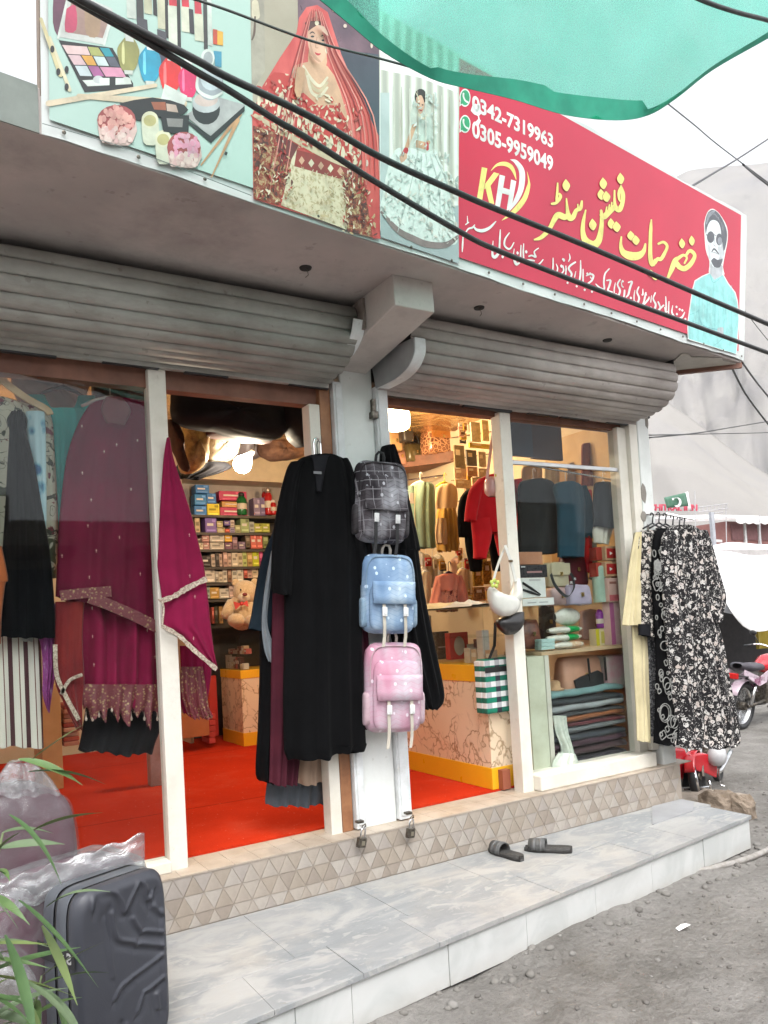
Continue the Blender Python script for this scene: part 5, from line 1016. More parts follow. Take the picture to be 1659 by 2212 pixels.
t = garment('salmon_dress', 'salmon child dress with dark hearts standing above the glass counter', 'dress', .95, [('body', floral('heart_print', 26, .34, (.60, .25, .17), (.10, .02, .02), (.14, .03, .03), 3), [(1272, 948, 984), (1300, 944, 986), (1322, 944, 984)], dict(th=.06, folds=4, amp=.014)), ('bodice', PINKF, [(1240, 954, 982), (1248, 946, 990), (1276, 950, 984)], dict(th=.05, folds=2, amp=.006, y=.92)), ('sleeve', PINKF, [(1244, 942, 958), (1270, 936, 952), (1316, 928, 946)], dict(th=.04, folds=2, amp=.01)), ('sleeve', PINKF, [(1244, 980, 996), (1270, 984, 1004), (1304, 988, 1010)], dict(th=.04, folds=2, amp=.01))], hanger=(969, 1236, 14, M('hanger_navy', (.02, .015, .06), .4)))
for k, (u0, u1, v0, v1, yy, m, lb) in enumerate([(906, 932, 1236, 1304, 1.2, CREAMF, 'cream baby top with small collar left of the salmon dress'), (900, 924, 1228, 1290, 1.35, WTF, 'white baby top behind the cream baby top'), (986, 1012, 1230, 1296, 1.15, PEA, 'peach baby top behind the salmon dress on the right')]):
    garment('baby_blouse', lb, 'top', yy, [('body', m, [(v0, u0+6, u1-6), (v0+10, u0, u1), (v0+30, u0+2, u1-2), (v1, u0+3, u1-3)], dict(th=.03, folds=2, amp=.008))], hanger=((u0+u1)/2, v0-2, 10, HANW))
# ------------------------------------------------------------------ right window clothes
garment('grey_tshirt', 'charcoal grey t shirt at the left of the right window', 't shirt', .36, [('body', fabric('charcoal_jersey', (.022, .024, .026)), [(1036, 1140, 1176), (1046, 1120, 1196), (1090, 1118, 1204), (1150, 1118, 1204), (1196, 1120, 1204)], dict(th=.05, folds=2, amp=.005)), ('sleeve', fabric('charcoal_jersey', (0,)*3), [(1048, 1194, 1208), (1090, 1200, 1214)], dict(th=.03, folds=1, amp=.004))], hanger=(1152, 1036, 22, HANW))
garment('blue_tshirt', 'steel blue t shirt in the middle of the right window', 't shirt', .26, [('body', fabric('steel_blue_jersey', (.018, .060, .092), (.014, .047, .072)), [(1042, 1206, 1238), (1052, 1194, 1256), (1090, 1202, 1262), (1140, 1204, 1262), (1204, 1205, 1260)], dict(th=.05, folds=2, amp=.005)), ('sleeve', fabric('steel_blue_jersey', (0,)*3), [(1050, 1250, 1264), (1090, 1258, 1278), (1160, 1262, 1280)], dict(th=.03, folds=1, amp=.004))], hanger=(1222, 1042, 22, HANW))
garment('dark_jacket', 'dark zipped jacket on a hanger near the right window jamb', 'jacket', .15, [('body', fabric('dark_denim', (.035, .035, .04)), [(1042, 1288, 1318), (1052, 1282, 1326), (1100, 1280, 1330), (1140, 1284, 1326)], dict(th=.03, folds=2, amp=.008)), ('sleeve', fabric('dark_denim', (0,)*3), [(1052, 1320, 1330), (1100, 1328, 1340), (1130, 1332, 1344)], dict(th=.02, folds=1, amp=.004))], hanger=(1303, 1042, 16, HANW))
garment('white_blouse', 'white top hanging under the dark jacket', 'top', .17, [('body', WTF, [(1138, 1282, 1324), (1150, 1280, 1320), (1174, 1284, 1312)], dict(th=.03, folds=3, amp=.008))])
for lb, u0, u1, v0, v1, yy, m in [('red garment strip between the blue t shirt and white top', 1262, 1276, 1060, 1236, .3, REDF), ('pale green strip of cloth beside the red garment', 1276, 1286, 1170, 1250, .28, fabric('pale_green', (.4, .42, .34))), ('tan garment hanging high behind the charcoal t shirt', 1126, 1170, 1008, 1044, .8, fabric('tan_cotton', (.38, .3, .2))), ('cream garment with yellow print behind the two t shirts', 1176, 1206, 1002, 1062, .62, CREAMF), ('pale garment hanging high above the blue t shirt', 1226, 1256, 1000, 1050, .55, fabric('bone_cotton', (.4, .36, .3))), ('brick red garment hanging high above the dark jacket', 1256, 1284, 958, 1050, .4, fabric('brick_cotton', (.26, .09, .07)))]:
    garment('garment', lb, 'garment', yy, [('body', m, [(v0, u0+3, u1-3), (v0+8, u0, u1), ((v0+v1)/2, u0, u1), (v1, u0, u1)], dict(th=.03, folds=3, amp=.008))])
# ------------------------------------------------------------------ lamps inside the shop
def lamp(p, e, col, r=.06):
    l = bpy.data.lights.new('lamp_light', 'POINT'); l.energy = e; l.color = col; l.shadow_soft_size = r
    o = bpy.data.objects.new('lamp_light', l); COL.objects.link(o); o.location = p; return o
def emis(name, col, s): 
    t = NT(name); t.set(col=col, emit=col, es=s); MC[name] = t.m; return t.m
c = at(856, 904, 1.5); t = thing('ceiling_lamp', 'warm glowing drum lamp on the foil ceiling of the right shop', 'lamp', c)
b = MB(); b.lathe([(.07, -.085), (.095, -.07), (.103, -.03), (.103, .03), (.092, .06), (.075, .07)], c, 24); b.build('shade', emis('lamp_glow', (1, .80, .45), 7), t, smooth=True)
b = MB(); b.lathe([(.072, .07), (.085, .08), (.08, .10), (.06, .12), (.02, .13)], c, 18); b.build('holder', M('lamp_cap', (.45, .3, .12), .4), t, smooth=True)
lamp(c+V((0, -.05, -.16)), 15, (1, .70, .38)).parent = None
c = at(526, 1000, 1.75); t = thing('bulb', 'bright white bulb hanging under the wrapped bags in the left shop', 'lamp', c)
b = MB(); rm = Matrix.Rotation(.7, 3, 'Y'); b.lathe([(.014, .085), (.024, .07), (.038, .045), (.058, .013), (.064, -.018), (.054, -.05), (.028, -.07), (.004, -.076)], c, 20, rot=rm); b.build('glass', emis('bulb_glow', (1, .93, .78), 24), t, smooth=True)
b = MB(); b.lathe([(.016, .115), (.019, .11), (.019, .07), (.012, .066)], c, 14, rot=rm); b.build('socket', WHITE, t, smooth=True); b = MB(); b.tube([c+V((.08, 0, .08)), c+V((.12, .05, .2)), c+V((.2, .1, .4))], .004, 6); b.build('cord', BLK, t)
lamp(c+V((-.01, -.07, -.09)), 16, (1, .82, .58))
lamp(at(-120, 1000, 2.2), 6, (1, .74, .44))    # unseen warm point light past the left edge, no lamp body built
# ------------------------------------------------------------------ cabinets and counters
def counter(name, label, x0, x1, y0, y1, zt, band, foot, lam):
    t = thing(name, label, 'counter', ((x0+x1)/2, (y0+y1)/2, .013)); b = MB(); b.bb(x0+.004, x1-.004, y0+.004, y1-.004, .013, zt); b.build('panel', lam, t)
    b = MB(); b.bb(x0, x1, y0, y1, zt-band, zt); b.build('top_band', YEL, t, bevel=.002); b = MB(); b.bb(x0, x1, y0, y1, .0135, .013+foot); b.build('foot_band', YEL, t, bevel=.002); return t
t = counter('counter', 'long counter with veined laminate and yellow bands in the right shop', .858, 1.34, .14, 2.9, .705, .095, .12, MC['counter_laminate'])
b = MB(); b.bb(.862, 1.33, .145, 2.88, 1.035, 1.043); b.build('glass_top', M('glass_edge_dark', (.05, .06, .05), .15), t)
b = MB(); b.bb(.862, .868, .145, 2.88, .707, 1.034); b.build('glass_front', MC['glass'], t); b = MB(); b.bb(.869, 1.33, .145, .151, .707, 1.034); b.build('glass_end', MC['glass'], t)
b = MB(); b.bb(.9, 1.2, .16, 2.85, .86, .866); b.build('glass_shelf', MC['glass'], t)
b = MB(); b.bb(.9, .955, .1, .138, .013, .12); b.build('corner_block', M('brick_red_wood', (.3, .09, .05), .6), t)
t = counter('counter', 'small counter with veined laminate and yellow bands at the back of the left shop', .43, .95, 2.83, 3.33, .64, .07, .11, MC['counter_laminate'])
b = MB(); b.bb(.434, .44, 2.835, 3.325, .642, .93); b.bb(.441, .945, 2.835, 2.841, .642, .93); b.build('glass_front', MC['glass'], t); b = MB(); b.bb(.434, .945, 2.835, 3.325, .931, .938); b.build('glass_top', MC['glass'], t)
rg = random.Random(31)
PK = [(.42, .10, .09), (.50, .38, .27), (.10, .05, .045), (.55, .48, .40), (.35, .05, .06), (.46, .30, .20), (.58, .5, .45), (.20, .08, .06)]
def goods_row(pname, lab, x, y0, y1, z, n, hmin, hmax, depth=.05):
    for k in range(n):
        a = y0+(y1-y0)*k/n; w_ = (y1-y0)/n*rg.uniform(.7, .93); h = rg.uniform(hmin, hmax); b = MB(); ci = rg.randrange(len(PK)); b.bb(x, x+depth, a, a+w_, z, z+h)
        o = b.build(pname, flat(PK[ci], .4), bevel=.0015, label='%s %s, %s from the street' % (PN[ci], lab, ORD[k]), cat='box'); b = MB(); b.bb(x-.0014, x-.0002, a+w_*.15, a+w_*.85, z+h*.45, z+h*.75); b.build('label_print', flat((.6, .55, .48)), o)
PN = ['brick red', 'tan', 'dark brown', 'cream', 'red', 'ochre', 'pale pink', 'brown']
ORD = ['first', 'second', 'third', 'fourth', 'fifth', 'sixth', 'seventh', 'eighth', 'ninth', 'tenth', 'eleventh', 'twelfth', 'thirteenth', 'fourteenth']
goods_row('small_box', 'small box on the left glass counter floor', .47, 2.86, 3.3, .645, 9, .04, .12); goods_row('small_box', 'small box on the left glass counter upper level', .5, 2.86, 3.3, .77, 8, .02, .08)
goods_row('small_box', 'small box on the right counter glass shelf', .92, .8, 1.9, .867, 13, .05, .14); goods_row('small_box', 'small box on the right glass counter floor', .93, .8, 1.9, .707, 12, .04, .13); goods_row('small_box', 'small box in the near end of right counter', .95, .2, .46, .707, 4, .06, .2)
def pxbox(name, label, cat, u0, u1, v0, v1, y, d, m, lab=None, group=None, rz=0, bev=.002, lz=None):
    c0 = at((u0+u1)/2, v1, y); s = dep(c0)/FPX; x0, x1 = at(u0, (v0+v1)/2, y).x, at(u1, (v0+v1)/2, y).x; z1 = at((u0+u1)/2, v0, y).z
    b = MB(); b.bb(x0, x1, y, y+d, c0.z, z1); o = b.build(name, m, bevel=bev, label=label, cat=cat, group=group); o.rotation_euler[2] = rz
    for (a0, a1, h0, h1, mm) in (lab or []):
        b = MB(); X = x0+(x1-x0)*a0, x0+(x1-x0)*a1; Z = c0.z+(z1-c0.z)*h0, c0.z+(z1-c0.z)*h1; b.bb(X[0], X[1], y-.0014, y-.0002, Z[0], Z[1]); b.build('label_print', mm, o)
    return o
# inside the right counter, close to its street end
pxbox('red_box', 'red flat box with a grey oval window inside the right glass counter', 'box', 972, 1012, 1366, 1424, .62, .05, flat((.50, .03, .03), .4)); b = MB(); c = at(992, 1395, .615); b.lathe([(.04, 0), (.0395, .003)], c, 20, sy=1.5, rot=Matrix.Rotation(PI/2, 3, 'X')); b.build('oval_card', flat((.42, .36, .30)), label='grey oval card on the red box in the counter', cat='card')
pxbox('black_box', 'black flat box beside the red one inside the right glass counter', 'box', 944, 971, 1364, 1424, .75, .05, flat((.03, .025, .025), .3), [(.1, .9, .42, .47, flat((.3, .3, .3)))])
pxbox('purple_box', 'dull purple box right of the red box inside the counter', 'box', 1034, 1050, 1380, 1412, .5, .05, flat((.16, .09, .11), .4)); pxbox('plum_box', 'white price card beside the red box inside the counter', 'card', 1009, 1026, 1391, 1400, .58, .004, flat((.6, .55, .5)))
# things lying on the glass top
def heap(name, label, cat, u0, u1, v, h, y, d, m, seed):
    A, B_ = at(u0, v, y), at(u1, v, y); b = MB(); G = []
    for j in range(7):
        row = []
        for i in range(13):
            p_ = A+(B_-A)*(i/12); yy = y+d*j/6; e = math.sin(PI*i/12)**.4*math.sin(PI*(j+.15)/6.3)**.4
            row.append(V((p_.x, yy, 1.044+h*e*(.65+.7*noise.noise(V((p_.x*16, yy*16, seed)))))))
        G.append(row)
    b.grid(G); return b.build(name, m, label=label, cat=cat, smooth=False)
heap('folded_cloth', 'crumpled cream cloth on top of the right glass counter', 'cloth', 962, 1020, 1326, .05, .5, .35, CREAMF, 3); heap('folded_cloth', 'crumpled salmon cloth at the far end of the right glass counter', 'cloth', 925, 962, 1322, .05, .85, .4, PINKF, 5); heap('folded_cloth', 'crumpled white paper on the near end of the right counter', 'paper', 1018, 1066, 1328, .045, .22, .28, WTF, 9)
# hanging packs of golden accessories behind
for k, (u0, u1, v0, v1, yy, cc, lb) in enumerate([(1016, 1036, 1152, 1176, 1.5, (.55, .33, .06), 'golden accessory card above the salmon dress'), (1030, 1052, 1178, 1226, 1.35, (.46, .26, .03), 'golden pack hanging under the black tracksuit leg'), (1024, 1044, 1228, 1266, 1.2, (.42, .24, .03), 'amber pack hanging low beside the salmon dress'), (1044, 1062, 1212, 1262, 1.1, (.44, .23, .03), 'amber pack hanging behind the white shoulder bag'), (1024, 1048, 1268, 1298, 1.05, (.40, .18, .05), 'copper comb set behind the white shoulder bag'), (1040, 1060, 1186, 1206, 1.2, (.5, .36, .12), 'pale gold card left of the red trousers')]):
    pxbox('accessory_pack', lb, 'pack', u0, u1, v0, v1, yy, .02, M('amber_pack_%d' % k, cc, .25, .3, c2=tuple(x*.35 for x in cc), sc=70), [(.25, .7, .6, .8, flat((.6, .5, .35)))])
# ------------------------------------------------------------------ right wall: shelf with wrapped bags and a rack of accessories
b = MB(); A, B_ = at(849, 1012, 2.3), at(1034, 990, 1.75); dv = (B_-A).normalized(); nn = V((-dv.y, dv.x, 0)).normalized(); b.prism([A, B_, B_+nn*.3, A+nn*.3], (0, 0, .09)); b.build('shelf', DWOOD, label='brown wooden shelf carrying wrapped bags in the right shop', cat='shelf')
b = MB(); b.tube([A+nn*.1+V((0, 0, -.1)), B_+nn*.1+V((.15, -.1, -.07))], .008, 8); b.build('clothes_rail', STEEL, label='steel rail under the brown shelf for child dresses', cat='rail')
pp = MB(); pp.bb(1.36, 2.07, 2.62, 2.66, .02, 2.7); pp.build('partition', WALLC, bld)
@mfun('leopard')
def _(t): d = t.vor(26); d2 = t.vor(26, None, 'DISTANCE_TO_EDGE'); t.set(col=t.ramp(d2, [(.02, (.56, .30, .16)), (.10, (.40, .17, .08)), (.16, (.06, .02, .012)), (.30, (.30, .12, .06))]), rough=.2, coat=.6)
def bag(name, label, u0, u1, v0, v1, y, d, m, trimm, handle=True, flapm=None, tilt=0, top=.85, hv=.45):
    c = at((u0+u1)/2, v1, y+d/2); x0, x1 = at(u0, (v0+v1)/2, y).x, at(u1, (v0+v1)/2, y).x; h = at((u0+u1)/2, v0, y).z-c.z; w_ = (x1-x0)/2; cx = (x0+x1)/2
    t = thing(name, label, 'bag', (cx, y+d/2, c.z)); b = MB(); G = []
    for k, (q, z, dd) in enumerate([(.01, 0, .2), (.9, .0, .95), (1, .06, 1), (.99, .45, .95), (.94, .85, .75), (top, .97, .5), (.01, 1.0, .1)]):
        G.append([V((cx+w_*q*math.copysign(abs(math.cos(a))**.45, math.cos(a)), y+d/2+d/2*dd*math.copysign(abs(math.sin(a))**.45, math.sin(a)), c.z+h*z+(noise.noise(V((k*2., a, cx*9)))*.01))) for a in [2*PI*i/24 for i in range(24)]])
    b.grid(G, True); b.build('body', m, t, smooth=True)
    if handle:
        for yy in (y+d*.2, y+d*.8):
            b = MB(); b.tube([V((cx+w_*.5*math.cos(a), yy, c.z+h*.93+h*hv*math.sin(a))) for a in [PI*i/12 for i in range(13)]], .006, 6); b.build('handle', trimm, t, smooth=True)
    if flapm:
        b = MB(); b.bb(cx-w_*.9, cx+w_*.9, y-.008, y-.002, c.z+h*.45, c.z+h*.93); b.build('flap', flapm, t, bevel=.003)
    b = MB(); b.box((cx, y-.006-(.006 if flapm else 0), c.z+h*.5), (.02, .008, .026)); b.build('clasp', M('brass', (.6, .42, .16), .3, .9), t, bevel=.002); return t
bag('leopard_bag', 'leopard print bag in plastic on the brown shelf', 930, 985, 908, 984, 1.95, .2, MC['leopard'], MC['leopard'], True, M('tan_leather', (.42, .16, .035), .25, coat=.5)); bag('olive_bag', 'small olive bag left of the leopard bag on the shelf', 884, 918, 955, 1000, 2.15, .12, M('olive_leather', (.11, .085, .035), .3, coat=.4), BLK); bag('rose_bag', 'pale rose bag at the left end of the brown shelf', 858, 880, 968, 1005, 2.2, .12, M('rose_leather', (.5, .26, .2), .35), BLK, False)
bag('dark_bag', 'dark wrapped bag leaning behind the olive bag on the shelf', 888, 930, 922, 975, 2.3, .14, M('dark_leather', (.06, .045, .035), .25, coat=.5), BLK, False)
for k in range(5):
    b = MB(); a, c = at(975, 900+k*46, 1.85), at(1062, 884+k*48, 1.3); b.tube([a, c], .004, 6); b.build('rack_rail', DSTEEL, label='thin rail of the wire rack by the leopard bag, number %s from the top' % ('one', 'two', 'three', 'four', 'five')[k], cat='rail', group='rails of the wire rack')
rg = random.Random(77)
n = 0
for (u0, v0, w_, h, yy, cc, lb) in [(1018, 912, 20, 42, 1.35, (.66, .58, .4), 'white carded item hanging high on the wire rack'), (1042, 908, 14, 44, 1.3, (.62, .48, .2), 'cream carded item right of the white one on the wire rack'), (1014, 958, 46, 10, 1.32, (.62, .42, .01), 'yellow strip below the white carded item on the rack'), (1008, 972, 22, 34, 1.4, (.10, .085, .07), 'dark packet with keys on the rack middle row'), (982, 962, 22, 48, 1.5, (.22, .16, .08), 'brown packet with straps on the rack middle row'), (1034, 976, 16, 32, 1.3, (.40, .30, .18), 'tan packet at the right of the rack middle row'), (982, 1012, 26, 22, 1.5, (.55, .36, .24), 'peach card of clips on the rack lower row'), (1010, 1008, 22, 20, 1.4, (.34, .16, .07), 'brown card of clips on the rack lower row'), (1034, 1012, 20, 18, 1.3, (.45, .32, .2), 'beige card of clips on the rack lower row'), (984, 1036, 34, 18, 1.48, (.55, .38, .2), 'cream card of hairpins on the lowest rack row'), (1020, 1032, 26, 18, 1.36, (.58, .42, .24), 'pale card of hairpins on the lowest rack row')]:
    n += 1; pxbox('carded_item', lb, 'pack', u0, u0+w_, v0, v0+h, yy, .015, M('card_%d' % n, cc, .4, 0, c2=tuple(x*.7 for x in cc), sc=50), [(.15, .55, .55, .8, flat((.7, .6, .42)))])
# denser stock on the right wall: small carded goods and light baby clothes
XC = [('golden', (.52, .31, .06)), ('amber', (.45, .22, .03)), ('pale gold', (.60, .44, .20)), ('rust', (.38, .13, .05)), ('cream', (.62, .52, .36)), ('brown', (.24, .12, .06)), ('white', (.66, .62, .54)), ('pink', (.58, .30, .24)), ('black', (.04, .03, .03)), ('red', (.45, .03, .03))]
PL = ['beside the leopard bag', 'above the sage dress rail', 'between the peach dress and black tracksuit', 'under the black tracksuit', 'left of the salmon dress', 'behind the salmon dress', 'right of the salmon dress', 'under the red trousers', 'near the top of the wire rack', 'at the foot of the wire rack']
BX = [(988, 906, 1010, 960), (985, 1000, 1040, 1045), (984, 1120, 1000, 1225), (1004, 1190, 1030, 1235), (906, 1200, 935, 1300), (935, 1195, 965, 1240), (1006, 1240, 1022, 1320), (1036, 1200, 1066, 1300), (1008, 890, 1062, 915), (1000, 1040, 1030, 1075)]
rg = random.Random(90); used = set()
for pl_, bx in zip(PL, BX):
    for k in range(7):
        nm, cc = rg.choice(XC); key = (nm, pl_)
        if key in used: continue
        used.add(key); w_, h = rg.uniform(7, 15), rg.uniform(8, 22); u = rg.uniform(bx[0], max(bx[0]+1, bx[2]-w_)); v = rg.uniform(bx[1], max(bx[1]+1, bx[3]-h)); q = tuple(x*.45 for x in cc)
        pxbox('carded_item', '%s carded item hanging %s' % (nm, pl_), 'pack', u, u+w_, v, v+h, 1.45+rg.uniform(.0, .22), .012, flat(cc, .3), [(.15, .85, .1, .5, flat(q, .3)), (.25, .75, .62, .82, flat((.68, .6, .45)))])
for k, (u, v) in enumerate([(908, 1196), (920, 1200), (934, 1206), (1000, 1214), (1012, 1222), (946, 1200), (985, 1205)]):
    lb = ('white', 'cream', 'ivory', 'pale yellow', 'peach', 'pale grey', 'light pink')[k]+' baby garment on the lower rail of the right wall'; m = fabric('baby_cloth_%d' % k, [(.62, .58, .5), (.6, .5, .36), (.6, .56, .46), (.6, .5, .25), (.6, .4, .26), (.5, .48, .44), (.6, .4, .36)][k])
    garment('baby_garment', lb, 'garment', 1.75+.03*k, [('body', m, [(v, u-6, u+6), (v+9, u-13, u+13), (v+26, u-9, u+9), (v+62, u-11, u+11)], dict(th=.04, folds=2, amp=.012, n=16))], hanger=(u, v-2, 8, HANW))
for k, (u0, u1, v0, v1, yy, m, lb) in enumerate([(842, 872, 930, 975, 2.1, 'tan', 'small tan bag hanging below the drum lamp'), (872, 896, 905, 955, 2.0, 'black', 'black glossy bag hanging right of the drum lamp'), (985, 1012, 880, 930, 1.8, 'brown', 'brown bag hanging right of the leopard bag'), (900, 932, 886, 930, 2.0, 'cream', 'cream bag hanging above the olive bag')]):
    bag('hanging_bag', lb, u0, u1, v0, v1, yy, .1, M('bag_'+m, {'tan': (.42, .25, .12), 'black': (.03, .026, .024), 'brown': (.2, .1, .05), 'cream': (.55, .45, .3)}[m], .4), BLK)
# pale pink bag on a long strap, white bag, black bag, checked bag by the door post
def soft(name, m, prof, y, d, parent, n=20):
    """bag body from rows (v, u0, u1)"""
    b = MB(); G = []
    for (v, u0, u1, k) in prof:
        A, B_ = at(u0, v, y), at(u1, v, y); cx, hw = (A+B_)/2, (B_.x-A.x)/2
        G.append([cx+V((hw*math.copysign(abs(math.cos(a))**.6, math.cos(a)), d*k*math.sin(a), 0)) for a in [2*PI*i/n for i in range(n)]])
    b.grid(G, True); return b.build(name, m, parent, smooth=True, sub=1)
t = thing('pink_bag', 'small pale pink bag on a long strap left of the door post', 'bag', at(1067, 1070, .12)); soft('body', M('pale_pink_leather', (.58, .33, .31), .4), [(1030, 1058, 1076, .2), (1034, 1050, 1082, .8), (1050, 1050, 1084, 1), (1066, 1051, 1085, 1), (1073, 1056, 1080, .3)], .12, .05, t)
for a in [((1052, 1034), (1064, 940), (1068, 856)), ((1078, 1034), (1074, 940), (1070, 856))]: b = MB(); b.ribbon([at(u, v, .12) for u, v in a], V((.020, 0, 0)), .003); b.build('strap', M('pale_pink_leather', (0,)*3), t)
b = MB(); b.ell(at(1074, 1027, .06), (.014, .012, .014)); b.build('charm', M('yellow_flower', (.55, .5, .03), .5), t)
t = thing('white_bag', 'white crescent shoulder bag hanging on the door post', 'bag', at(1090, 1330, -.07)); WL_ = M('white_leather', (.66, .65, .60), .38, coat=.2)
soft('body', WL_, [(1268, 1056, 1066, .1), (1274, 1055, 1071, .5), (1284, 1056, 1080, .8), (1292, 1056, 1120, 1), (1310, 1060, 1122, 1), (1324, 1070, 1114, .9), (1331, 1084, 1100, .3)], -.07, .05, t); soft('body_end', WL_, [(1250, 1112, 1122, .3), (1270, 1110, 1124, .7), (1290, 1104, 1124, 1), (1300, 1098, 1123, .6)], -.07, .045, t)
b = MB(); b.ribbon([at(u, v, -.07) for u, v in crv([(1063, 1270), (1070, 1238), (1082, 1202), (1092, 1180), (1096, 1178)], 3)], V((.018, 0, .006)), .004); b.build('strap', WL_, t); b = MB(); b.ribbon([at(u, v, -.085) for u, v in crv([(1090, 1178), (1096, 1192), (1106, 1222), (1114, 1256)], 3)], V((.018, 0, .006)), .004); b.build('strap', WL_, t)
b = MB(); b.box(at(1103, 1212, -.092), (.026, .006, .012)); b.build('strap_buckle', M('bronze', (.2, .14, .08), .35, .8), t)
b = MB()
for u, v in [(1068, 1254), (1075, 1258), (1072, 1266), (1064, 1265), (1062, 1258)]: b.ell(at(u, v, -.12), (.012, .008, .012), 8, 6)
b.build('flower_charm', M('lime_flower', (.50, .58, .12), .5), t, smooth=True)
t = thing('black_bag', 'black crescent bag under the white shoulder bag on the post', 'bag', at(1100, 1370, -.02)); soft('body', M('black_leather', (.018, .016, .016), .35, coat=.3), [(1322, 1116, 1130, .4), (1332, 1072, 1131, .8), (1346, 1072, 1130, 1), (1362, 1082, 1122, .9), (1371, 1094, 1110, .3)], -.03, .05, t)
@mfun('checked_cloth')
def _(t):
    s = t.xyz(); a = t.math('FRACT', t.math('MULTIPLY', s['X'], 15)); c = t.math('FRACT', t.math('MULTIPLY', s['Z'], 17)); vx = t.math('LESS_THAN', a, .5); hz = t.math('LESS_THAN', c, .5); b2 = t.math('LESS_THAN', t.math('FRACT', t.math('MULTIPLY', s['X'], 7.5)), .5)
    dark = t.mix(b2, (.0, .17, .10), (.015, .017, .03)); col = t.mix(hz, t.mix(vx, (.72, .72, .72), (.40, .40, .42)), t.mix(vx, t.mix(.6, dark, (.0, .20, .12)), dark)); t.set(col=col, rough=.7)
t = thing('checked_bag', 'green black and white checked shopping bag hanging by the door post', 'bag', at(1075, 1540, .1)); 
b = MB(); A, B_ = at(1046, 1425, .10), at(1118, 1425, .10); z0 = at(1080, 1540, .1).z; b.bb(A.x, B_.x, .10, .19, z0, A.z); b.build('body', MC['checked_cloth'], t, bevel=.012)
b = MB(); A2 = at(1032, 1430, .16); b.bb(A2.x, A.x-.004, .14, .19, z0+.004, A.z-.01); b.build('side_gusset', MC['checked_cloth'], t, bevel=.01)
b = MB(); b.bb(A.x, B_.x, .0965, .0995, A.z-.075, A.z-.045); b.build('top_band', BLK, t)
for us in ((1056, 1068, 1062), (1098, 1104, 1090)): b = MB(); b.ribbon([at(us[0], 1425, .12), at(us[1], 1395, .14), at(us[2]+8, 1345, .02)], V((.02, 0, 0)), .003); b.build('handle', BLK, t)
# ------------------------------------------------------------------ wrapped bags slung under the left ceiling
WRAPD = plastic_wrap('thin_plastic', (.93, .94, .95), .055)
def wrapped(name, label, pts, y, d, m, wm):
    P = [at(u, v, y) for u, v in pts]; c = sum(P, V())/len(P); t = thing(name, label, 'bag', c)
    for nm, g_, mm, grow in (('body', .0, m, 1), ('plastic', .012, wm, 1.04)):
        if mm is None: continue
        b = MB(); Q = [c+(p-c)*grow for p in P]; n = len(Q); G = []
        for q, yy in [(.05, -d*.55), (.55, -d*.5), (.92, -d*.32), (1, 0), (.92, d*.32), (.05, d*.5)]: G.append([c+(p-c)*q+V((0, yy*grow, 0))+V((0, noise.noise(p*9+V((q*3, 0, g_*80)))*.05*(1+g_*25)+noise.noise(p*23+V((q*5, 1, g_*80)))*.018, 0)) for p in [V(x) for x in crv([tuple(x) for x in Q]+[tuple(Q[0])], 4)[:-1]]])
        b.grid(G, True); b.build(nm, mm, t, smooth=True)
    return t
wrapped('wrapped_bag', 'gold printed bag in clear plastic nearest the window post', [(392, 908), (440, 905), (446, 960), (436, 1010), (395, 1022), (386, 960)], 1.5, .25, M('gold_print_leather', (.55, .36, .10), .5, 0, c2=(.25, .14, .04), sc=22), WRAPD)
wrapped('wrapped_bag', 'white floral bag in plastic beside the gold one', [(452, 918), (505, 926), (508, 985), (470, 1002), (442, 996)], 2.0, .25, M('white_floral', (.66, .60, .48), .35, c2=(.30, .22, .10), sc=24, lo=.40, hi=.48), WRAPD)
wrapped('wrapped_bag', 'large black bag hanging across the top of the doorway', [(372, 842), (480, 850), (605, 872), (624, 912), (590, 952), (470, 930), (440, 925), (372, 905)], 1.1, .3, BLACK2, None)
wrapped('wrapped_bag', 'dark red bag bottom below the black bag', [(452, 925), (540, 935), (588, 945), (575, 958), (500, 948), (448, 938)], 1.35, .2, M('oxblood_leather', (.07, .016, .012), .7), None)
wrapped('wrapped_bag', 'black wrapped bag at the right top of the left doorway', [(612, 860), (664, 870), (664, 960), (640, 950), (616, 905)], 1.0, .25, BLACK2, None)
wrapped('wrapped_bag', 'grey bag with round handle behind the hanging bulb', [(510, 940), (560, 950), (565, 985), (520, 992)], 2.4, .2, M('grey_leather', (.16, .14, .15), .4), None)
wrapped('wrapped_bag', 'brown wrapped bag right of the bulb', [(560, 950), (650, 958), (655, 985), (600, 996), (565, 985)], 2.2, .2, M('brown_leather', (.10, .05, .03), .85, c2=(.05, .024, .015), sc=9, spec=.15, bump=.5, bs=20, bd=.02), None)
b = MB(); cloth(b, [(1000, 386, 490), (1010, 380, 500), (1024, 384, 470), (1034, 388, 430)], 1.9, th=.05, folds=3, amp=.02); b.build('dark_sheet', BLACK2, label='dark cloth sagging below the wrapped bags', cat='cloth', smooth=True)
wrapped('wrapped_bag', 'brown plastic wrapped bag hanging behind the magenta shawl', [(362, 905), (384, 915), (398, 985), (408, 1018), (392, 1010), (374, 960)], 1.2, .14, M('brown_leather', (0,)*3), None)
wrapped('wrapped_sheet', 'grey wrapped sheet standing behind the turquoise dress', [(20, 770), (195, 785), (188, 850), (180, 900), (60, 880), (28, 840)], .7, .12, M('grey_card', (.23, .19, .17), .6), WRAPD)
wrapped('wrapped_sheet', 'dark wrapped sheet standing behind the top of the maroon dress', [(196, 800), (320, 815), (322, 900), (300, 930), (215, 930), (200, 870)], .8, .12, M('plum_card', (.07, .05, .05), .6), WRAPD)
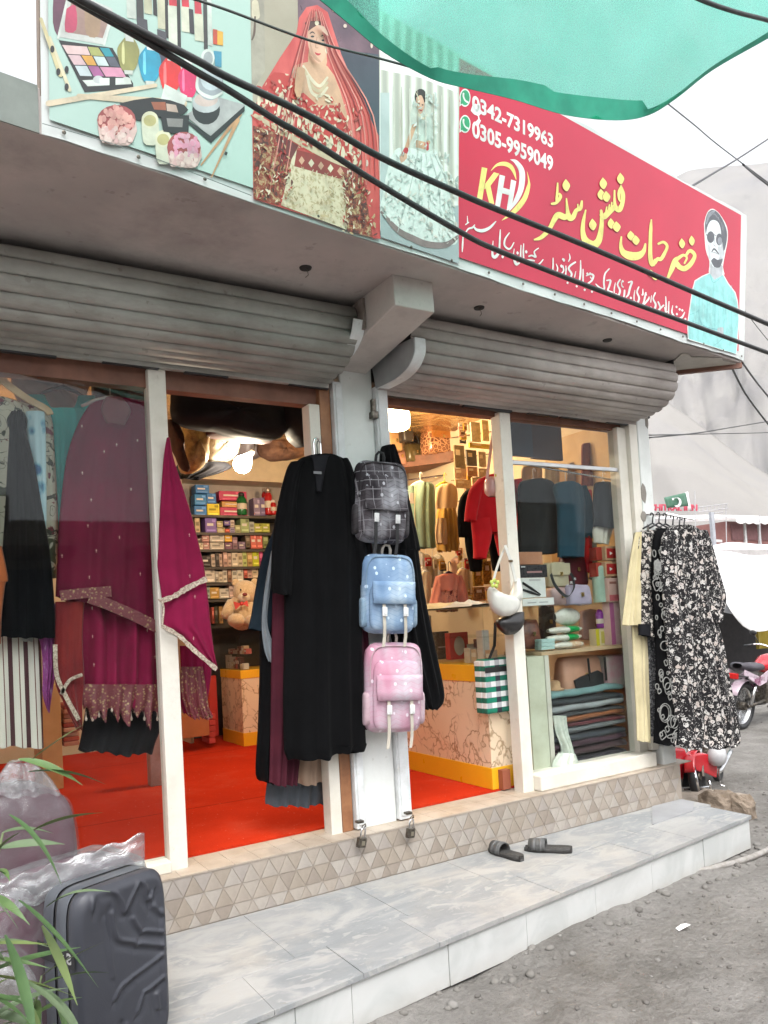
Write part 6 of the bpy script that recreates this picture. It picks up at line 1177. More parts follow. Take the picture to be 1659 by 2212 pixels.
# ------------------------------------------------------------------ cosmetics shelves at the back
YS = 3.40
sh_ = thing('shelf_unit', 'wall of black cosmetics shelves at the back of the left shop', 'shelf', at(510, 1350, YS))
X0, X1_ = at(398, 1200, YS).x, at(760, 1200, YS).x
b = MB(); b.bb(X0, X1_, YS+.22, YS+.24, .02, 2.5); b.build('back_panel', M('shelf_black', (.045, .035, .03), .5), sh_)
ZSH = []
for v in (1114, 1151, 1187, 1224.5, 1259, 1294, 1350):
    z = at(500, v, YS).z; ZSH.append(z); b = MB(); b.bb(X0, X1_, YS-.02, YS+.22, z-.022, z); b.build('shelf_board', M('shelf_black', (0,)*3), sh_)
b = MB(); b.bb(X0-.03, X0, YS-.03, YS+.24, .02, 2.4); b.build('side_panel', M('shelf_side', (.5, .38, .27), .5), sh_)
b = MB(); b.bb(X0-.1, X1_, YS-.06, YS+.2, at(500, 1040, YS).z, 2.72); b.build('bulkhead', M('bulkhead_cream', (.62, .52, .36), .5), sh_)
b = MB(); b.bb(X0, X1_, YS+.2, YS+.215, ZSH[0]+.01, at(500, 1040, YS).z); b.build('top_panel', M('shelf_grey', (.42, .36, .33), .6), sh_)
b = MB(); b.tube([at(398, 1065, YS-.05), at(415, 1225, YS-.05)], .005, 6); b.build('edge_strip', M('alu', (.5, .45, .4), .4), sh_)
WT, CY, RD = flat((.68, .66, .6), .4), flat((.55, .7, .72), .4), flat((.5, .02, .03), .4)
ORD = ['first', 'second', 'third', 'fourth', 'fifth', 'sixth', 'seventh', 'eighth', 'ninth', 'tenth', 'eleventh', 'twelfth', 'thirteenth', 'fourteenth']
SHN = ['top', 'second', 'third', 'fourth', 'fifth', 'sixth', 'lowest']
def Z8(x, y): return ((x/3.6875+740)*.54, (y/3.6875+1900)*.54)
ROWS = [
 [('blue pad pack', 140, 320, 455, 605, (.02, .17, .48)), ('blue pad pack', 145, 318, 285, 440, (.02, .20, .50)), ('blue pad pack', 155, 355, 145, 270, (.02, .15, .42)), ('blue pad pack', 322, 460, 270, 420, (.02, .16, .45)), ('yellow box', 330, 510, 425, 605, (.72, .58, .01)), ('crimson tissue box', 520, 920, 480, 605, (.46, .01, .10)), ('tan box', 545, 890, 395, 475, (.48, .25, .06)), ('crimson tissue box', 505, 910, 240, 375, (.46, .01, .10)), ('lilac box', 1015, 1110, 340, 600, (.23, .18, .30)), ('violet box', 1112, 1205, 335, 600, (.16, .12, .26))],
 [('cream ornate box', 150, 220, 635, 860, (.55, .42, .25)), ('purple striped box', 300, 468, 625, 855, (.17, .10, .38)), ('khaki carton', 470, 560, 680, 770, (.38, .33, .16)), ('khaki carton', 475, 590, 775, 855, (.42, .35, .18)), ('violet carton', 575, 670, 675, 745, (.10, .05, .25)), ('white carton', 672, 730, 665, 770, (.55, .46, .42)), ('red carton', 595, 662, 795, 860, (.5, .07, .03)), ('lavender carton', 664, 735, 775, 855, (.32, .26, .42)), ('olive carton', 740, 820, 740, 855, (.34, .34, .17)), ('green soap pack', 822, 948, 635, 850, (.30, .38, .17)), ('grey box', 952, 1022, 690, 845, (.38, .40, .36)), ('lime carton', 1025, 1140, 715, 845, (.40, .40, .06)), ('lime carton', 1142, 1250, 715, 845, (.36, .38, .05))],
 [('small dark box', 160, 245, 930, 985, (.10, .07, .06)), ('rose print box', 250, 360, 885, 985, (.36, .18, .17)), ('cream face box', 180, 268, 1000, 1105, (.55, .50, .38)), ('rose print box', 270, 362, 995, 1100, (.38, .2, .19)), ('silver box', 370, 580, 880, 985, (.50, .47, .42)), ('silver box', 372, 580, 995, 1100, (.50, .46, .40)), ('amber box', 588, 695, 872, 985, (.60, .33, .02)), ('plum box', 590, 700, 995, 1095, (.14, .05, .10)), ('plum portrait box', 702, 776, 915, 1095, (.22, .12, .16)), ('violet portrait box', 790, 890, 985, 1095, (.17, .11, .19)), ('black gold box', 895, 962, 880, 1070, (.12, .08, .05)), ('coral carton', 970, 1055, 870, 1085, (.56, .13, .10)), ('coral carton', 1058, 1142, 870, 1085, (.55, .12, .09)), ('green box', 1150, 1230, 870, 1080, (.2, .24, .08))],
 [('black twin box', 230, 385, 1190, 1350, (.03, .02, .02)), ('pale box', 388, 452, 1165, 1355, (.5, .4, .33)), ('black tall box', 455, 505, 1150, 1350, (.04, .03, .03)), ('pale pink tall box', 508, 550, 1165, 1350, (.5, .36, .30)), ('rosy tall box', 565, 628, 1115, 1355, (.44, .28, .24)), ('peach box', 632, 690, 1150, 1350, (.56, .40, .33)), ('cream box', 692, 780, 1145, 1350, (.58, .50, .40)), ('cream patterned box', 782, 850, 1150, 1350, (.54, .45, .32)), ('lime striped box', 852, 912, 1130, 1350, (.46, .52, .18)), ('ochre tall box', 918, 996, 1130, 1350, (.44, .28, .10)), ('bright lime box', 1000, 1092, 1110, 1345, (.46, .50, .02)), ('magenta box', 1096, 1150, 1110, 1340, (.36, .03, .14))],
 [('white mask box', 290, 440, 1380, 1585, (.60, .55, .48)), ('grey slim box', 445, 498, 1420, 1585, (.34, .32, .29)), ('cream slim box', 500, 555, 1425, 1585, (.58, .52, .42)), ('white slim box', 557, 622, 1375, 1585, (.60, .55, .47)), ('brown slim box', 630, 690, 1375, 1580, (.24, .13, .08)), ('white tall box', 695, 770, 1375, 1580, (.62, .58, .50)), ('white tall box', 772, 862, 1375, 1580, (.60, .56, .48)), ('red topped box', 868, 922, 1375, 1520, (.45, .09, .06)), ('rose box', 925, 990, 1370, 1520, (.56, .34, .28)), ('beige box', 993, 1080, 1365, 1520, (.52, .42, .30))],
 [('green white box', 300, 370, 1650, 1820, (.35, .42, .34)), ('gold box', 372, 508, 1660, 1825, (.45, .27, .07)), ('white carton', 510, 660, 1675, 1820, (.60, .56, .50)), ('red white box', 655, 740, 1600, 1815, (.56, .42, .38))],
 [('red book', 400, 432, 1950, 2190, (.38, .08, .06)), ('black tube', 440, 485, 1940, 2190, (.06, .05, .03)), ('brown tube', 505, 560, 1940, 2190, (.34, .20, .08)), ('black tube', 570, 605, 1960, 2190, (.05, .04, .03))]]
for r, row in enumerate(ROWS):
    cnt = {}
    for k, (kind, x0, x1, y0, y1, cc) in enumerate(row):
        (u0, v0), (u1, v1) = Z8(x0, y0), Z8(x1, y1); cnt[kind] = cnt.get(kind, 0)+1; tot = sum(1 for q in row if q[0] == kind)
        lb = '%s on the %s cosmetics shelf at the back' % (kind, SHN[r]) if tot == 1 else '%s %s on the %s cosmetics shelf, counting from its bottom left' % (ORD[cnt[kind]-1], kind, SHN[r])
        br = tuple(min(1, x*1.5+.1) for x in cc); dk = tuple(x*.45 for x in cc); h = rg.random()
        lab = [(.12, .88, .12, .22, flat(br)), (.15, .7, .45, .62, flat((.68, .64, .58) if sum(cc) < 1.1 else dk)), (.6, .9, .7, .9, flat(dk if sum(cc) > .8 else br))] if (x1-x0) > 80 else [(.15, .85, .5, .75, flat(br if sum(cc) < 1 else dk)), (.2, .8, .15, .3, flat(dk))]
        pxbox('cosmetic_box', lb, 'box', u0, u1, v0, v1, YS+rg.uniform(0, .02), .12, flat(cc, .4), lab)
def bottle(label, u, w_, v0, v1, y, m, capm, cat='bottle', cap=.18):
    c = at(u, v1, y); s = dep(c)/FPX; r = w_*s/2; h = at(u, v0, y).z-c.z; t = thing('bottle', label, cat, c); b = MB(); b.lathe([(r*.9, 0), (r, .01), (r, h*(1-cap)*.85), (r*.6, h*(1-cap))], c, 14); b.build('body', m, t, smooth=True)
    b = MB(); b.lathe([(r*.62, h*(1-cap)), (r*.62, h*.95), (r*.4, h)], c, 12); b.build('cap', capm, t, smooth=True); b = MB(); b.lathe([(r*1.01, h*.25), (r*1.01, h*.5)], c, 14); b.build('label_band', flat((.6, .55, .45)) , t); return t
bottle('green shampoo bottle on the top cosmetics shelf', 523, 22, 1064, 1113, YS, M('green_plastic', (.005, .13, .03), .25), BLK); bottle('tall red spray can on the top cosmetics shelf', 581, 17, 1054, 1112, YS, M('red_plastic', (.45, .012, .015), .25), M('cap_silver', (.6, .52, .45), .3, .6)); bottle('slim red spray can behind the tall red one', 572, 11, 1055, 1100, YS+.08, M('red_plastic', (0,)*3), M('cap_silver', (0,)*3)); bottle('short red pump bottle right of the tall spray can', 591, 14, 1080, 1112, YS-.03, M('red_plastic', (0,)*3), WHITE); bottle('white slim bottle half hidden by the black cloak', 604, 8, 1082, 1112, YS, WHITE, BLK)
# teddy bear on the left counter
c = at(512, 1350, 2.98); FUR = M('bear_plush', (.62, .46, .28), .95, c2=(.5, .35, .2), sc=60, bump=.9, bs=140, sheen=.5, bd=.01); FUR2 = M('bear_muzzle', (.66, .55, .42), .95, bump=.6, bs=160); t = thing('teddy_bear', 'beige teddy bear with a red bow sitting on the left counter', 'toy', c+V((0, 0, 0)))
s = dep(c)/FPX
def bp(u, v, y=0): return at(u, v, 2.98+y)
b = MB(); b.ell(bp(522, 1322), (34*s, 30*s, 40*s), 18, 12); b.build('body', FUR, t, smooth=True); b = MB(); b.ell(bp(530, 1280, -.03), (27*s, 26*s, 27*s), 18, 12); b.build('head', FUR, t, smooth=True)
for u, v, r in ((509, 1259, 9), (550, 1258, 9)): b = MB(); b.ell(bp(u, v), (r*s, 5*s, r*s)); b.build('ear', FUR, t, smooth=True)
b = MB(); b.ell(bp(527, 1291, -.12), (14*s, 11*s, 11*s)); b.build('muzzle', FUR2, t, smooth=True); b = MB(); b.ell(bp(529, 1284, -.19), (5.5*s, 4*s, 4*s)); b.build('nose', M('nose_red', (.16, .012, .012), .4), t, smooth=True)
for u in (520, 537): b = MB(); b.ell(bp(u, 1274, -.12), (2*s, 1.5*s, 2.4*s), 8, 6); b.build('eye', BLK, t, smooth=True)
for a, e, r in (((500, 1300), (490, 1330), 13), ((556, 1300), (562, 1330), 13)): b = MB(); A, B_ = bp(*a), bp(e[0], e[1], -.06); b.tube([A, (A+B_)/2, B_, B_+V((0, -.02, -.01))], [10*s, r*s, r*s*.95, r*s*.4], 12); b.build('arm', FUR, t, smooth=True)
for u, v in ((510, 1340), (545, 1342)): b = MB(); b.ell(bp(u, v, -.12), (17*s, 26*s, 15*s)); b.build('leg', FUR, t, smooth=True)
b = MB(); A = bp(522, 1304, -.16); b.add([A, A+V((-.07, 0, .02)), A+V((-.06, -.01, -.05)), A+V((.05, 0, .025)), A+V((.055, -.01, -.03))], [(0, 1, 2), (0, 4, 3)]); b.ell(A, (.016, .014, .016), 8, 6); b.build('bow', M('bow_red', (.5, .02, .015), .5), t, solid=.004)
# folded fabrics and cabinet seen under the left window dresses
b = MB(); b.bb(*[f(at(u, 1550, 2.2).x for u in (88, 132)) for f in (min, max)], 2.2, 2.6, .013, at(110, 1480, 2.2).z); b.build('cabinet', M('cabinet_ply', (.56, .33, .13), .5, c2=(.48, .27, .1), sc=5), label='tan plywood cabinet at the back of the left window', cat='cabinet', bevel=.004)
for k in range(9): pxbox('folded_cloth', '%s folded cloth from the bottom of the stack behind the maroon dress' % ORD[k], 'cloth', 138, 172, 1602-k*10, 1611-k*10, 2.3+rg.uniform(-.02, .02), .3, flat(rg.choice([(.36, .08, .05), (.44, .2, .14), (.28, .05, .04), (.5, .3, .22)]), .8), group='folded cloths in the left stack', bev=.006)
for k in range(5): pxbox('folded_cloth', '%s folded cloth in the stack seen right of the window post' % ORD[k], 'cloth', 452, 466, 1594-k*13, 1606-k*13, 3.0, .2, flat(rg.choice([(.42, .05, .04), (.5, .06, .05), (.46, .28, .2)]), .8), group='folded cloths right of the window post', bev=.006)
pxbox('side_shelf', 'low orange shelf front at the back right of the window post', 'shelf', 393, 452, 1545, 1592, 2.9, .3, M('orange_ply', (.38, .13, .04), .6)); pxbox('tall_box', 'tall red box standing beside the low orange shelf', 'box', 453, 470, 1460, 1590, 3.1, .06, flat((.42, .03, .02), .6))
# ------------------------------------------------------------------ right window goods
b = MB(); A, B_ = at(1166, 1409, .10), at(1378, 1386, .10); b.bb(A.x, 2.078, .085, .42, A.z-.02, A.z); b.build('display_shelf', M('birch_board', (.5, .36, .22), .5, sc=5), label='pale wooden display shelf inside the right window', cat='shelf')
ZD = A.z
b = MB(); A, B_ = at(1128, 1310, .10), at(1200, 1310, .10); b.bb(A.x, 2.078, .09, .40, A.z-.012, A.z); b.build('glass_shelf', MC['glass'], label='clear glass shelf above the pale wooden one', cat='shelf'); ZG = A.z
b = MB(); A, B_ = at(1142, 1500, .09), at(1178, 1500, .09); b.bb(A.x, B_.x, .085, .5, .013, ZD-.021); b.build('veined_board', M('veined_cream', (.56, .58, .46), .4, c2=(.46, .46, .35), sc=6), label='cream veined side panel under the display shelf', cat='panel'); b = MB(); b.bb(B_.x+.003, B_.x+.035, .08, .5, .013, ZD-.021); b.build('panel_edge', M('pale_edge', (.6, .58, .5), .5), label='pale edge strip of the veined side panel', cat='strip')
def zbox(*a, **k): return pxbox(*a, **k)
zbox('straightener_box', 'black hair straightener box with pink picture in the right window', 'box', 1123, 1182, 1220, 1247, .14, .06, flat((.03, .028, .032), .3), [(.25, .8, .35, .5, flat((.4, .22, .22))), (.05, .2, .8, .9, flat((.6, .6, .6)))])
o = zbox('straightener_box', 'white hair straightener box showing dark irons in the right window', 'box', 1125, 1179, 1248, 1291, .12, .06, flat((.66, .67, .65), .4), [(.35, .8, .84, .93, flat((.45, .45, .45)))])
for a, e in (((1129, 1259), (1168, 1284)), ((1130, 1274), (1166, 1286))): b = MB(); b.tube([at(a[0], a[1], .117), at((a[0]+e[0])/2, (a[1]+e[1])/2, .117), at(e[0], e[1], .117)], [.007, .008, .003], 6); b.build('iron_print', BLK, o)
zbox('box_lid', 'white flat box under the straightener box', 'box', 1129, 1197, 1292, 1308, .11, .07, flat((.68, .68, .66), .4), [(.15, .42, .35, .5, flat((.35, .35, .35))), (.52, .8, .35, .5, flat((.35, .35, .35)))])
zbox('garment_box', 'flat pack with folded tan top above the black straightener box', 'pack', 1122, 1172, 1192, 1219, .2, .05, M('tan_top', (.5, .24, .14), .6, c2=(.4, .17, .09)))
def zbag(*a, **k): return bag(*a, **k)
zbag('cream_bag', 'cream flap handbag on the glass shelf in the right window', 1188, 1233, 1213, 1268, .2, .1, M('cream_leather', (.50, .44, .30), .45), BLK, False, M('cream_leather', (0,)*3)); zbag('maroon_bag', 'maroon soft handbag behind the cream and lavender bags', 1224, 1274, 1196, 1264, .28, .1, M('maroon_leather', (.11, .014, .022), .4), M('maroon_leather', (0,)*3), True)
zbag('mauve_bag', 'flat mauve clutch lying left of the lavender bag', 1194, 1236, 1268, 1307, .16, .08, M('mauve_leather', (.42, .28, .27), .5), BLK, False); zbag('lavender_bag', 'lavender box handbag at the front of the glass shelf', 1233, 1282, 1262, 1306, .12, .08, M('lavender_leather', (.40, .35, .46), .45), BLK, False)
b = MB(); b.ribbon([at(u, v, .11) for u, v in crv([(1190, 1240), (1198, 1262), (1214, 1282), (1228, 1288), (1240, 1270), (1238, 1248), (1232, 1238)], 4)], V((0, .004, 0))+V((.02, 0, .012)), .003); b.build('belt', M('belt_black', (.02, .02, .022), .5), label='black lettered bag strap looped below the cream bag', cat='strap')
for s_, u, v in (('V', 1225, 1262), ('ER', 1231, 1257), ('N', 1240, 1249)):
    cc = bpy.data.curves.new('txt', 'FONT'); cc.body = s_; cc.size = .022; cc.extrude = .0004; o = bpy.data.objects.new('strap_letter', cc); COL.objects.link(o); bpy.context.view_layer.update()
    me = bpy.data.meshes.new_from_object(o.evaluated_get(bpy.context.evaluated_depsgraph_get())); bpy.data.objects.remove(o); me.materials.clear(); me.materials.append(WHITE); o = bpy.data.objects.new('strap_letter', me); COL.objects.link(o); o.location = at(u, v+4, .098); o.rotation_euler = (PI/2, 0, 0)
    o.parent = bpy.data.objects['belt']; o.matrix_parent_inverse = Matrix.Translation(-WL['belt'])
b = MB(); c = at(1297, 1301, .18); r = 15*dep(c)/FPX; b.lathe([(r, 0), (r, at(1297, 1226, .18).z-c.z), (r*.8, at(1297, 1224, .18).z-c.z+.004)], c, 18); b.build('mint_canister', M('mint_plastic', (.36, .50, .41), .4), label='mint green canister between the lavender bag and the red boxes', cat='canister', smooth=False)
for k, (v0, v1) in enumerate(((1180, 1210), (1213, 1245))):
    o = zbox('gift_box', ('upper', 'lower')[k]+' red gift box with white arrow mark near the right jamb', 'box', 1308, 1334, v0, v1, .12, .06, flat((.50, .33, .20), .5), [(.1, .9, .15, .85, flat((.40, .02, .02)))]); b = MB(); c = at(1320, (v0+v1)/2, .115); b.add([c+V((-.012, 0, .012)), c+V((.014, 0, 0)), c+V((-.012, 0, -.012))], [(0, 2, 1)]); b.build('arrow_print', WHITE, o)
    zbox('gift_box', ('upper', 'lower')[k]+' dark red gift box left of the arrow marked boxes', 'box', 1288, 1306, v0+2, v1, .15, .06, flat((.30, .03, .02), .5)); zbox('gift_box', ('upper', 'lower')[k]+' brown gift box right of the arrow marked boxes', 'box', 1335, 1352, v0+6, v1+3, .13, .06, flat((.26, .10, .05), .5))
zbox('pink_box', 'pink floral box standing below the red gift boxes', 'box', 1314, 1350, 1248, 1300, .11, .06, flat((.58, .38, .34), .5), [(.05, .6, .05, .3, flat((.5, .12, .14))), (.1, .5, .75, .85, flat((.3, .12, .1)))])
zbox('pink_book_box', 'tall pink and purple leaf patterned box at the right of the display shelf', 'box', 1319, 1362, 1300, 1391, .12, .06, flat((.60, .42, .42), .5), [(0, .2, 0, 1, flat((.48, .14, .32))), (.45, .8, .2, .6, flat((.36, .38, .24)))])
def pouch(label, u0, u1, v0, v1, y, d, m, m2=None):
    c = at((u0+u1)/2, v1, y); x0, x1 = at(u0, v1, y).x, at(u1, v1, y).x; h = at((u0+u1)/2, v0, y).z-c.z; b = MB(); G = []
    for i in range(13):
        q = i/12; k = math.sin(PI*min(max(q, .02), .98))**.45; G.append([V((x0+(x1-x0)*q, y+d/2+d/2*k*math.cos(a), c.z+h/2+h/2*(.18+.82*k)*math.sin(a)+noise.noise(V((q*5, a, u0)))*.003)) for a in [2*PI*j/14 for j in range(14)]])
    b.grid(G, True); t = b.build('wipes_pack', m, smooth=True, label=label, cat='pack')
    if m2: b = MB(); GG = G[6:11]; cx = c+V((0, d/2, h/2)); b.grid([[p+V((0, (p.y-cx.y)*.04, (p.z-cx.z)*.05)) for p in r] for r in GG], True); b.build('printed_end', m2, t, smooth=True)
    return t
POUW = M('pouch_white', (.62, .61, .55), .3, c2=(.54, .52, .46), sc=14); POUG = M('pouch_green', (.005, .27, .06), .3)
pouch('white wipes pack on top of the pile in the right window', 1210, 1262, 1312, 1351, .16, .08, POUW); pouch('upper green ended wipes pack in the pile', 1196, 1268, 1352, 1368, .13, .1, POUW, POUG); pouch('lower green ended wipes pack in the pile', 1193, 1267, 1369, 1385, .13, .1, POUW, POUG); pouch('cream printed wipes pack at the bottom of the pile', 1201, 1272, 1385, 1402, .12, .1, POUW, M('pouch_cream', (.58, .47, .36), .35, c2=(.45, .25, .12), sc=40))
for k in range(3): zbox('mint_box', ('lowest', 'middle', 'topmost')[k]+' small mint box left of the wipes packs', 'box', 1170, 1199, 1396-k*8, 1403.4-k*8, .12, .06, flat((.38, .54, .52), .5))
bottle('purple can standing on the yellow box in the right window', 1297, 17, 1316, 1357, .2, M('purple_plastic', (.22, .03, .28), .3), M('purple_plastic', (0,)*3), 'can', .06); zbox('yellow_box', 'yellow and cream box under the purple can', 'box', 1288, 1315, 1358, 1397, .18, .06, flat((.62, .54, .36), .5), [(0, .25, 0, 1, flat((.55, .5, .03))), (.4, .7, .2, .85, flat((.5, .45, .1)))]); bottle('white ribbed bottle beside the pink leaf box', 1318, 14, 1338, 1394, .2, M('white_plastic', (.62, .58, .56), .35), WHITE)
zbag('printed_bag', 'rust printed bag in plastic left of the wipes packs', 1134, 1172, 1338, 1400, .22, .1, M('rust_print', (.36, .12, .07), .35, c2=(.2, .06, .04), sc=30, coat=.4), BLK, False); zbag('dark_bag', 'tall black folder bag behind the wipes packs', 1174, 1204, 1300, 1386, .34, .06, M('dark_leather', (0,)*3), BLK, False); zbag('mauve_bag', 'round mauve bag behind the purple can', 1262, 1312, 1316, 1380, .34, .07, M('mauve_leather', (0,)*3), M('brown_leather', (0,)*3), False)
# under the shelf
b = MB(); zbag('two_tone_bag', 'large pink and black handbag under the display shelf', 1222, 1310, 1416, 1496, .16, .14, M('salmon_leather', (.56, .30, .20), .45), BLK, False)
b = MB(); c0 = at(1248, 1494, .145); x1 = at(1306, 1494, .145).x; b.prism([c0, V((x1, .145, c0.z)), V((x1, .145, c0.z+.09)), at(1292, 1448, .145), at(1256, 1462, .145), at(1242, 1470, .145)], (0, .012, 0)); b.build('black_pocket', BLK, bpy.data.objects['two_tone_bag'])
for us in ((1270, 1422, 1276, 1470), (1306, 1418, 1310, 1470)): b = MB(); b.ribbon([at(us[0], us[1], .14), at(us[2], us[3], .14)], V((.016, 0, 0)), .004); b.build('strap', BLK, bpy.data.objects['two_tone_bag'])
zbox('quilt_pack', 'pastel printed quilt pack right of the large handbag', 'pack', 1312, 1368, 1414, 1486, .16, .14, M('pastel_print', (.48, .47, .42), .5, c2=(.52, .30, .34), sc=7), bev=.02); b = MB(); c = at(1199, 1491, .2); b.lathe([(.055, 0), (.052, .01), (.036, .014), (.034, .045), (.022, .058), (.004, .06)], c, 18); b.build('hat', M('straw_hat', (.42, .26, .14), .8), label='tan brimmed hat left of the large handbag', cat='hat', smooth=True)
FOLD = [('teal', (.14, .25, .25), 1498, 1513), ('near black', (.03, .035, .04), 1513, 1528), ('pale grey', (.27, .29, .30), 1527, 1545), ('charcoal', (.05, .052, .055), 1545, 1554), ('rust', (.26, .095, .04), 1554, 1570), ('wine', (.10, .025, .03), 1568, 1578), ('ash grey', (.15, .16, .165), 1578, 1594), ('dark slate', (.045, .05, .06), 1594, 1610), ('aubergine', (.06, .032, .045), 1610, 1628), ('plum brown', (.055, .03, .035), 1628, 1646), ('black', (.025, .022, .028), 1646, 1662)]
for nm, cc, v0, v1 in FOLD:
    k = .95+.1*rg.random(); c = at(1190+rg.uniform(-3, 4), (v0+v1)/2, .1); x1 = at(1372, (v0+v1)/2-25, .1).x; x1 = min(x1, 1.9); h = (v1-v0)*dep(c)/FPX*1.05; b = MB(); G = []
    for i in range(15):
        q = i/14; x = c.x+(x1-c.x)*q; G.append([V((x, .25+.16*math.copysign(abs(math.cos(a))**.5, math.cos(a))*(1+.06*noise.noise(V((x*8, a, v0)))), c.z+h/2*math.copysign(abs(math.sin(a))**.6, math.sin(a))+.008*noise.noise(V((x*7, v0, 2)))+(.012*q*math.sin(v0)))) for a in [2*PI*j/14 for j in range(14)]])
    b.grid(G, True); b.f += [list(range(14))[::-1], [14*14+j for j in range(14)]]; b.m += [0, 0]
    b.build('folded_fabric', fabric('fold_'+nm.replace(' ', '_'), cc), smooth=True, label=nm+' folded fabric in the pile at the foot of the right window', cat='fabric', group='folded fabrics in the right window')
b = MB(); cloth(b, [(1546, 1194, 1222), (1580, 1200, 1226), (1614, 1212, 1234), (1630, 1212, 1236)], .075, th=.02, folds=3, amp=.014, wr=.02); cloth(b, [(1626, 1206, 1238), (1645, 1194, 1244), (1660, 1192, 1243), (1668, 1194, 1230)], .068, th=.03, folds=3, amp=.012, wr=.03); b.build('plastic_bag', M('white_film', (.62, .65, .58), .3, c2=(.5, .54, .48), sc=16), smooth=True, label='crumpled white plastic bag hanging on the fabric pile', cat='bag')
for nm, u0, u1, v0, v1, yy, cc, lb in [('board', 1102, 1150, 905, 985, .34, (.06, .075, .11), 'blue grey board leaning at the top of the right window'), ('board', 1150, 1214, 912, 992, .36, (.075, .055, .07), 'plum grey board beside the blue grey one at the window top'), ('board', 1160, 1216, 868, 910, .30, (.10, .045, .03), 'brown board under the lintel of the right window')]:
    zbox(nm, lb, 'board', u0, u1, v0, v1, yy, .03, M('board_%d' % u0, cc, .6))
zbox('gold_pack', 'small gold wrapped pack under the lintel of the right window', 'pack', 1208, 1240, 870, 890, .4, .05, MC['gold_foil']); 
b = MB(); b.tube([at(1128, 1002, .3), at(1322, 1036, .12)], .006, 8); b.build('window_rail', STEEL, label='steel rail carrying the t shirts in the right window', cat='rail'); b = MB(); b.bb(2.055, 2.078, .1, .8, 1.2, 2.2); b.build('tan_board', M('tan_board', (.55, .36, .17), .6), bld)
# ------------------------------------------------------------------ suitcase in front
SUITM = M('suitcase_slate', (.045, .048, .06), .42, c2=(.036, .038, .048), sc=3, bump=.12, bs=260, spec=.5)
SUIT2 = M('suitcase_side', (.085, .095, .11), .38, c2=(.07, .078, .09), sc=3)
TRc = V((-1.238, -.86, 0)); DX = V((-.925, -.384, 0)).normalized()*-1; DY = V((-DX.y, DX.x, 0)); SW, SHT, SDP = .305, .505, .17
t = thing('suitcase', 'slate grey hard suitcase with embossed waves standing on the step beside the plant', 'suitcase', TRc-DX*SW/2+V((0, 0, ZS)))
def SC3(x, d, z): return TRc-DX*(SW*(1-x))+DY*d+V((0, 0, ZS+z*SHT))
def rrect(ins, d, r=.16, n=48):
    out = []
    for k in range(n):
        a = 2*PI*k/n; e = .28; cx = math.copysign(abs(math.cos(a))**e, math.cos(a)); cz = math.copysign(abs(math.sin(a))**e, math.sin(a))
        out.append(SC3(.5+cx*(.5-ins/SW), d, .5+cz*(.5-ins/SHT)))
    return out
curves = [[(600, 1330), (640, 1240), (730, 1220), (790, 1230), (840, 1300), (860, 1370), (910, 1290), (970, 1190), (1000, 1140), (1040, 1180), (1060, 1270), (1110, 1210)], [(1100, 1250), (1140, 1340), (1180, 1380)], [(930, 1420), (970, 1480), (1050, 1510), (1180, 1525)], [(760, 1380), (790, 1550), (900, 1590), (1180, 1630)], [(750, 2000), (800, 1920), (900, 1850), (1170, 1700)], [(930, 2100), (1000, 1980), (1170, 1870)], [(1180, 1360), (1182, 2100)], [(700, 1420), (750, 1830)], [(1110, 2000), (1125, 2120)], [(830, 2180), (900, 2260)]]
CN = []
for c_ in curves:
    q = []
    for x, y in crv(c_, 10): nx = (x-495)/740; q.append((nx, 1-(y-(1270-250*nx))/1290))
    CN.append(q)
def relief(x, z):
    h = 0
    for i, q in enumerate(CN):
        best = 9
        for j in range(len(q)-1):
            ax, az = q[j]; bx, bz = q[j+1]; dx, dz = (bx-ax), (bz-az); L2 = dx*dx+dz*dz*2.6+1e-9; tt = max(0, min(1, ((x-ax)*dx+(z-az)*dz*2.6)/L2)); d = math.hypot(x-ax-dx*tt, (z-az-dz*tt)*1.6)
            if d < abs(best): best = d*(1 if (dx*(z-az)-dz*(x-ax)) > 0 else -1)
        k = .5 if i in (6, 7) else 1
        h += k*(.0062*math.exp(-(best/.020)**2)-(.0038*math.exp(-((best+.045)/.038)**2)))
    return h
b = MB(); NX, NZ = 76, 116; G = []
for j in range(NZ+1):
    row = []
    for i in range(NX+1):
        x, z = i/NX, j/NZ; a, c_ = x*2-1, z*2-1
        # squircle mapping keeps rounded corners
        k = (abs(a)**7+abs(c_)**7*.9)**(1/7) if (a or c_) else 0; m_ = max(abs(a), abs(c_)); s = (m_/k) if k > 1e-6 else 1
        xx, zz = .5+a*s*.485, .5+c_*s*.49; edge = 1-min(1, (1-m_)*9); dome = .016*(1-edge**2.2)
        row.append(SC3(xx, -.004-dome-relief(x, z)*(1-edge), zz))
    G.append(row)
b.grid(G); b.build('front_shell', SUITM, t, smooth=True)
def band(name, d0, d1, i0, i1, m, nseg=3):
    b = MB(); G = []
    for k in range(nseg+1):
        q = k/nseg; G.append(rrect(i0+(i1-i0)*q-.003*math.sin(PI*q), d0+(d1-d0)*q))
    b.grid(G, True); return b.build(name, m, t, smooth=True)
band('front_rim', -.006, .022, .006, 0, SUITM); band('zip_band', .022, .036, .004, .004, BLK); band('middle_shell', .036, .085, .001, .001, SUIT2); band('zip_band', .085, .098, .004, .004, BLK); band('rear_shell', .098, SDP, 0, .012, SUIT2)
b = MB(); P = rrect(.012, SDP); b.poly(P); b.build('back', SUIT2, t)
b = MB(); G = [[SC3(-.012, d, z) for d in (-.008, .05, .12, .175)] for z in (.61, .70)]; b.grid(G); b.build('belt', M('belt_black', (.02,)*3), t, solid=.003)
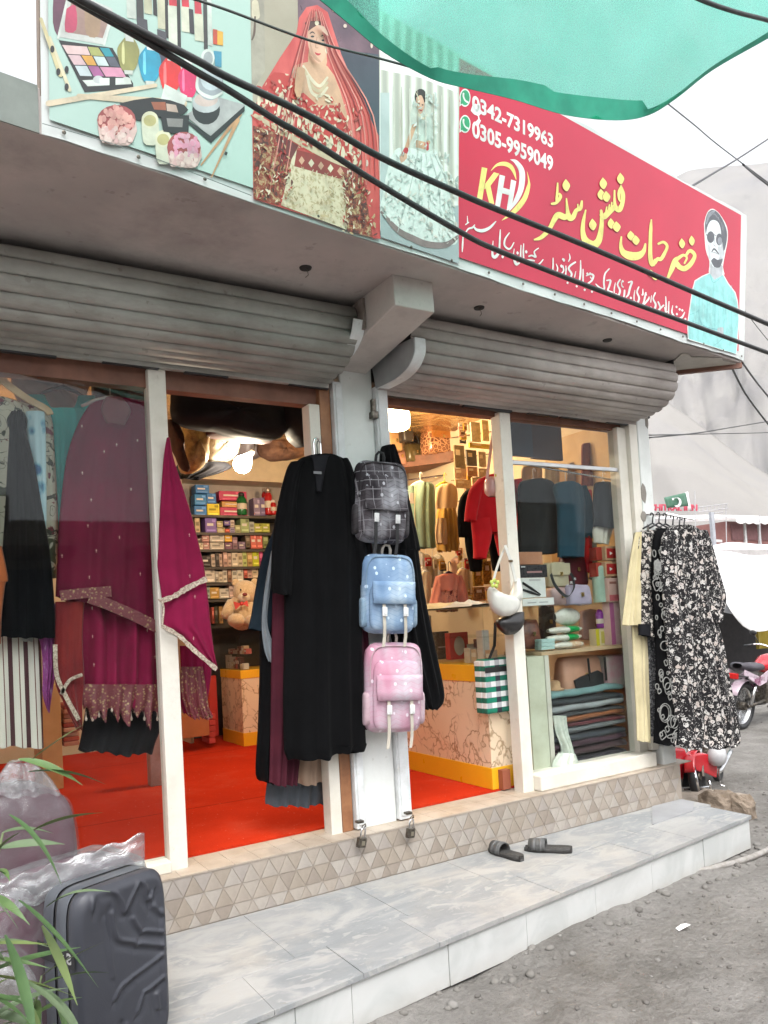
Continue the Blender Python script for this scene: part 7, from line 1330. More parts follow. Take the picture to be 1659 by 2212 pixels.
b = MB(); G = [[SC3(-.012-.002, d, z) for d in (-.008, .05, .12, .172)] for z in (.617, .623)]; b.grid(G); G = [[SC3(-.014, d, z) for d in (-.008, .05, .12, .172)] for z in (.687, .693)]; b.grid(G); b.build('belt_stitch', M('stitch_white', (.5, .5, .5), .7), t, kind='stuff')
cc = bpy.data.curves.new('txt', 'FONT'); cc.body = 'S \u00bb'; cc.size = .05; cc.extrude = .0003; cc.offset = .002; o = bpy.data.objects.new('belt_letter', cc); COL.objects.link(o); bpy.context.view_layer.update()
me = bpy.data.meshes.new_from_object(o.evaluated_get(bpy.context.evaluated_depsgraph_get())); bpy.data.objects.remove(o); me.materials.clear(); me.materials.append(WHITE)
for v in me.vertices: p_ = SC3(-.018, 0.005, .635)+DY*v.co.x*0+DY*(v.co.x)+V((0, 0, v.co.y*.8)); v.co = p_-WL[t.name]
for pz in me.polygons: pass
o = bpy.data.objects.new('belt_letter', me); COL.objects.link(o); o.parent = t
# wrapped suitcases behind it
def wrapcase(name, label, c, w_, h, d, rz, m, seed, wm, grow=.014):
    t = thing(name, label, 'suitcase', c); Rm = Matrix.Rotation(rz, 3, 'Z')
    for nm, mm, g_, am in (('shell', m, 0, .002), ('plastic_wrap', wm, grow, .010)):
        b = MB(); G = []
        for q, yy in [(.02, -.5), (.7, -.5), (.93, -.47), (1, -.36), (1, .36), (.93, .48), (.02, .5)]:
            row = []
            for k in range(56):
                a = 2*PI*k/56; px, pz = math.copysign(abs(math.cos(a))**.4, math.cos(a)), math.copysign(abs(math.sin(a))**.4, math.sin(a)); p_ = V((px*(w_/2*q+g_), yy*d+math.copysign(g_, yy), h/2+pz*(h/2*q+g_*.5))); nz = noise.noise(p_*9+V((seed, 0, 0)))*am+noise.noise(p_*22+V((seed, 3, 0)))*am*.35
                row.append(V(c)+Rm@(p_+p_.normalized()*nz))
            G.append(row)
        b.grid(G, True); b.build(nm, mm, t, smooth=True)
    return t
wrapcase('wrapped_suitcase', 'maroon suitcase in clear plastic at the left edge behind the plant', V((-1.70, -.42, ZS)), .54, .73, .26, .12, M('maroon_shell', (.115, .05, .065), .5, c2=(.075, .035, .045), sc=4), 3, WRAP, .006)
b = MB(); cloth(b, [(1644, 20, 60), (1656, 10, 84), (1682, -6, 110), (1712, -14, 132)], -.56, th=.05, folds=3, amp=.012, wr=.02); b.build('plastic_knot', WRAPM, bpy.data.objects['wrapped_suitcase'], smooth=True)
wrapcase('wrapped_suitcase', 'suitcase wrapped in milky plastic directly behind the slate grey one', V((-1.52, -.64, ZS)), .56, .50, .16, .42, M('plum_shell', (.16, .05, .085), .45), 8, WRAPM, .02)
b = MB(); G = []
for j in range(9):
    row = []
    for i in range(26):
        u = -30+i*13.7; v0 = 1925-(u/315)*108+5*math.sin(u*.1); v = v0-18+j*9; row.append(at(u, v, -.78+.012*noise.noise(V((u*.02, j*.4, 2)))+.006*noise.noise(V((u*.07, j*.9, 7)))))
    G.append(row)
b.grid(G); b.build('plastic_flap', WRAPM, bpy.data.objects['wrapped_suitcase.001'], smooth=True, solid=.001)
wrapcase('wrapped_bundle', 'brown bundle in milky plastic in front of the slate grey suitcase at the left edge', V((-1.80, -1.12, -.39)), .28, .62, .16, .3, M('brown_bundle', (.12, .075, .06), .6), 15, WRAPM, .02)

# ------------------------------------------------------------------ bamboo like plant at the left edge
LEAF = []
for k, (c1, c2) in enumerate([((.075, .135, .045), (.10, .17, .055)), ((.055, .11, .04), (.075, .14, .05)), ((.12, .17, .055), (.15, .20, .07)), ((.10, .15, .075), (.13, .18, .10))]):
    t_ = NT('leaf_%d' % k); t_.set(col=t_.ramp(t_.noise(18, 3), [(.35, c1), (.65, c2)]), rough=.5, spec=.4); t_.set(sss=0.0); LEAF.append(t_.m)
def leafmesh(L, w_, droop, m, tw):
    b = MB(); G = []; n = 9
    for i in range(n+1):
        q = i/n; ww = w_*(math.sin(PI*min(1, q*1.05+.02)**.75)**.9)*(1 if q < 1 else .02)+.0006; x = L*(q-.10*droop*q*q); z = -droop*L*.5*q*q; a = tw*q
        G.append([V((x, -ww*math.cos(a), z+ww*math.sin(a)+ww*.35)), V((x, 0, z)), V((x, ww*math.cos(a), z-ww*math.sin(a)+ww*.35))])
    b.grid(G); me = bpy.data.meshes.new('leaf'); me.from_pydata([tuple(p) for p in b.v], [], b.f); me.materials.append(m); me.polygons.foreach_set('use_smooth', [True]*len(b.f)); return me
rg = random.Random(14); LM = [leafmesh(rg.uniform(.14, .22), rg.uniform(.0075, .012), rg.uniform(.05, .8), LEAF[i % 4], rg.uniform(-.7, .7)) for i in range(14)]
base = V((-1.79, -1.52, -.39)); pt = thing('potted_plant', 'bamboo like potted plant with long green leaves at the left edge', 'plant', base)
b = MB(); b.lathe([(.09, 0), (.12, .16), (.13, .17), (.125, .18), (.11, .165)], base, 20); b.build('pot', M('clay_pot', (.3, .13, .07), .8), pt, smooth=True)
def addleaf(p, yaw, pitch, sc, k=None):
    o = bpy.data.objects.new('leaf', rg.choice(LM) if k is None else LM[k]); COL.objects.link(o); o.parent = pt; o.location = V(p)-base; o.rotation_euler = (rg.uniform(-.5, .5), -pitch, yaw); o.scale = (sc, sc, sc)
tops = [((-1.83, -1.50, .57), 1.0), ((-1.72, -1.45, .60), .9), ((-1.78, -1.56, .42), 1.0), ((-1.66, -1.48, .30), 1.0), ((-1.80, -1.45, .18), 1.0), ((-1.69, -1.53, .10), 1.0), ((-1.76, -1.6, .0), 1), ((-1.84, -1.56, .48), 1), ((-1.70, -1.58, .16), .9), ((-1.74, -1.5, .06), .9), ((-1.66, -1.56, -.02), .85)]
for k, (tp, sc) in enumerate(tops):
    tp = V(tp); mid = (base+V((0, 0, .17))+tp)/2+V((rg.uniform(-.05, .05), rg.uniform(-.05, .05), 0)); S_ = crv([tuple(base+V((rg.uniform(-.04, .04), rg.uniform(-.04, .04), .15))), tuple(mid), tuple(tp)], 8)
    b = MB(); b.tube(S_, [.006-.004*i/len(S_) for i in range(len(S_))], 6); b.build('stem', M('stem_green', (.13, .17, .07), .6), pt, smooth=True)
    for j in range(24):
        q = 1-(j/24)**1.2*.80; i = int(q*(len(S_)-1)); p_ = V(S_[i]); addleaf(p_, rg.uniform(-3.14, 3.14) if j else rg.uniform(-.8, .8), rg.uniform(-.6, .55), sc*rg.uniform(.6, 1.05))
for (u, v, y, yaw, pit, sc, k) in [(70, 1795, -1.5, -.4, .35, .9, 2), (60, 1668, -1.45, -.35, .02, 1.1, 0), (40, 1640, -1.45, -.4, -.25, .9, 4), (20, 1760, -1.55, -.7, -.6, 1.1, 1), (100, 1960, -1.55, -.75, .6, 1.0, 3), (40, 1945, -1.6, -.6, -.75, 1.25, 5), (90, 2000, -1.6, -.9, -1.0, 1.1, 6), (30, 2110, -1.6, -.5, -.5, 1.1, 7), (120, 2170, -1.6, -.8, -1.1, .9, 8), (60, 2160, -1.6, -.9, -1.2, .9, 10), (10, 2020, -1.6, -1.1, -1.0, 1.2, 9), (70, 1640, -1.5, -.2, .6, .8, 6)]: addleaf(at(u, v, y), yaw, pit, sc, k)

# ------------------------------------------------------------------ slippers and padlocks
RUB = M('slipper_rubber', (.055, .053, .05), .75, c2=(.04, .038, .036), sc=40, bump=.3, bs=220); STRAPM = M('slipper_strap', (.035, .034, .034), .6, c2=(.09, .09, .088), sc=70, lo=.5, hi=.7)
def slipper(label, toe, heel, roll=0):
    toe, heel = V(toe), V(heel); L = (heel-toe); n = 20; d = L.normalized(); s = V((-d.y, d.x, 0)); Ln = L.length; t = thing('slipper', label, 'slipper', (toe+heel)/2); b = MB()
    W = lambda q: .046*(math.sin(PI*min(1, max(0, q*.93+.045)))**.42)*(1-.22*math.exp(-((q-.6)/.2)**2)); G = []
    for i in range(n+1):
        q = i/n; c = toe+L*q; w_ = W(q)*(Ln/.26)*.95; h = .016+.010*q; G.append([c-s*w_*.92, c+s*w_*.92, c+s*w_+V((0, 0, h*.6)), c+s*w_*.93+V((0, 0, h+.004)), c+s*w_*.7+V((0, 0, h)), c-s*w_*.7+V((0, 0, h)), c-s*w_*.93+V((0, 0, h+.004)), c-s*w_+V((0, 0, h*.6))])
    b.grid(G, True); b.f += [list(range(8)), [n*8+j for j in range(8)][::-1]]; b.m += [0, 0]; b.build('sole', RUB, t, smooth=True)
    def arch(q0, q1, lift, m, nm, k=1.0):
        b = MB(); G = []
        for q in (q0, (q0+q1)/2, q1): c = toe+L*q; w_ = W(q)*(Ln/.26)*k; G.append([c-s*w_*math.cos(a)*1.02+V((0, 0, .012+lift*math.sin(a)**.7*(1+.35*(q-.25)))) for a in [PI*j/14 for j in range(15)]])
        b.grid(G); b.build(nm, m, t, smooth=True, solid=.006)
    arch(.10, .46, .046, STRAPM, 'strap'); arch(.18, .25, .0475, M('strap_line', (.13, .13, .13), .5), 'strap_line', 1.01); arch(.34, .39, .0475, M('strap_line', (0,)*3), 'strap_line', 1.01)
slipper('dark slipper on the step pointing towards the shop, left of the pair', atz(1060, 1838, ZS+.001), atz(1128, 1861, ZS+.001)); slipper('dark slipper lying crosswise on the step, right of the pair', atz(1134, 1836, ZS+.001), atz(1236, 1842, ZS+.001))
def padlock(label, c, k):
    t = thing('padlock', label, 'padlock', c); r = Matrix.Rotation(.5*k, 3, 'Y')@Matrix.Rotation(.3, 3, 'Z'); c = V(c); b = MB(); b.tube([c+r@V(p) for p in crv([(-.014, 0, -.005), (-.014, 0, .02), (-.008, 0, .034), (.008, 0, .034), (.014, 0, .02), (.014, 0, -.005)], 4)], .0042, 8); b.build('shackle', STEEL, t, smooth=True)
    b = MB(); b.box(c+r@V((0, 0, -.028)), (.05, .022, .046), mat=r); b.build('body', DSTEEL, t, bevel=.005); b = MB(); b.box(c+r@V((0, -.0125, -.03)), (.02, .003, .02), mat=r); b.build('keyhole_plate', M('lock_plate', (.4, .36, .28), .35, .9), t, bevel=.002)
    b = MB(); b.tube([c+r@V(p) for p in ((.0, .006, .03), (.012, .0, .045), (.002, -.004, .055), (-.012, 0, .045), (-.004, .006, .032))], .003, 6); b.build('ring', DSTEEL, t, smooth=True); b = MB(); b.box(c+V((0, .02, .062)), (.034, .03, .012)); b.build('hasp', DSTEEL, t, bevel=.003)
padlock('rusty padlock hanging at the left foot of the white pillar', at(783, 1806, -.135), .5); padlock('rusty padlock hanging at the right foot of the white pillar', at(888, 1786, -.135), .4)
# ------------------------------------------------------------------ hose, stone, litter
b = MB(); pts = [(1659+70, 1795, .0), (1659, 1836, .004), (1600, 1860, .006), (1560, 1870, .002), (1530, 1878, -.004), (1490, 1884, -.01)]; P = [atz(u, v, -.385+dz) for u, v, dz in pts]; b.tube(crv([tuple(p) for p in P], 6), .016, 10); b.build('hose', M('hose_grey', (.30, .285, .265), .7, c2=(.22, .2, .18), sc=30), smooth=True, label='grey dusty hose lying on the ground at the end of the step', cat='hose')
def rock(name, label, c, r, m, seed):
    b = MB(); b.ell((0, 0, 0), (1, 1, 1), 18, 12, pw=.75); c = V(c); b.v = [c+V((p.x*r[0], p.y*r[1], p.z*r[2]))*(1+.28*noise.noise(p*1.6+V((seed, 0, 0)))+.12*noise.noise(p*4.5+V((seed, 1, 0)))) for p in b.v]; return b.build(name, m, label=label, cat='stone')
RKM = M('rock_brown', (.26, .205, .155), .95, c2=(.17, .13, .095), sc=11, bump=.8, bs=40, bd=.02); rock('rock', 'brown broken stone just beyond the right end of the step, left one', atz(1562, 1770, -.39)+V((.03, .06, .05)), (.10, .10, .12), RKM, 2); rock('rock', 'brown broken stone at the right end of the step, right one', atz(1602, 1768, -.39)+V((.02, .02, .04)), (.08, .09, .11), RKM, 9)
rock('rubble', 'low mound of sandy rubble behind the broken stones', V((2.62, .12, -.43)), (.34, .24, .13), M('sand_rubble', (.34, .295, .24), .95, c2=(.26, .22, .18), sc=9, bump=.6, bs=30, bd=.02), 5); rock('rubble', 'small grey stone by the foot of the white riser', atz(1212, 1995, -.39), (.03, .025, .03), M('rock_grey', (.25, .245, .235), .9), 12)
b = MB(); c = atz(1476, 2004, -.385); b.add([c+V(p) for p in ((-.04, -.01, 0), (0, -.016, .008), (.045, -.004, .002), (.038, .016, .004), (0, .01, .012), (-.035, .012, .003))], [(0, 1, 4, 5), (1, 2, 3, 4)]); b.build('paper_scrap', WHITE, solid=.001, label='white paper scrap on the gravel', cat='litter')
# ------------------------------------------------------------------ cables
CAB = M('cable_black', (.016, .017, .018), .45, c2=(.028, .028, .028), sc=30); 
def cable(label, pts, y0, y1, wpx, name='cable', m=None):
    C = crv(pts, 6); n = len(C); b = MB(); P = []; r = []
    for i, q in enumerate(C): p_ = at(q[0], q[1], y0+(y1-y0)*i/(n-1)); P.append(p_); r.append(wpx/2*dep(p_)/FPX)
    rr = sum(r)/n; b.tube(P, rr, 8); b.build(name, m or CAB, smooth=True, label=label, cat='cable')
cable('upper thick black cable crossing in front of the banner', [(80, -58), (175, 0), (304, 68), (430, 133), (486, 164), (665, 249), (819, 338), (991, 417), (1080, 455), (1295, 543), (1500, 632), (1659, 700), (1760, 744)], -1.42, -1.22, 13)
cable('lower thick black cable crossing in front of the banner', [(60, -62), (170, 6), (300, 80), (426, 156), (486, 190), (594, 258), (658, 295), (823, 400), (987, 497), (1080, 543), (1312, 634), (1486, 698), (1659, 762), (1760, 798)], -1.40, -1.2, 12)
cable('thin grey wire running over the bride panel to the green net', [(380, -14), (486, 20), (665, 86), (819, 126), (930, 157), (1010, 180)], -1.3, -1.25, 5, m=M('wire_grey', (.06, .062, .06), .6))
for lb, pts, y0, y1, w_ in [('wire rising from the banner top towards the right sky', [(1480, 411), (1540, 375), (1597, 341), (1690, 280)], 0, 2, 4), ('wire slanting across the sky right of the green net', [(1440, 222), (1500, 270), (1560, 320), (1720, 440)], 1, 3, 2.5), ('wire descending from the upper right over the mountain', [(1605, 355), (1640, 385), (1740, 460)], 2, 3, 4), ('wire sagging from the banner corner at the right', [(1578, 788), (1610, 850), (1659, 916), (1720, 990)], .4, 1.2, 4), ('second wire from the banner corner at the right', [(1603, 782), (1630, 820), (1659, 856), (1730, 940)], .4, 1.2, 4), ('thin wire tied to the right wall rising to the right', [(1396, 946), (1500, 936), (1600, 920), (1720, 900)], .02, 2, 2.5), ('thin wire tied to the right wall running level', [(1398, 940), (1500, 938), (1600, 936), (1720, 933)], .02, 2, 2), ('thick cable over the green net at the top right', [(1440, -38), (1515, 0), (1590, 26), (1659, 44), (1740, 70)], -1.75, -1.7, 9), ('hair thin wire beside the banner edge', [(1600, 660), (1659, 735), (1720, 800)], .6, 1, 1.5)]: cable(lb, pts, y0, y1, w_, 'wire')
# ------------------------------------------------------------------ green shade net overhead
@mfun('shade_net')
def _(t):
    wv = t.noise(420, 2); n = t.noise(5, 4, .6); d = t.n('BsdfDiffuse', {'Color': (.06, .46, .33, 1)}); tl = t.n('BsdfTranslucent', {'Color': t.ramp(n, [(.3, (.26, .74, .60)), (.7, (.38, .84, .72))])}); tp = t.n('BsdfTransparent', {'Color': (.42, .95, .80, 1)})
    m1 = t.n('MixShader', {0: .86}); t.t.links.new(d.outputs[0], m1.inputs[1]); t.t.links.new(tl.outputs[0], m1.inputs[2]); m2 = t.n('MixShader', {0: t.ramp(wv, [(.40, (.16,)*3), (.6, (.62,)*3)])}); t.t.links.new(m1.outputs[0], m2.inputs[1]); t.t.links.new(tp.outputs[0], m2.inputs[2]); t.t.links.new(m2.outputs[0], t.out.inputs[0])
edge = crv([(610, -60), (693, 0), (760, 55), (830, 112), (930, 168), (1010, 190), (1110, 214), (1220, 247), (1330, 259), (1400, 248), (1460, 212), (1540, 150), (1659, 82), (1780, 10)], 5)
t = thing('shade_net', 'green translucent shade net stretched overhead at the top right', 'net', at(1200, 100, -1.9)); b = MB(); G = []; H = []
for j in range(15):
    row = []
    for i, (u, v) in enumerate(edge):
        s = i/(len(edge)-1); cx = 610+(1780-610)*s; q = j/14; uu = u+(cx-u)*q*.3+q*60; vv = v+(-330-v)*q; y = -1.62-.12*q+.05*math.sin(u*.012+q*3)*q+.05*noise.noise(V((u*.008, q*3, 3)))+.02*math.sin(u*.03)*(1-q)*q*4
        row.append(at(uu, vv, y))
    G.append(row)
b.grid(G); b.build('sheet', MC['shade_net'], t, smooth=True)
b = MB(); GH = []
for j in range(3):
    row = []
    for i, (u, v) in enumerate(edge): hw = 34+14*math.sin(i*.21)+(10 if 20 < i < 34 else 0); row.append(at(u, v+1-hw*j/2*(1 if i < 45 else .4), -1.628-.008*j))
    GH.append(row)
b.grid(GH); b.build('hem', M('net_hem', (.03, .34, .22), .8, c2=(.02, .26, .17), sc=9), t, smooth=True)
b = MB(); b.tube([at(u, v, -1.625) for u, v in edge], .0022, 5); b.build('edge_cord', M('cord_green', (.02, .14, .10), .8), t)
# ------------------------------------------------------------------ motorcycles
def bike(label, loc, rz, k, paint, paint2, wrapped_lamp=False):
    t = thing('motorcycle', label, 'motorcycle', loc); Rm = Matrix.Rotation(rz, 3, 'Z'); loc = V(loc); lean = Matrix.Rotation(.10, 3, 'X')
    def X(x, y, z): return loc+Rm@(lean@(V((x, y, z))*k))
    R3 = Rm@lean
    def wheel(x, name):
        rot = R3@Matrix.Rotation(PI/2, 3, 'X'); w_ = thing(name, None, None, X(x, 0, .3)); w_.parent = t; w_.location = X(x, 0, .3)-loc
        b = MB(); b.lathe([(k*r, k*z) for r, z in ((.235, -.03), (.27, -.045), (.30, -.03), (.308, 0), (.30, .03), (.27, .045), (.235, .03), (.232, 0), (.235, -.03))], X(x, 0, .3), 28, rot=rot); b.build('tyre', BLK, w_, smooth=True)
        b = MB(); b.lathe([(k*r, k*z) for r, z in ((.215, -.02), (.238, -.024), (.238, .024), (.215, .02), (.215, -.02))], X(x, 0, .3), 28, rot=rot); b.build('rim', STEEL, w_, smooth=True)
        b = MB(); b.lathe([(k*.05, -.05*k), (k*.06, 0), (k*.05, .05*k)], X(x, 0, .3), 12, rot=rot); b.build('hub', DSTEEL, w_); b = MB()
        for j in range(14): a = 2*PI*j/14; b.tube([X(x, .03*(-1)**j, .3), X(x+.22*math.cos(a), 0, .3+.22*math.sin(a))], .0022*k, 4)
        b.build('spokes', STEEL, w_, kind='stuff')
    wheel(.62, 'front_wheel'); wheel(-.60, 'rear_wheel')
    def tb(name, pts, r, m, n=8): b = MB(); b.tube([X(*p) for p in pts], [q*k for q in r] if isinstance(r, list) else r*k, n); return b.build(name, m, t, smooth=True)
    for s in (-1, 1): tb('fork', [(.62, .075*s, .3), (.50, .075*s, .62), (.40, .075*s, .90)], [.024, .022, .018], STEEL); tb('shock', [(-.58, .10*s, .32), (-.44, .10*s, .62)], .024, STEEL); tb('grip', [(.28, .26*s, .99), (.22, .36*s, .97)], .017, BLK); tb('mirror_stem', [(.32, .2*s, .99), (.30, .26*s, 1.12)], .006, BLK); b = MB(); b.ell(X(.30, .28*s, 1.15), (.02*k, .05*k, .035*k), rot=R3); b.build('mirror', BLK, t, smooth=True)
    tb('handlebar', crv([(.22, -.36, .97), (.32, -.2, 1.0), (.38, 0, .95), (.32, .2, 1.0), (.22, .36, .97)], 4), .012, STEEL)
    b = MB(); b.ell(X(.50, 0, .86), (.09*k, .085*k, .085*k), rot=R3); b.build('headlight', (WRAPM if wrapped_lamp else STEEL), t, smooth=True)
    if wrapped_lamp: b = MB(); b.ell(X(.50, -.02, .90), (.14*k, .14*k, .16*k), 18, 12, rot=R3); b.v = [p+V((0, 0, 0))+(p-X(.5, 0, .9)).normalized()*.03*k*noise.noise(p*12) for p in b.v]; b.build('lamp_cover', M('cover_white', (.6, .6, .6), .35, c2=(.5, .5, .52), sc=9), t, smooth=True)
    b = MB(); G = []
    for q, w_, h0, h1 in ((0, .03, .74, .80), (.08, .10, .68, .86), (.3, .135, .66, .91), (.6, .13, .66, .90), (.85, .09, .68, .84), (1, .03, .72, .79)): G.append([X(.34-.52*q, w_*math.cos(a), (h0+h1)/2+(h1-h0)/2*math.sin(a)) for a in [2*PI*j/16 for j in range(16)]])
    b.grid(G, True); b.build('tank', paint, t, smooth=True); b = MB(); G = []
    for q, w_, h0, h1 in ((0, .07, .74, .79), (.15, .12, .72, .82), (.6, .13, .73, .83), (.9, .12, .76, .86), (1, .06, .79, .85)): G.append([X(-.16-.60*q, w_*math.copysign(abs(math.cos(a))**.6, math.cos(a)), (h0+h1)/2+(h1-h0)/2*math.sin(a)) for a in [2*PI*j/16 for j in range(16)]])
    b.grid(G, True); b.build('seat', M('seat_dark', (.05, .045, .055), .6), t, smooth=True)
    for s in (-1, 1): b = MB(); b.prism([X(-.14, .11*s, .72), X(-.40, .12*s, .66), X(-.78, .10*s, .78), X(-.80, .10*s, .72), X(-.44, .13*s, .55), X(-.2, .12*s, .58)], R3@V((0, .012*s*k, 0))); b.build('side_cover', paint2, t)
    b = MB(); b.box(X(.02, 0, .42), (.34*k, .22*k, .26*k), mat=R3); b.build('engine', DSTEEL, t, bevel=.02*k); b = MB(); b.lathe([(.09*k, 0), (.10*k, .03*k), (.10*k, .17*k), (.07*k, .2*k)], X(.08, 0, .52), 12, rot=R3); b.build('cylinder', DSTEEL, t)
    tb('exhaust', crv([(.14, .12, .48), (.20, .14, .34), (.05, .15, .24), (-.3, .16, .26), (-.85, .18, .36)], 4), .03, STEEL); tb('frame_tube', [(.40, 0, .88), (.22, 0, .42), (.05, 0, .26), (-.3, 0, .28), (-.5, 0, .66)], .02, BLK); tb('swing_arm', [(-.15, .08, .33), (-.6, .08, .3)], .02, DSTEEL); tb('swing_arm', [(-.15, -.08, .33), (-.6, -.08, .3)], .02, DSTEEL)
    for x, a0, a1, nm in ((.62, .35, 2.3, 'front_fender'), (-.60, .5, 2.6, 'rear_fender')):
        b = MB(); G = [[X(x+.335*math.cos(a), w_, .3+(.335-.012*abs(w_)/.06)*math.sin(a)) for w_ in (-.065, -.04, 0, .04, .065)] for a in [a0+(a1-a0)*j/10 for j in range(11)]]; b.grid(G); b.build(nm, paint if nm[0] == 'f' else paint2, t, smooth=True, solid=.004)
    b = MB(); b.box(X(-.86, 0, .70), (.05*k, .12*k, .07*k), mat=R3); b.build('tail_light', M('tail_red', (.5, .01, .01), .2), t, bevel=.01*k); tb('indicator', [(-.8, -.16, .7), (-.8, .16, .7)], .01, BLK); tb('side_stand', [(-.05, -.08, .25), (.0, -.24, .01)], .012, DSTEEL)
    return t
PRED = M('paint_red', (.50, .01, .02), .22, c2=(.42, .008, .016), coat=.6, spec=.5); PPINK = M('paint_plum', (.20, .06, .12), .3, c2=(.5, .4, .46), sc=5, lo=.55, hi=.6, coat=.4)
bike('red motorcycle parked at the right edge beyond the dresses', (6.25, 2.0, -.42), .16, .86, PRED, PPINK)
mb = bike('small red motorbike with covered lamp half hidden below the corner dresses', (3.12, .42, -.40), math.radians(205), .55, PRED, PRED)
def mpanel(name, pts, y, m, d=.07, bev=.012): b = MB(); b.prism([at(u, v, y) for u, v in pts], (d*.6, d, 0)); return b.build(name, m, mb, bevel=bev)
mpanel('body_panel', [(1489, 1630), (1519, 1627), (1540, 1632), (1541, 1643), (1551, 1655), (1549, 1682), (1525, 1671), (1502, 1665), (1494, 1650)], .26, PRED); mpanel('body_panel', [(1452, 1617), (1480, 1618), (1485, 1631), (1479, 1662), (1477, 1684), (1452, 1690)], .30, PRED); mpanel('centre_panel', [(1477, 1640), (1489, 1634), (1497, 1662), (1502, 1700), (1474, 1702)], .31, BLK)
for a, e, r in (((1498, 1664), (1510, 1716), 4.6), ((1531, 1686), (1539, 1714), 3.0)): b = MB(); A, B_ = at(*a, .235), at(*e, .235); b.tube([A, B_], r*dep(A)/FPX, 10); b.build('chrome_leg', STEEL, mb, smooth=True)
b = MB(); A = at(1549, 1631, .24); b.ell(A, (.075, .06, .08), 18, 12); b.v = [p+(p-A)*.25*noise.noise(p*11) for p in b.v]; b.build('lamp_cover', M('cover_white', (.52, .52, .53), .35, c2=(.42, .42, .44), sc=9), mb, smooth=True)
b = MB(); b.tube([at(1476, 1706, .28), at(1530, 1700, .26)], .008, 6); b.build('foot_bar', STEEL, mb); b = MB(); b.tube([at(1552, 1660, .26), at(1555, 1695, .26), at(1566, 1699, .22)], .006, 6); b.build('chrome_bar', STEEL, mb)
for c_, r in (((1492, 1722), .05), ((1514, 1728), .035)): b = MB(); b.ell(at(*c_, .3), (r, r, r*.8), 10, 7); b.build('engine_block', DSTEEL, mb)
# the row of shops over the road, behind the photographer
opp = thing('opposite_shops', 'low row of shuttered shops on the other side of the street', 'building', (0, -10, -.42)); b = MB(); [b.bb(-16+k*3.1, -12.93+k*3.1, -13, -10-.03*(k % 2), -.5, 3.1+(.0, .5, -.35, .9, .2, -.2, .7, .1, .4, -.3)[k]) for k in range(10)]; b.build('wall', M('ochre_wall', (.52, .46, .38), .9, c2=(.40, .35, .28), sc=1.2), opp)
for k in range(7):
    b = MB(); b.bb(-15+k*4.1, -12.2+k*4.1, -9.97, -9.9, -.4, 2.1); b.build('shutter', M('shutter_blue', (.10, .13, .16), .6), opp)
    b = MB(); b.bb(-15.2+k*4.1, -12+k*4.1, -9.96, -9.2, 2.25, 2.4); b.build('awning', M('awning_brown', (.20, .13, .09), .8), opp)
# ------------------------------------------------------------------ shops and roofs down the street
TEAL_ = M('teal_paint', (.06, .22, .20), .6); t = thing('far_shop', 'dark open shop with teal door frame across the street at the right edge', 'building', (11, 4.6, -.42))
b = MB(); RZ = at(1640, 1190, 4.4).z; b.bb(8.1, 16, 6.4, 6.6, -.45, RZ-.2); b.build('back_wall', M('shop_dark', (.05, .045, .045), .9), t); b = MB(); b.bb(8.0, 16, 4.2, 6.6, RZ-.16, RZ); b.build('roof', M('roof_tin', (.36, .34, .33), .6), t)
b = MB(); b.bb(7.7, 8.25, 4.1, 4.4, -.45, RZ-.17); b.build('door_frame', TEAL_, t); b = MB(); b.bb(8.26, 8.5, 4.05, 4.35, -.45, RZ-.18); b.build('white_post', WHITE, t); b = MB(); b.bb(7.6, 8.1, 4.41, 6.5, -.45, RZ-.19); b.build('side_wall', TEAL_, t)
for k, (x, cc, lb) in enumerate([(8.9, (.42, .25, .12), 'tan garment hanging inside the dark shop, nearest its post'), (10.6, (.30, .22, .03), 'mustard garment hanging inside the dark shop'), (11.6, (.35, .03, .05), 'red garment hanging inside the dark shop beside the mustard one'), (12.6, (.45, .2, .2), 'rose garment hanging inside the dark shop at the far right')]):
    b = MB(); G = [[V((x+.55*q*(w_), 4.8+.03*math.sin(q*9), z)) for q in [i/8 for i in range(9)]] for z, w_ in ((1.5, .7), (1.3, 1), (.6, .9), (.1, .95))]; b.grid(G); b.build('far_garment', fabric('far_cloth_%d' % k, cc), solid=.05, label=lb, cat='garment')
t = thing('white_awning', 'large white sheet awning hanging over the far shop front', 'awning', at(1620, 1280, 3.2)); b = MB(); top = crv([(1530, 1182), (1575, 1172), (1640, 1176), (1720, 1180)], 6); bot = crv([(1540, 1225), (1568, 1300), (1605, 1352), (1640, 1364), (1690, 1352), (1740, 1335)], 4); n = min(len(top), len(bot)); G = []
for j in range(7):
    q = j/6; row = []
    for i in range(n): a, c = top[int(i*(len(top)-1)/(n-1))], bot[int(i*(len(bot)-1)/(n-1))]; row.append(at(a[0]+(c[0]-a[0])*q, a[1]+(c[1]-a[1])*q, 4.4-1.5*q+.06*math.sin(i*.8)*q))
    G.append(row)
b.grid(G); b.build('sheet', M('awning_white', (.85, .85, .84), .7), t, smooth=True, solid=.01); b = MB(); b.poly([at(1540, 1262, 3.7), at(1566, 1286, 3.4), at(1596, 1330, 3.3), at(1545, 1318, 3.6)]); b.build('grey_flap', M('tarp_grey', (.30, .30, .31), .7), t, solid=.01)
t = thing('far_house', 'low pink brown building with scalloped white eaves in the distance', 'building', at(1640, 1180, 16)); P0, P1 = at(1572, 1172, 16), at(1800, 1172, 16); zt = at(1640, 1128, 16).z
b = MB(); b.bb(P0.x, P1.x, 16, 19, -.45, zt); b.build('wall', M('brick_pink', (.33, .16, .14), .9, c2=(.26, .11, .10), sc=2), t)
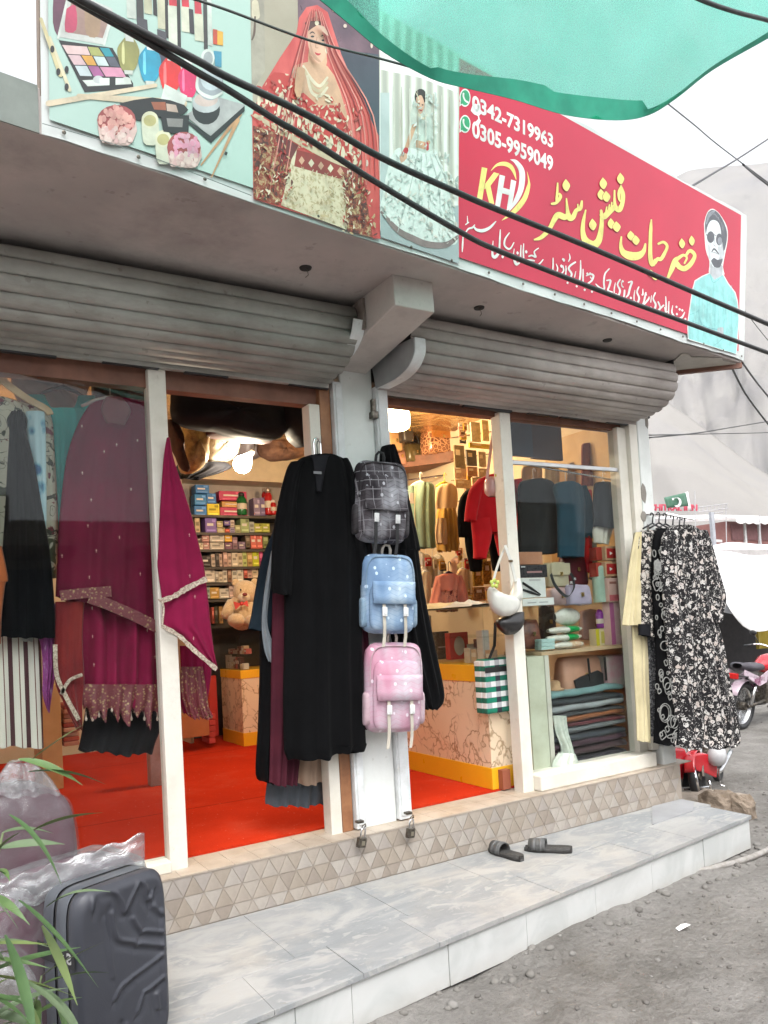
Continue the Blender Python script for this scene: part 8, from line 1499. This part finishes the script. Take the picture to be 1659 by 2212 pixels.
for k in range(8): x = P0.x+.25+k*(P1.x-P0.x)/8; b = MB(); b.bb(x, x+.75, 15.93, 15.99, P0.z+.1, zt-.12); b.build('shutter', M('shutter_brown', (.22, .10, .10), .8), t); b = MB(); b.bb(x+.8, x+.92, 15.9, 15.98, -.4, zt); b.build('white_post', WHITE, t)
b = MB(); G = []; N = 60
for q, yy, z in ((0, 16.6, zt+.34), (1, 15.3, zt+.02), (2, 15.28, zt-.14)): G.append([V((P0.x-.4+(P1.x-P0.x+.4)*i/N, yy, z-(.07*abs(math.sin(i*.8)) if q == 2 else 0))) for i in range(N+1)])
b.grid(G); b.build('eaves', M('eaves_white', (.66, .64, .63), .7), t, solid=.03)
b = MB(); A, B_ = at(1480, 1122, 20), at(1640, 1114, 20); b.prism([A, B_, B_+V((0, 3, .5)), A+V((0, 3, .5))], (0, 0, -.12)); b.build('pale_roof', M('roof_pale', (.52, .50, .49), .7), kind=None, label='pale tin roof behind the corner dresses in the distance', cat='roof')
b = MB(); A, B_ = at(1490, 1160, 14), at(1560, 1166, 14); b.prism([A, B_, B_+V((0, 3, .5)), A+V((0, 3, .5))], (0, 0, -.1)); b.build('white_roof', M('roof_pale', (0,)*3), label='white roof edge between the dresses and the grey post', cat='roof')
b = MB(); c = at(1545, 1180, 13); s = dep(c)/FPX; b.bb(c.x-5*s, c.x+5*s, 13, 13.1, c.z-1.6, at(1545, 1106, 13).z); b.build('grey_post', M('post_grey', (.36, .37, .40), .7), label='grey square post standing before the far roofs', cat='post')
for k, (u, v0, v1, yy) in enumerate([(1570, 1092, 1210, 15), (1503, 1060, 1190, 13), (1643, 1112, 1190, 13), (1416, 1100, 1180, 18)]): b = MB(); c = at(u, v1, yy); b.tube([c, at(u-2, v0, yy)], 1.0*dep(c)/FPX, 6); b.build('thin_pole', M('pole_grey', (.4, .39, .4), .6), label=('thin pole at the right end of the steel lattice', 'flag pole behind the corner dresses', 'thin pole before the scalloped eaves', 'short pole under the red letters')[k], cat='pole')
FL = thing('flag', 'green and white flag with crescent and star flying on a pole in the distance', 'flag', at(1470, 1095, 13))
def flagpatch(name, m, pts, y): b = MB(); b.poly([at(u, v, y+.03*math.sin(u*.2)) for u, v in pts]); return b.build(name, m, FL)
b = MB(); G = [[at(1434+(1481-1434)*i/8+j*1.6, (1075+(1064-1075)*i/8)+(1104-1075)*j/4*(.78+.22*i/8), 13+.06*math.sin(i*.9)) for i in range(9)] for j in range(5)]; b.grid(G); b.build('green_field', M('flag_green', (.05, .13, .08), .8, c2=(.07, .16, .11)), FL, smooth=True, solid=.004)
b = MB(); G = [[at(1479+7*i/3+j*1.9, 1064-2*i/3+(1104-1064)*j/4, 13+.06*math.sin(8*.9+i*.4)) for i in range(4)] for j in range(5)]; b.grid(G); b.build('white_stripe', WHITE, FL, smooth=True, solid=.004)
P = [(1463+9*math.cos(a), 1085+10.5*math.sin(a)) for a in [-2.2+k*4.3/14 for k in range(15)]]+[(1459.5+7.6*math.cos(a), 1083.5+8.6*math.sin(a)) for a in [1.9-k*3.9/14 for k in range(15)]]
b = MB(); b.poly([at(u, v, 12.9) for u, v in P]); b.build('crescent', WHITE, FL, solid=.003); b = MB(); b.poly([at(1454+(3.4 if k % 2 == 0 else 1.4)*math.sin(k*PI/5), 1078-(3.4 if k % 2 == 0 else 1.4)*math.cos(k*PI/5), 12.9) for k in range(10)]); b.build('star', WHITE, FL, solid=.003)
cc = bpy.data.curves.new('txt', 'FONT'); cc.body = 'CHITRAL INN'; cc.size = 1; cc.extrude = .02; cc.offset = .02; o = bpy.data.objects.new('tmp', cc); COL.objects.link(o); bpy.context.view_layer.update(); me = bpy.data.meshes.new_from_object(o.evaluated_get(bpy.context.evaluated_depsgraph_get())); bpy.data.objects.remove(o)
A, B_, C_ = at(1402, 1103, 18), at(1506, 1103, 18), at(1402, 1089, 18); x1 = max(v.co.x for v in me.vertices); y1 = max(v.co.y for v in me.vertices)
for v in me.vertices: v.co = (B_-A)*(v.co.x/x1)+(C_-A)*(v.co.y/y1)+V((0, v.co.z, 0))
me.materials.clear(); me.materials.append(M('letter_red', (.48, .05, .09), .6)); o = bpy.data.objects.new('roof_sign', me); COL.objects.link(o); o.location = A; tag(o, 'red CHITRAL INN roof letters partly hidden by the flag', 'sign')
t = thing('steel_lattice', 'grey empty steel sign lattice beside the red letters', 'sign frame', at(1540, 1100, 15)); 
for a, c in (((1508, 1096), (1572, 1088)), ((1508, 1106), (1572, 1098)), ((1544, 1108), (1562, 1106))): b = MB(); b.tube([at(*a, 15), at(*c, 15)], .018, 5); b.build('rail', M('pole_grey', (0,)*3), t)
for k in range(8): u = 1510+k*8.5; b = MB(); b.tube([at(u, 1096-k, 15), at(u, 1106-k, 15)], .014, 5); b.build('bar', M('pole_grey', (0,)*3), t)
# ------------------------------------------------------------------ dusty valley air
hz = bpy.data.materials.new('haze_air'); hz.use_nodes = True; n_ = hz.node_tree; n_.nodes.remove(n_.nodes['Principled BSDF']); pv = n_.nodes.new('ShaderNodeVolumePrincipled'); pv.inputs['Color'].default_value = (.88, .90, .96, 1); pv.inputs['Density'].default_value = .00055; pv.inputs['Anisotropy'].default_value = .2
n_.links.new(pv.outputs[0], n_.nodes['Material Output'].inputs['Volume'])
b = MB(); b.bb(-400, 760, -400, 760, -4, 420); b.build('haze', hz, kind='stuff')
